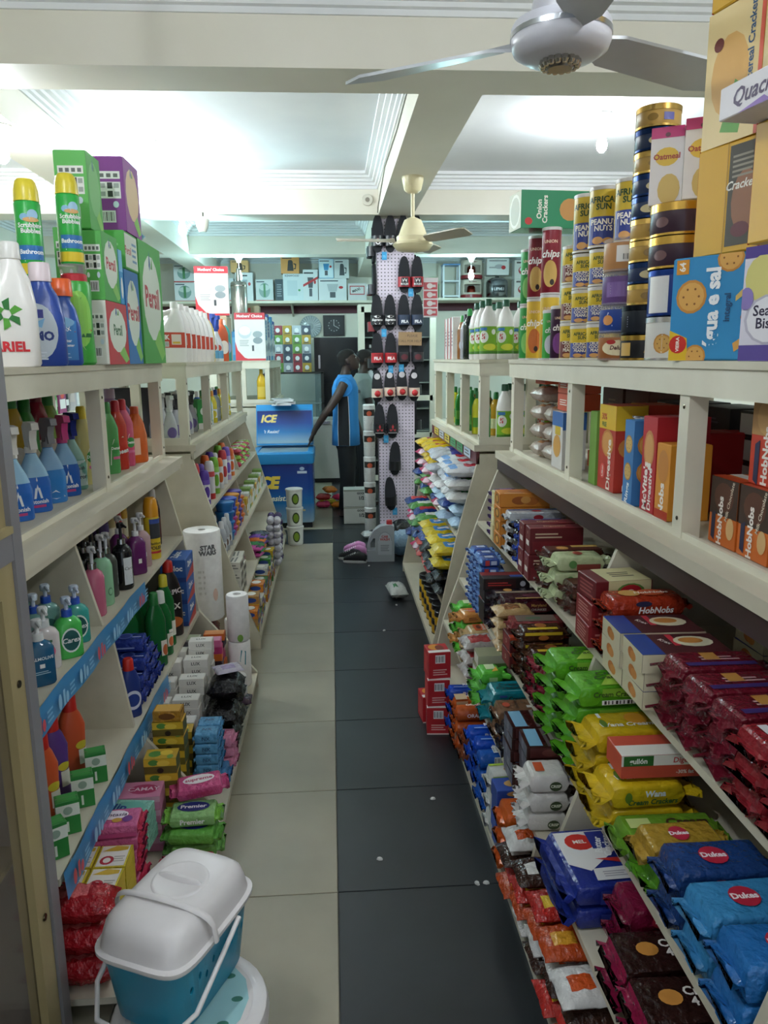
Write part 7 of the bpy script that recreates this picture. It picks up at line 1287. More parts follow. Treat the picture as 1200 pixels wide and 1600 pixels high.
# body with a real handle opening: four slabs around the hole
cwj.prism([(-.045, 0), (.115, 0), (.115, .3), (.09, .315), (.06, .315), (0, .305), (-.045, .275)], 'y', -.05, .05, m_)
cwj.prism([(-.115, 0), (-.045, 0), (-.045, .1), (-.115, .1)], 'y', -.05, .05, m_)
cwj.prism([(-.115, .1), (-.088, .1), (-.088, .16), (-.062, .2), (-.045, .2), (-.045, .275), (-.06, .26), (-.1, .19), (-.115, .12)], 'y', -.035, .035, m_)
lab_ = MB(); art(lab_, plane_map((.035, -.051, .16), (1, 0, 0), (0, 0, 1)), (.12, .2), [('e', .5, .6, .48, .4, '#8a8f98'), ('e', .5, .6, .45, .37, '#bcc1c8'), ('r', .02, 0, .98, .6, '#bcc1c8'), ('t', .5, .72, .14, 'CAR\nWASH', '#b83038', 0, .04), ('lines', .2, .15, .8, .45, 4, '#7a8088')])
cp_ = MB(); cp_.loft([(.313, .026, .026), (.345, .025, .025), (.35, .02, .02)], M('#b02028', 'p'), 16, 2, 'z', (.075, 0, 0))
Kind('car_wash_jug', [('body', cwj.mesh('car_wash_jug', 30)), ('label', lab_.mesh('label', 0)), ('cap', cp_.mesh('cap', 40))]).put((.39, 6.32, .001), -.05, 'grey car wash jug with red cap on the dark tiles', 'jug')
def shoe(c, sole, h=.11):
    b = MB(); b.loft([(-.12, .03, .035, 2.5, 0, .045), (-.1, .04, .045, 2.5, 0, .055), (-.04, .042, .055, 2.5, 0, .065), (.03, .043, .04, 2.5, 0, .055), (.09, .042, .028, 2.5, 0, .045), (.12, .028, .018, 2.5, 0, .035)], M(c, 't'), 16, 2, 'y')
    s = MB(); s.loft([(0, .042, .122), (.01, .047, .13), (.03, .046, .128)], M(sole, 'p'), 20, 2.6)
    l = MB()
    for i in range(4): l.tube([(-.03, .0 + .02 * i, .1 - .008 * i), (0, .0 + .02 * i, .112 - .01 * i), (.03, .0 + .02 * i, .1 - .008 * i)], .003, M('#d8d8d8', 't'), 6)
    return Kind('sneaker', [('body', b.mesh('sneaker', 50)), ('sole', s.mesh('sole', 40)), ('laces', l.mesh('laces', 0))])
shoe('#1c1c20', '#d0d0d0').put((.17, 6.27, .001), 1.35, 'black sneaker with white sole beside the car wash jug', 'shoe', s=.8)
shoe('#1c1c20', '#d0d0d0').put((.13, 6.38, .001), 1.35, 'black sneaker with white sole behind its twin', 'shoe', s=.8)
shoe('#c080b0', '#c8a8c0').put((.18, 6.5, .001), 1.5, 'pink clog behind the black sneakers', 'shoe', s=.8); shoe('#c080b0', '#c8a8c0').put((.18, 6.65, .001), 1.5, 'pink clog further behind the car wash jug', 'shoe', s=.8)
sack('plastic_bag', .26, .3, .22, '#6a8298', [(2, 8, 2, 6, '#8aa0b4')], 131).put((.60, 6.5, .001), .3, 'blue-grey clear plastic bag slumped by the pillar', 'bag')
sack('plastic_bag', .2, .16, .2, '#17181a', [], 132).put((.62, 6.95, .02), .6, 'black bag under the lowest slide', 'bag')
sack('plastic_bag', .13, .26, .1, '#c8ccc8', [(3, 6, 2, 4, '#5a9a6a')], 133).put((.44, 5.3, .001), .1, 'white plastic bag lying on the floor by the black powder bags', 'bag')
lit = MB(); lit.loft([(0, .012, .008), (.006, .008, .006)], M('#d8d8d4', 'c'), 6)
kl = Kind('litter', [('body', lit.mesh('litter', 0))])
for i, (x, y) in enumerate(((.36, 2.7), (.28, 6.15), (.44, 2.2), (.47, 2.2), (.3, 4.6), (.42, 5.1), (.13, 2.35))): kl.put((x, y, .0005), i, 'tiny scrap of paper on the dark tiles', 'litter', 'paper scraps on the dark tiles')

# ---------------------------------------------------------------- people
def person(name, label, loc, rz, skin, top, trousers, armR, armL, tank=True, lookup=.25):
    root = bpy.data.objects.new(name, None); COL.objects.link(root); root.location = loc; root.rotation_euler = (0, 0, rz); tag(root, label, 'person')
    sk = noisy('skin_' + skin.strip('#'), skin, skin, 8, .5); b = MB()
    # body in one surface: overlapping volumes fused by a voxel remesh; faces +x, right side is -y
    b.loft([(.86, .09, .14, 2.4), (.95, .11, .155, 2.4), (1.08, .10, .14, 2.4), (1.25, .115, .16, 2.4), (1.38, .115, .175, 2.4), (1.46, .085, .15, 2.2), (1.50, .06, .08), (1.56, .052, .055, 2, .015), (1.62, .052, .055, 2, .03)], sk, 24)
    for s in (-1, 1):
        b.tube([(0, .085 * s, .92), (.01, .09 * s, .7), (.015, .095 * s, .5), (-.005, .1 * s, .3), (-.02, .1 * s, .09), (-.02, .1 * s, .05)], [.09, .08, .058, .058, .036, .036], sk, 14)
        b.loft([(-.07, .03, .03), (-.03, .036, .038), (.05, .045, .028), (.12, .048, .02), (.17, .035, .014)], sk, 14, 2.4, 'x', (0, .1 * s, .035))
        arm = armR if s < 0 else armL
        b.tube(arm, [.052, .05, .042, .04, .03, .026], sk, 12)
        # hand: palm, four fingers and a thumb
        w_, e_ = Vector(arm[-1]), Vector(arm[-2]); d = (w_ - e_).normalized(); sd = Vector((0, 1, 0)).cross(d).normalized(); nr = d.cross(sd)
        across = Vector((0, 1, 0)); pc = w_ + d * .04
        b.tube([tuple(w_), tuple(w_ + d * .03), tuple(w_ + d * .075)], [.026, .034, .034], sk, 10, False, .6)
        for k in range(4):
            o_ = pc + d * .035 + across * (-.03 + .02 * k); L_ = (.055, .066, .07, .06)[k]; cu = Vector((-.35, 0, -.6)).normalized()
            b.tube([tuple(o_), tuple(o_ + d * L_ * .5), tuple(o_ + d * L_ * .75 + cu * L_ * .4)], [.0095, .009, .0075], sk, 8)
        o_ = w_ + d * .02 - across * .028 * s; b.tube([tuple(o_), tuple(o_ - across * .02 * s + d * .03), tuple(o_ - across * .022 * s + d * .06)], [.012, .011, .009], sk, 8)
    # head tilted back by lookup
    H = MB(); H.loft([(-.105, .045, .04, 2, .035), (-.085, .06, .05, 2, .03), (-.05, .078, .062, 2.2, .015), (0, .092, .072, 2.2, .0), (.05, .095, .075, 2.2, -.005), (.09, .08, .065, 2.1, -.01), (.115, .045, .04, 2, -.01), (.12, .02, .02, 2, -.01)], sk, 22)
    H.loft([(-.035, .014, .012, 2, .1), (-.02, .02, .014, 2, .104), (.01, .012, .009, 2, .096), (.03, .006, .006, 2, .09)], sk, 10)      # nose
    H.loft([(-.062, .012, .022, 2, .085), (-.052, .014, .026, 2, .09), (-.045, .01, .02, 2, .088)], sk, 10)                           # lips
    H.loft([(-.1, .012, .02, 2, .065), (-.085, .014, .022, 2, .072)], sk, 10)                                                        # chin
    H.loft([(.022, .012, .055, 2, .08), (.032, .014, .058, 2, .082), (.04, .008, .05, 2, .08)], sk, 12)                                # brow
    for s in (-1, 1): H.loft([(-.03, .012, .006, 2, -.005, .076 * s), (0, .022, .01, 2, -.008, .08 * s), (.025, .016, .007, 2, -.008, .08 * s)], sk, 10)
    mt = Matrix.Translation((.045, 0, 1.66)) @ Matrix.Rotation(-lookup, 4, 'Y')
    o0 = len(b.v); b.v += [tuple(mt @ Vector(v)) for v in H.v]
    for f in H.f: b.f.append([i + o0 for i in f]); b.m.append(0)
    bo = obj('body', b.mesh('body', 0), root)
    r = bo.modifiers.new('fuse', 'REMESH'); r.mode = 'VOXEL'; r.voxel_size = .0075; r.use_smooth_shade = True
    sm = bo.modifiers.new('smooth', 'SMOOTH'); sm.factor = .5; sm.iterations = 3
    def onhead(nm, q, par=bo, smz=50):
        me = q.mesh(nm, smz); me.transform(mt); return obj(nm, me, par)
    q = MB(); q.loft([(-.02, .07, .068, 2.2, -.04), (.03, .088, .077, 2.2, -.022), (.06, .098, .08, 2.2, -.01), (.095, .088, .072, 2.1, -.012), (.122, .05, .045, 2, -.012), (.128, .02, .02, 2, -.012)], M('#15110f', 't'), 22); onhead('hair', q)
    q = MB()
    for s in (-1, 1): q.loft([(-.006, .004, .006), (0, .009, .011), (.006, .004, .006)], M('#d8d0c8', 'g'), 10, 2, 'z', (.083, .03 * s, .012)); q.loft([(-.004, .003, .004), (0, .004, .005), (.004, .003, .004)], M('#1a1210', 'g'), 8, 2, 'z', (.0905, .03 * s, .012))
    onhead('eyes', q)
    # clothes
    tm = M(top, 't'); t = MB(); hem = .78 if tank else .84
    prof = [(hem, .15, .195, 2.6), (.95, .145, .19, 2.6), (1.1, .135, .18, 2.5), (1.28, .14, .185, 2.5), (1.38, .138, .188, 2.4), (1.45, .115, .165, 2.3), (1.495, .085, .115, 2.2), (1.52, .07, .085, 2)]
    t.loft(prof, tm, 28, 2.5, cap0=False, cap1=False)
    sh = obj('jersey' if tank else 'shirt', t.mesh('top', 50), root); so = sh.modifiers.new('cloth', 'SOLIDIFY'); so.thickness = .006
    if tank:
        for s in (-1, 1):
            q = MB(); vs = []; fs = []
            rows_ = [(hem + .002, .06), (.95, .062), (1.1, .058), (1.22, .055), (1.3, .05)]
            for z, hw in rows_:
                for k in range(5):
                    x = -hw + 2 * hw * k / 4; rx, ry, n = .145, .188, 2.5
                    for (z0, a0, b0, n0), (z1, a1, b1, n1) in zip(prof, prof[1:]):
                        if z0 <= z <= z1: u = (z - z0) / (z1 - z0); rx = a0 + (a1 - a0) * u; ry = b0 + (b1 - b0) * u
                    vs.append((x - .01, s * (ry * (1 - abs((x - .01) / rx) ** 2.5) ** .4 + .006), z))
            for i in range(len(rows_) - 1):
                for k in range(4): a = i * 5 + k; fs.append((a, a + 1, a + 6, a + 5))
            q.add(vs, fs, M('#14161c', 't')); sp_ = obj('side_panel', q.mesh('side_panel', 50), sh)
            q = MB()
            for k in (0, 4): q.tube([(vs[i * 5 + k][0], vs[i * 5 + k][1] + s * .001, vs[i * 5 + k][2]) for i in range(len(rows_))], .003, M('#d8dce4', 't'), 6)
            obj('piping', q.mesh('piping', 40), sp_)
            q = MB(); sh_c = Vector(armR[0] if s < 0 else armL[0])     # bare shoulder: armhole edge ring
            q.tube([(sh_c.x + .085 * cos(a), s * (.178 - .012 * cos(a * 2)), 1.40 + .1 * sin(a)) for a in [2 * pi * i / 16 for i in range(16)]], .006, tm, 6, True); obj('armhole_trim', q.mesh('armhole', 50), sh)
            q = MB(); q.loft([(0, .06, .08), (.012, .05, .07), (.02, .02, .03)], sk, 16, 2, 'y', (0, 0, 0)); 
    else:
        for s in (-1, 1):
            arm = armR if s < 0 else armL; q = MB(); q.tube([arm[0], arm[1], tuple((Vector(arm[1]) + Vector(arm[2])) / 2)], [.075, .072, .07], tm, 14); obj('sleeve', q.mesh('sleeve', 50), sh)
        a = MB(); art(a, plane_map((-.1, -.197, 1.3), (1, 0, 0), (0, 0, 1)), (.2, .2), [('t', .7, .6, .24, 'NIKE', '#3a2a30', 0, .03)]); obj('lettering', a.mesh('lettering', 0), sh)
    tr = M(trousers, 't'); q = MB(); q.loft([(.74, .105, .17, 2.5), (.85, .125, .18, 2.5), (.98, .122, .168, 2.5), (1.02, .115, .16, 2.5)], tr, 24)
    for s in (-1, 1): q.tube([(0, .09 * s, .86), (.012, .095 * s, .6), (.012, .1 * s, .4), (-.005, .1 * s, .2), (-.012, .1 * s, .085)], [.1, .092, .08, .075, .078], tr, 16)
    pt_ = obj('trousers', q.mesh('trousers', 50), root); rr = pt_.modifiers.new('fuse', 'REMESH'); rr.mode = 'VOXEL'; rr.voxel_size = .012; rr.use_smooth_shade = True
    for s in (-1, 1):
        q = MB(); q.loft([(0, .13, .048, 2.6, .045), (.018, .13, .048, 2.6, .045)], M('#1a1616', 'p'), 20); q.tube([(.0, .05 * s / abs(s) * 0 - .04, .02), (.06, 0, .075), (.0, .04, .02)], .007, M('#5a4a44', 'p'), 6)
        f = obj('flip_flop', q.mesh('flip_flop', 40), root, (0, .1 * s, 0))
    return root
person('person', 'man in blue sleeveless jersey resting one hand on the freezer, looking up', (.15, 8.3, .0), -.08, '#3a2a24', '#2f86cc', '#14151a',
       [(0, -.165, 1.43), (-.05, -.215, 1.33), (-.15, -.24, 1.18), (-.2, -.24, 1.12), (-.31, -.2, .96), (-.335, -.19, .905)], [(0, .165, 1.43), (.02, .21, 1.33), (.05, .23, 1.17), (.07, .23, 1.1), (.14, .2, .92), (.16, .19, .86)], True, .32)
person('person', 'person in grey printed shirt and dark trousers standing behind the man in the jersey', (.36, 8.95, .0), .1, '#33261f', '#7d8a86', '#1a1c22',
       [(0, -.165, 1.43), (.02, -.21, 1.33), (.05, -.23, 1.17), (.07, -.23, 1.1), (.1, -.22, .92), (.11, -.21, .86)], [(0, .165, 1.43), (.02, .21, 1.33), (.05, .23, 1.17), (.07, .23, 1.1), (.14, .2, .92), (.16, .19, .86)], False, .0)

# ---------------------------------------------------------------- back wall
def wshelf(x0, x1, z, lab):
    r = bpy.data.objects.new('wall_shelf', None); COL.objects.link(r); r.location = ((x0 + x1) / 2, 12.35, z); tag(r, lab, 'shelf'); h = (x1 - x0) / 2
    obj('board', MB().box(-h, h, -.45, .249, -.035, 0, CREAM).mesh('board', 0), r)
    obj('lower_band', MB().box(-h, h, .2, .249, -.15, -.035, M('#5a2a36', 'w')).mesh('band', 0), r)
    n = int(h * 2 / 1.1) + 1
    for i in range(n): obj('bracket', MB().prism([(-.4, -.035), (.249, -.035), (.249, -.2)], 'x', -.012, .012, M('#c8c4b4', 'w')).mesh('bracket', 0), r, (-h + .1 + (2 * h - .2) * i / (n - 1), 0, 0))
wshelf(-3.4, .9, 2.54, 'long cream wall shelf carrying boxed kettles and blenders'); wshelf(1.4, 3.35, 2.57, 'cream wall shelf carrying stoves and rice cookers')
def ap(w, d, h, base, els, nm='appliance_carton'): return carton(nm, w, d, h, base, {'F': els})
def steam(c='#dfe6e8'): return [('r', .0, .0, 1, .06, '#c83a3c'), ('e', .5, .5, .32, .34, '#8aa8a4'), ('e', .5, .62, .3, .14, '#c8d8d4'), ('r', .44, .2, .56, .8, '#4a8a5a'), ('lines', .05, .84, .5, .94, 1, '#2a3a4a')]
def kett(bg, body): return [('r', 0, 0, 1, 1, bg), ('p', [(.35, .15), (.7, .15), (.66, .7), (.4, .7)], body), ('p', [(.7, .6), (.85, .55), (.82, .25), (.7, .25), (.7, .3), (.78, .32), (.78, .5), (.7, .53)], body), ('e', .52, .72, .12, .06, body), ('lines', .08, .82, .6, .95, 1, '#3a3a40')]
def blend(bg, body, diag=None): return [('r', .02, .02, .98, .98, bg), ('r', .4, .15, .6, .4, '#5a5f66'), ('p', [(.36, .42), (.64, .42), (.7, .75), (.3, .75)], body), ('lines', .06, .84, .7, .94, 1, '#3a3a40'), ('e', .8, .6, .08, .06, '#c83a3c')] + ([('p', [(0, .45), (1, .7), (1, .78), (0, .53)], diag)] if diag else [])
W_ = '#dfe4e6'
items = [(-2.14, 2.541, .3, .28, W_, steam(), 'white steamer carton, lower of two'), (-2.14, 2.822, .3, .26, W_, steam(), 'white steamer carton, upper of two'), (-1.88, 2.541, .22, .36, '#c8d4da', kett('#c8d4da', '#3a4a5a'), 'pale grey blender carton beside the steamers'),
  (-1.55, 2.541, .26, .34, '#d0d8dc', steam(), 'pale carton behind the kitchen scale carton'), (-1.26, 2.541, .26, .42, W_, blend(W_, '#a8b8c0'), 'tall white blender carton by the far bulb'), (-1.32, 2.962, .26, .17, '#e0b070', kett('#e0b070', '#4a3a30'), 'amber kettle carton lying high beside the far bulb'), (-.96, 2.541, .26, .32, '#d4dcdc', steam(), 'white steamer carton near the far bulb'), (-.74, 2.541, .12, .32, '#3a4a54', [('lines', .2, .2, .8, .8, 6, '#8a98a0')], 'narrow dark carton beside the plain white carton'),
  (-.53, 2.541, .3, .40, '#d8e4e8', [('t', .45, .92, .1, 'KENWOOD', '#3a4a54', 0, .02), ('r', .2, .2, .7, .75, '#c8d8de'), ('e', .8, .4, .06, .04, '#4a9a5a')], 'pale blue-white carton with black capitals'), (-.57, 2.942, .27, .25, '#d89a50', kett('#d89a50', '#33302e'), 'orange carton printed with a black kettle'), (-.27, 2.541, .22, .46, W_, blend(W_, '#5a5a60', '#c83a40'), 'tall white carton with red diagonal band'),
  (.06, 2.541, .42, .33, W_, blend('#e2e6e8', '#b8c0c4'), 'wide white blender carton'), (-.03, 2.872, .22, .28, '#5aa8d8', blend('#d8ecf4', '#4a9ad0'), 'blue and green blender carton'), (.2, 2.872, .22, .27, '#d8d4d4', kett('#d8dcdc', '#4a4f54'), 'white kettle carton with red foot'), (.43, 2.541, .28, .26, '#d4d4d4', [('r', .1, .35, .9, .85, '#b83038'), ('r', .14, .4, .86, .8, '#d8d8d8'), ('t', .45, .6, .2, 'MAXI', '#3a3a3c', 20, .03)], 'white carton with red framed picture by the pillar'),
  (2.58, 2.91, .34, .25, '#dcdad8', [('e', .55, .5, .2, .14, '#b0acb0'), ('r', .1, .82, .9, .86, '#4a2a30'), ('e', .75, .45, .1, .12, '#b83038'), ('lines', .1, .4, .4, .5, 2, '#6a5a60')], 'white carton with a gas burner printed on it'), (2.98, 2.571, .28, .28, '#dcd8d4', [('r', .1, .82, .9, .9, '#5a4a48'), ('e', .5, .45, .3, .24, '#a83038'), ('e', .5, .5, .24, .14, '#e0dcdc')], 'white carton with red pot print, lower one'), (2.98, 2.852, .28, .28, '#dcd8d4', [('r', .1, .82, .9, .9, '#5a4a48'), ('e', .5, .45, .3, .24, '#a83038'), ('e', .5, .5, .24, .14, '#e0dcdc')], 'white carton with red pot print, upper one')]
for x, z, w_, h_, c, els, lab in items: ap(w_, .2, h_, c, els).put((x, 12.15, z), 0, lab, 'carton')
def stove(lab, x, z):
    r = bpy.data.objects.new('kerosene_stove', None); COL.objects.link(r); r.location = (x, 12.1, z); tag(r, lab, 'stove'); m = M('#d8ccbc', 'p')
    b = MB(); b.loft([(0, .165, .165), (.005, .17, .17), (.05, .17, .17)], M('#8a2028', 'p'), 28); obj('tank', b.mesh('tank', 40), r)
    b = MB(); N = 28; zz_ = (.05, .08, .2, .27); vs = [(.16 * cos(2 * pi * k / N), .16 * sin(2 * pi * k / N), z_) for z_ in zz_ for k in range(N)]
    fs = [(i * N + k, i * N + (k + 1) % N, (i + 1) * N + (k + 1) % N, (i + 1) * N + k) for i in range(3) for k in range(N) if not (i == 1 and 17 <= k <= 24)]   # open window to the front
    s = obj('shell', b.add(vs, fs, m).mesh('shell', 40), r); sd = s.modifiers.new('wall', 'SOLIDIFY'); sd.thickness = .006
    a = MB(); art(a, wrap_map([(0, .161, .161), (.3, .161, .161)], 2, .235), (.24, .04), [('t', .5, .5, .6, 'BUTTERFLY', '#8a2028', 0, .02)], 8); obj('lettering', a.mesh('lettering', 0), s)
    b = MB(); b.loft([(.05, .07, .07), (.17, .06, .06), (.19, .04, .04)], M('#a8483a', 'm'), 16); obj('wick_cone', b.mesh('wick_cone', 40), r)
    b = MB(); b.loft([(.27, .1, .1), (.285, .1, .1)], M('#3a3430', 'm'), 20); obj('burner', b.mesh('burner', 40), r)
stove('cream and maroon stove, lower one on the wall shelf', 2.18, 2.571); stove('cream and maroon stove, upper one on the wall shelf', 2.18, 2.857)
revolve('rice_cooker', [(0, .15, .15), (.02, .165, .165), (.24, .165, .165), (.27, .15, .15), (.3, .09, .09)], '#8a8c90', [('lid_knob', [(.3, .03, .03), (.33, .025, .025)], '#2a2a2c'), ('WRAP', 'label', .05, .2, .25, [('r', .1, .2, .9, .9, '#2a2c30'), ('t', .5, .5, .4, 'UPMU', '#d8d8dc', 0, .04)])], 'm').put((2.58, 12.1, 2.571), 0, 'steel rice cooker with dark panel under the burner carton', 'rice cooker')
revolve('gas_cylinder', [(0, .09, .09), (.02, .1, .1), (.2, .1, .1), (.25, .075, .075), (.25, .07, .07)], '#6a9a6a', [('guard', [(.25, .075, .075), (.31, .075, .075), (.31, .068, .068), (.25, .068, .068)], '#6a9a6a', 'p'), ('valve', [(.25, .02, .02), (.3, .018, .018)], '#c8842c', 'm')], 'p').put((1.58, 12.05, 2.571), 0, 'small green gas cylinder on the wall shelf beside the pillar', 'gas cylinder')
def rack():
    r = bpy.data.objects.new('glass_rack', None); COL.objects.link(r); r.location = (1.86, 12.1, 2.571); tag(r, 'white two-tier rack with a small blue top and bottles inside', 'rack'); m = M('#dfe4ea', 'p')
    for x in (-.12, .12):
        for y in (-.1, .1): obj('leg', MB().box(x - .012, x + .012, y - .012, y + .012, 0, .5, m).mesh('leg', 0), r)
    for z in (.02, .24, .48): obj('tier', MB().box(-.13, .13, -.12, .12, z, z + .02, M('#5a8ac0', 'p') if z > .4 else m).mesh('tier', 0), r)
rack()
bc_ = carton('bulb_card', .14, .04, .36, '#e0dcdc', {'F': [e for i in range(4) for e in (('r', .05, .04 + .22 * i, .95, .22 + .22 * i, '#b8444c'), ('e', .45, .13 + .22 * i, .2, .07, '#e0d8d8'), ('r', .6, .1 + .22 * i, .85, .16 + .22 * i, '#d0c8c8'))]}); bc_.put((.95, 7.42, 2.06), 0, 'hanging card of boxed bulbs in red and white by the pillar', 'bulb card')
# small gift boxes stacked on the glass counter behind the freezer
def counter():
    r = bpy.data.objects.new('glass_counter', None); COL.objects.link(r); r.location = (-.52, 11.45, 0); tag(r, 'dark framed glass counter behind the blue freezer', 'counter'); dm = M('#2a2626', 'w')
    for x in (-.4, .4):
        for y in (-.25, .25): obj('post', MB().box(x - .02, x + .02, y - .02, y + .02, 0, 1.5, dm).mesh('post', 0), r)
    for z in (.06, .55, 1.05, 1.48): obj('shelf', MB().box(-.42, .42, -.27, .27, z, z + .02, M('#8a9494', 'g') if z < 1.4 else dm).mesh('shelf', 0), r)
    obj('front_pane', MB().box(-.38, .38, -.265, -.26, .08, 1.48, M('#9ab0b0', 'a')).mesh('pane', 0), r)
counter()
gc = [('#6f9a4a', 'lime'), ('#a8acb4', 'silver'), ('#9a3a44', 'red'), ('#b8983c', 'yellow'), ('#bcc4cc', 'white'), ('#4a5464', 'navy')]
for k in range(5):
    for i in range(4):
        c, n = gc[(k * 2 + i * (3 if k % 2 else 1)) % 6]
        carton('gift_carton', .125, .1, .13, c, {'F': [('e', .5, .5, .25, .25, '#e8e8ea'), ('r', .2, .1, .8, .2, '#3a3a44')]}).put((-.74 + .135 * i, 11.38, 1.501 + .131 * k), 0, n + ' gift carton in the wall of small boxes on the glass counter', 'carton', n + ' gift cartons')
pl_ = MB(); pl_.loft([(-.02, .02, .02), (-.012, .09, .09), (-.002, .165, .165), (0, .17, .17), (.006, .165, .165), (-.004, .09, .09)], M('#aab4b8', 'g'), 32, 2, 'y')
rays = MB()
for i in range(24):
    t = 2 * pi * i / 24; rays.tube([(.05 * cos(t), -.018, .05 * sin(t)), (.16 * cos(t), -.006, .16 * sin(t))], [.004, .007], M('#dfe6ea', 'g'), 5)
Kind('glass_plate', [('body', pl_.mesh('plate', 30)), ('cut_pattern', rays.mesh('rays', 40))]).put((-.3, 12.57, 2.19), 0, 'round cut-glass plate displayed on the back wall', 'plate')
ck_ = MB(); ck_.box(-.17, .17, -.04, 0, -.16, .16, M('#1c1c20', 'p')); fc = MB(); fc.box(-.14, .14, -.044, -.04, -.13, .13, M('#2a2c30', 'n')); fc.loft([(-.0455, .1, .1), (-.044, .1, .1)], M('#3a3c40', 'n'), 24, 2, 'y')
hd = MB(); hd.box(-.004, .004, -.048, -.046, 0, .09, M('#d8d8d8', 'p')); hd.add([(0, -.048, -.004), (.07, -.048, -.04), (.07, -.048, -.032), (0, -.048, .004)], [(0, 1, 2, 3)], M('#d8d8d8', 'n'))
for i in range(12): t = 2 * pi * i / 12; hd.box(.085 * cos(t) - .006, .085 * cos(t) + .006, -.047, -.0455, .085 * sin(t) - .006, .085 * sin(t) + .006, M('#c8c8c8', 'n'))
Kind('wall_clock', [('body', ck_.mesh('clock', 0)), ('dial', fc.mesh('dial', 0)), ('hands', hd.mesh('hands', 0))]).put((.07, 12.59, 2.2), 0, 'square black wall clock above the dark cabinet', 'clock')
# dark cabinet, white chest freezer, cream glass cabinet
def darkcab():
    r = bpy.data.objects.new('dark_cabinet', None); COL.objects.link(r); r.location = (.16, 12.2, 0); tag(r, 'tall black fridge cabinet behind the two people', 'cabinet'); m = M('#14161c', 'p')
    obj('body', MB().box(-.4, .4, -.3, .38, 0, 2.0, m).mesh('body', 0), r)
    for z0, z1 in ((.05, .68), (.7, 1.32), (1.34, 1.96)):
        d = obj('door', MB().box(-.38, .38, -.325, -.302, z0, z1, M('#0e1016', 'p')).mesh('door', 0), r); obj('handle', MB().box(-.34, -.31, -.36, -.327, z0 + .2, z0 + .4, STEEL).mesh('handle', 0), d)
darkcab()
def wfreezer():
    r = bpy.data.objects.new('white_freezer', None); COL.objects.link(r); r.location = (-.12, 10.85, 0); tag(r, 'white chest freezer standing beyond the man in the jersey', 'freezer')
    obj('body', MB().box(-.3, .35, -.28, .28, .06, .8, M('#b8bcb8', 'p')).mesh('body', 0), r); obj('lid', MB().box(-.31, .36, -.29, .29, .805, .87, M('#c8ccc8', 'p')).mesh('lid', 0), r); obj('plinth', MB().box(-.28, .33, -.26, .26, 0, .06, M('#1c1c20', 'p')).mesh('plinth', 0), r)
    obj('handle', MB().box(-.05, .1, -.31, -.292, .81, .85, STEEL).mesh('handle', 0), r)
wfreezer()
def creamcab():
    r = bpy.data.objects.new('glass_cabinet', None); COL.objects.link(r); r.location = (.92, 10.6, 0); tag(r, 'cream framed glass cabinet with dark goods beside the pillar', 'cabinet')
    def bx(nm, a, b, c, d, e, f, m): return obj(nm, MB().box(a, b, c, d, e, f, m).mesh(nm, 0), r)
    for x in (-.5, -.02, .45): bx('post', x - .04, x + .04, -.2, -.14, 0, 2.35, CREAM)
    for z in (.04, .62, 1.12, 2.28): bx('rail', -.5, .45, -.2, -.15, z, z + .07, CREAM)
    bx('back_panel', -.5, .45, .14, .16, 0, 2.35, M('#26262a', 'w')); bx('side_panel', -.54, -.52, -.14, .16, 0, 2.35, CREAM); bx('top', -.54, .49, -.2, .16, 2.35, 2.38, CREAM)
    for z in (.3, .7, 1.0, 1.35, 1.65, 1.95): bx('shelf', -.5, .45, -.13, .14, z, z + .015, M('#8a948c', 'g'))
creamcab()
for i in range(10):
    c, n = [('#3a3a40', 'charcoal'), ('#c8ccd0', 'silver'), ('#6a5a50', 'brown'), ('#26262a', 'black'), ('#a8442c', 'rust')][i % 5]
    cap_bottle('cosmetic_bottle', .05, .04, .2, c, '#d0d0d0', [('r', .1, .2, .9, .8, '#b8bcc0')], 2, 'g').put((.54 + .2 * (i % 2), 10.55, [.316, .716, 1.016, 1.366, 1.666][i // 2]), 0, '%s bottle in the cream glass cabinet, %s compartment' % (n, ORD[i // 2].replace('bottom', 'lowest')), 'bottle')
# wall socket lamp on the cream beam and fixtures
ro = revolve('beam_spotlight', [(0, .03, .03), (.04, .05, .05), (.1, .06, .06), (.12, .045, .045)], '#c8c4b8', [('mount', [(.12, .02, .02), (.16, .02, .02)], '#8a8880', 'm')], 'p'); ro.put((-1.08, 7.12, ZB - .16), 0, 'round beige fixture beside the bulb under the cream beam', 'light fixture')
so_ = MB(); so_.loft([(-.02, .045, .045), (0, .05, .05)], M('#d8d4c8', 'p'), 20, 2, 'y'); so2 = MB(); so2.loft([(-.024, .02, .02), (-.02, .02, .02)], M('#8a8478', 'p'), 14, 2, 'y')
Kind('ceiling_rose', [('body', so_.mesh('rose', 30)), ('socket', so2.mesh('socket', 30))]).put((.36, 7.199, 3.06), 0, 'round junction box on the cream beam beside the pillar', 'junction box')
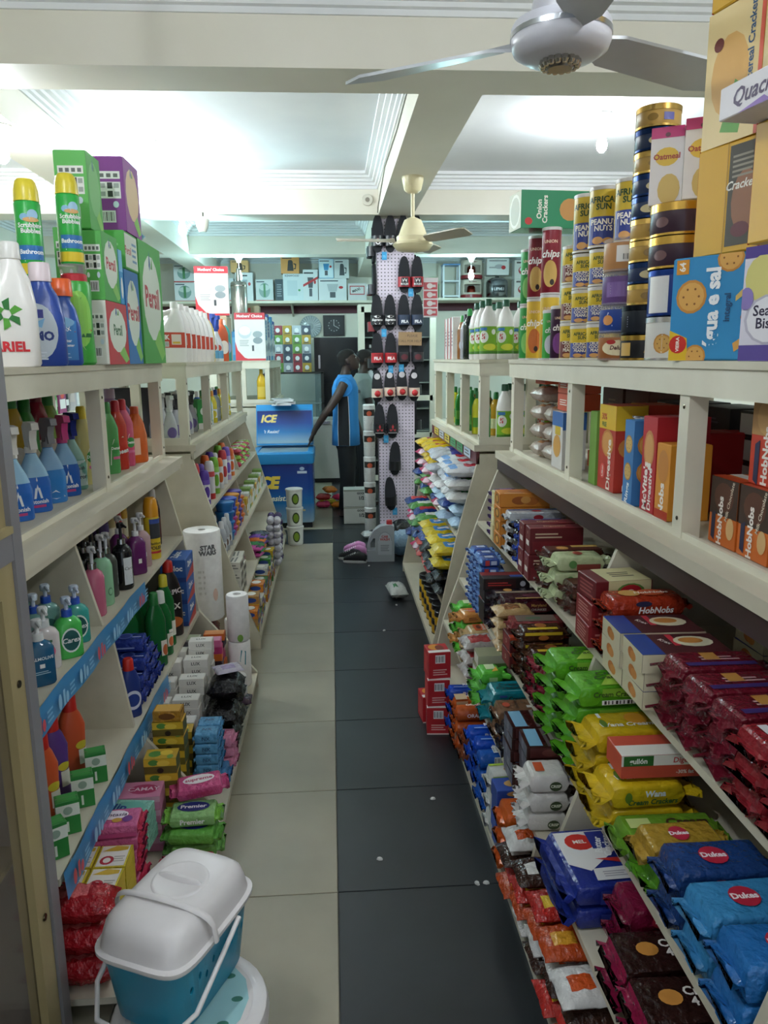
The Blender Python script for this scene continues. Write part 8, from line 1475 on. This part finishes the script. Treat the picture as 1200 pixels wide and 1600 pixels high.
# ---------------------------------------------------------------- shelf row of the next aisle, seen through the open frames
def next_aisle():
    r = bpy.data.objects.new('shelf_unit', None); COL.objects.link(r); r.location = (-2.45, 5.0, 0); tag(r, 'tall cream shelf row of the next aisle, seen through the open frames', 'shelving')
    for y in (-2.6, -1.3, 0, 1.3, 2.58): obj('upright', MB().box(-.2, .2, y, y + .025, 0, 2.0, CREAM).mesh('upright', 0), r)
    for z in (.1, .5, .9, 1.25, 1.62, 1.98): obj('shelf', MB().box(-.2, .2, -2.6, 2.6, z - .02, z, CREAM2).mesh('shelf', 0), r)
    obj('back_panel', MB().box(-.215, -.2, -2.6, 2.6, 0, 2.0, CREAM).mesh('back_panel', 0), r)
next_aisle()
pal_ = [('#5a9a4a', 'green'), ('#2a4a8a', 'navy'), ('#c8ccd0', 'white'), ('#8a3a6a', 'plum'), ('#3a8ab8', 'blue'), ('#d8b83a', 'yellow'), ('#2a2c34', 'black')]
kb_ = [carton('goods_carton', .17, .14, .2 + .03 * (i % 3), c, {'F': [('r', .1, .2, .9, .6, '#e4e4e0'), ('e', .5, .75, .25, .12, '#c84a3c')], 'L': [('r', .1, .3, .9, .7, '#d8d8d4')]}) for i, (c, _) in enumerate(pal_)]
kc_ = [cap_bottle('goods_bottle', .05, .04, .27, c, '#e4e4e4', [('r', .1, .2, .9, .7, '#e4e4e0')], 3, 'g') for c, _ in pal_]
row_ = {.901: 'fourth', 1.251: 'fifth', 1.621: 'upper', 1.981: 'topmost'}
for zi, z in enumerate((.901, 1.251, 1.621, 1.981)):
    for i in range(22):
        y = 2.52 + .225 * i
        if any(abs(y - (5.0 + u)) < .12 for u in (-1.29, .012, 1.31, 2.6, -2.59)): continue
        k = (i * 3 + zi * 2) % 7; b_ = (i + zi) % 3 == 0
        (kc_ if b_ else kb_)[k].put((-2.36, y, z), PX, '%s %s on the %s shelf of the next aisle' % (pal_[k][1], 'bottle' if b_ else 'carton', row_[z]), 'bottle' if b_ else 'carton', '%s %ss of the next aisle, %s shelf' % (pal_[k][1], 'bottle' if b_ else 'carton', row_[z]))
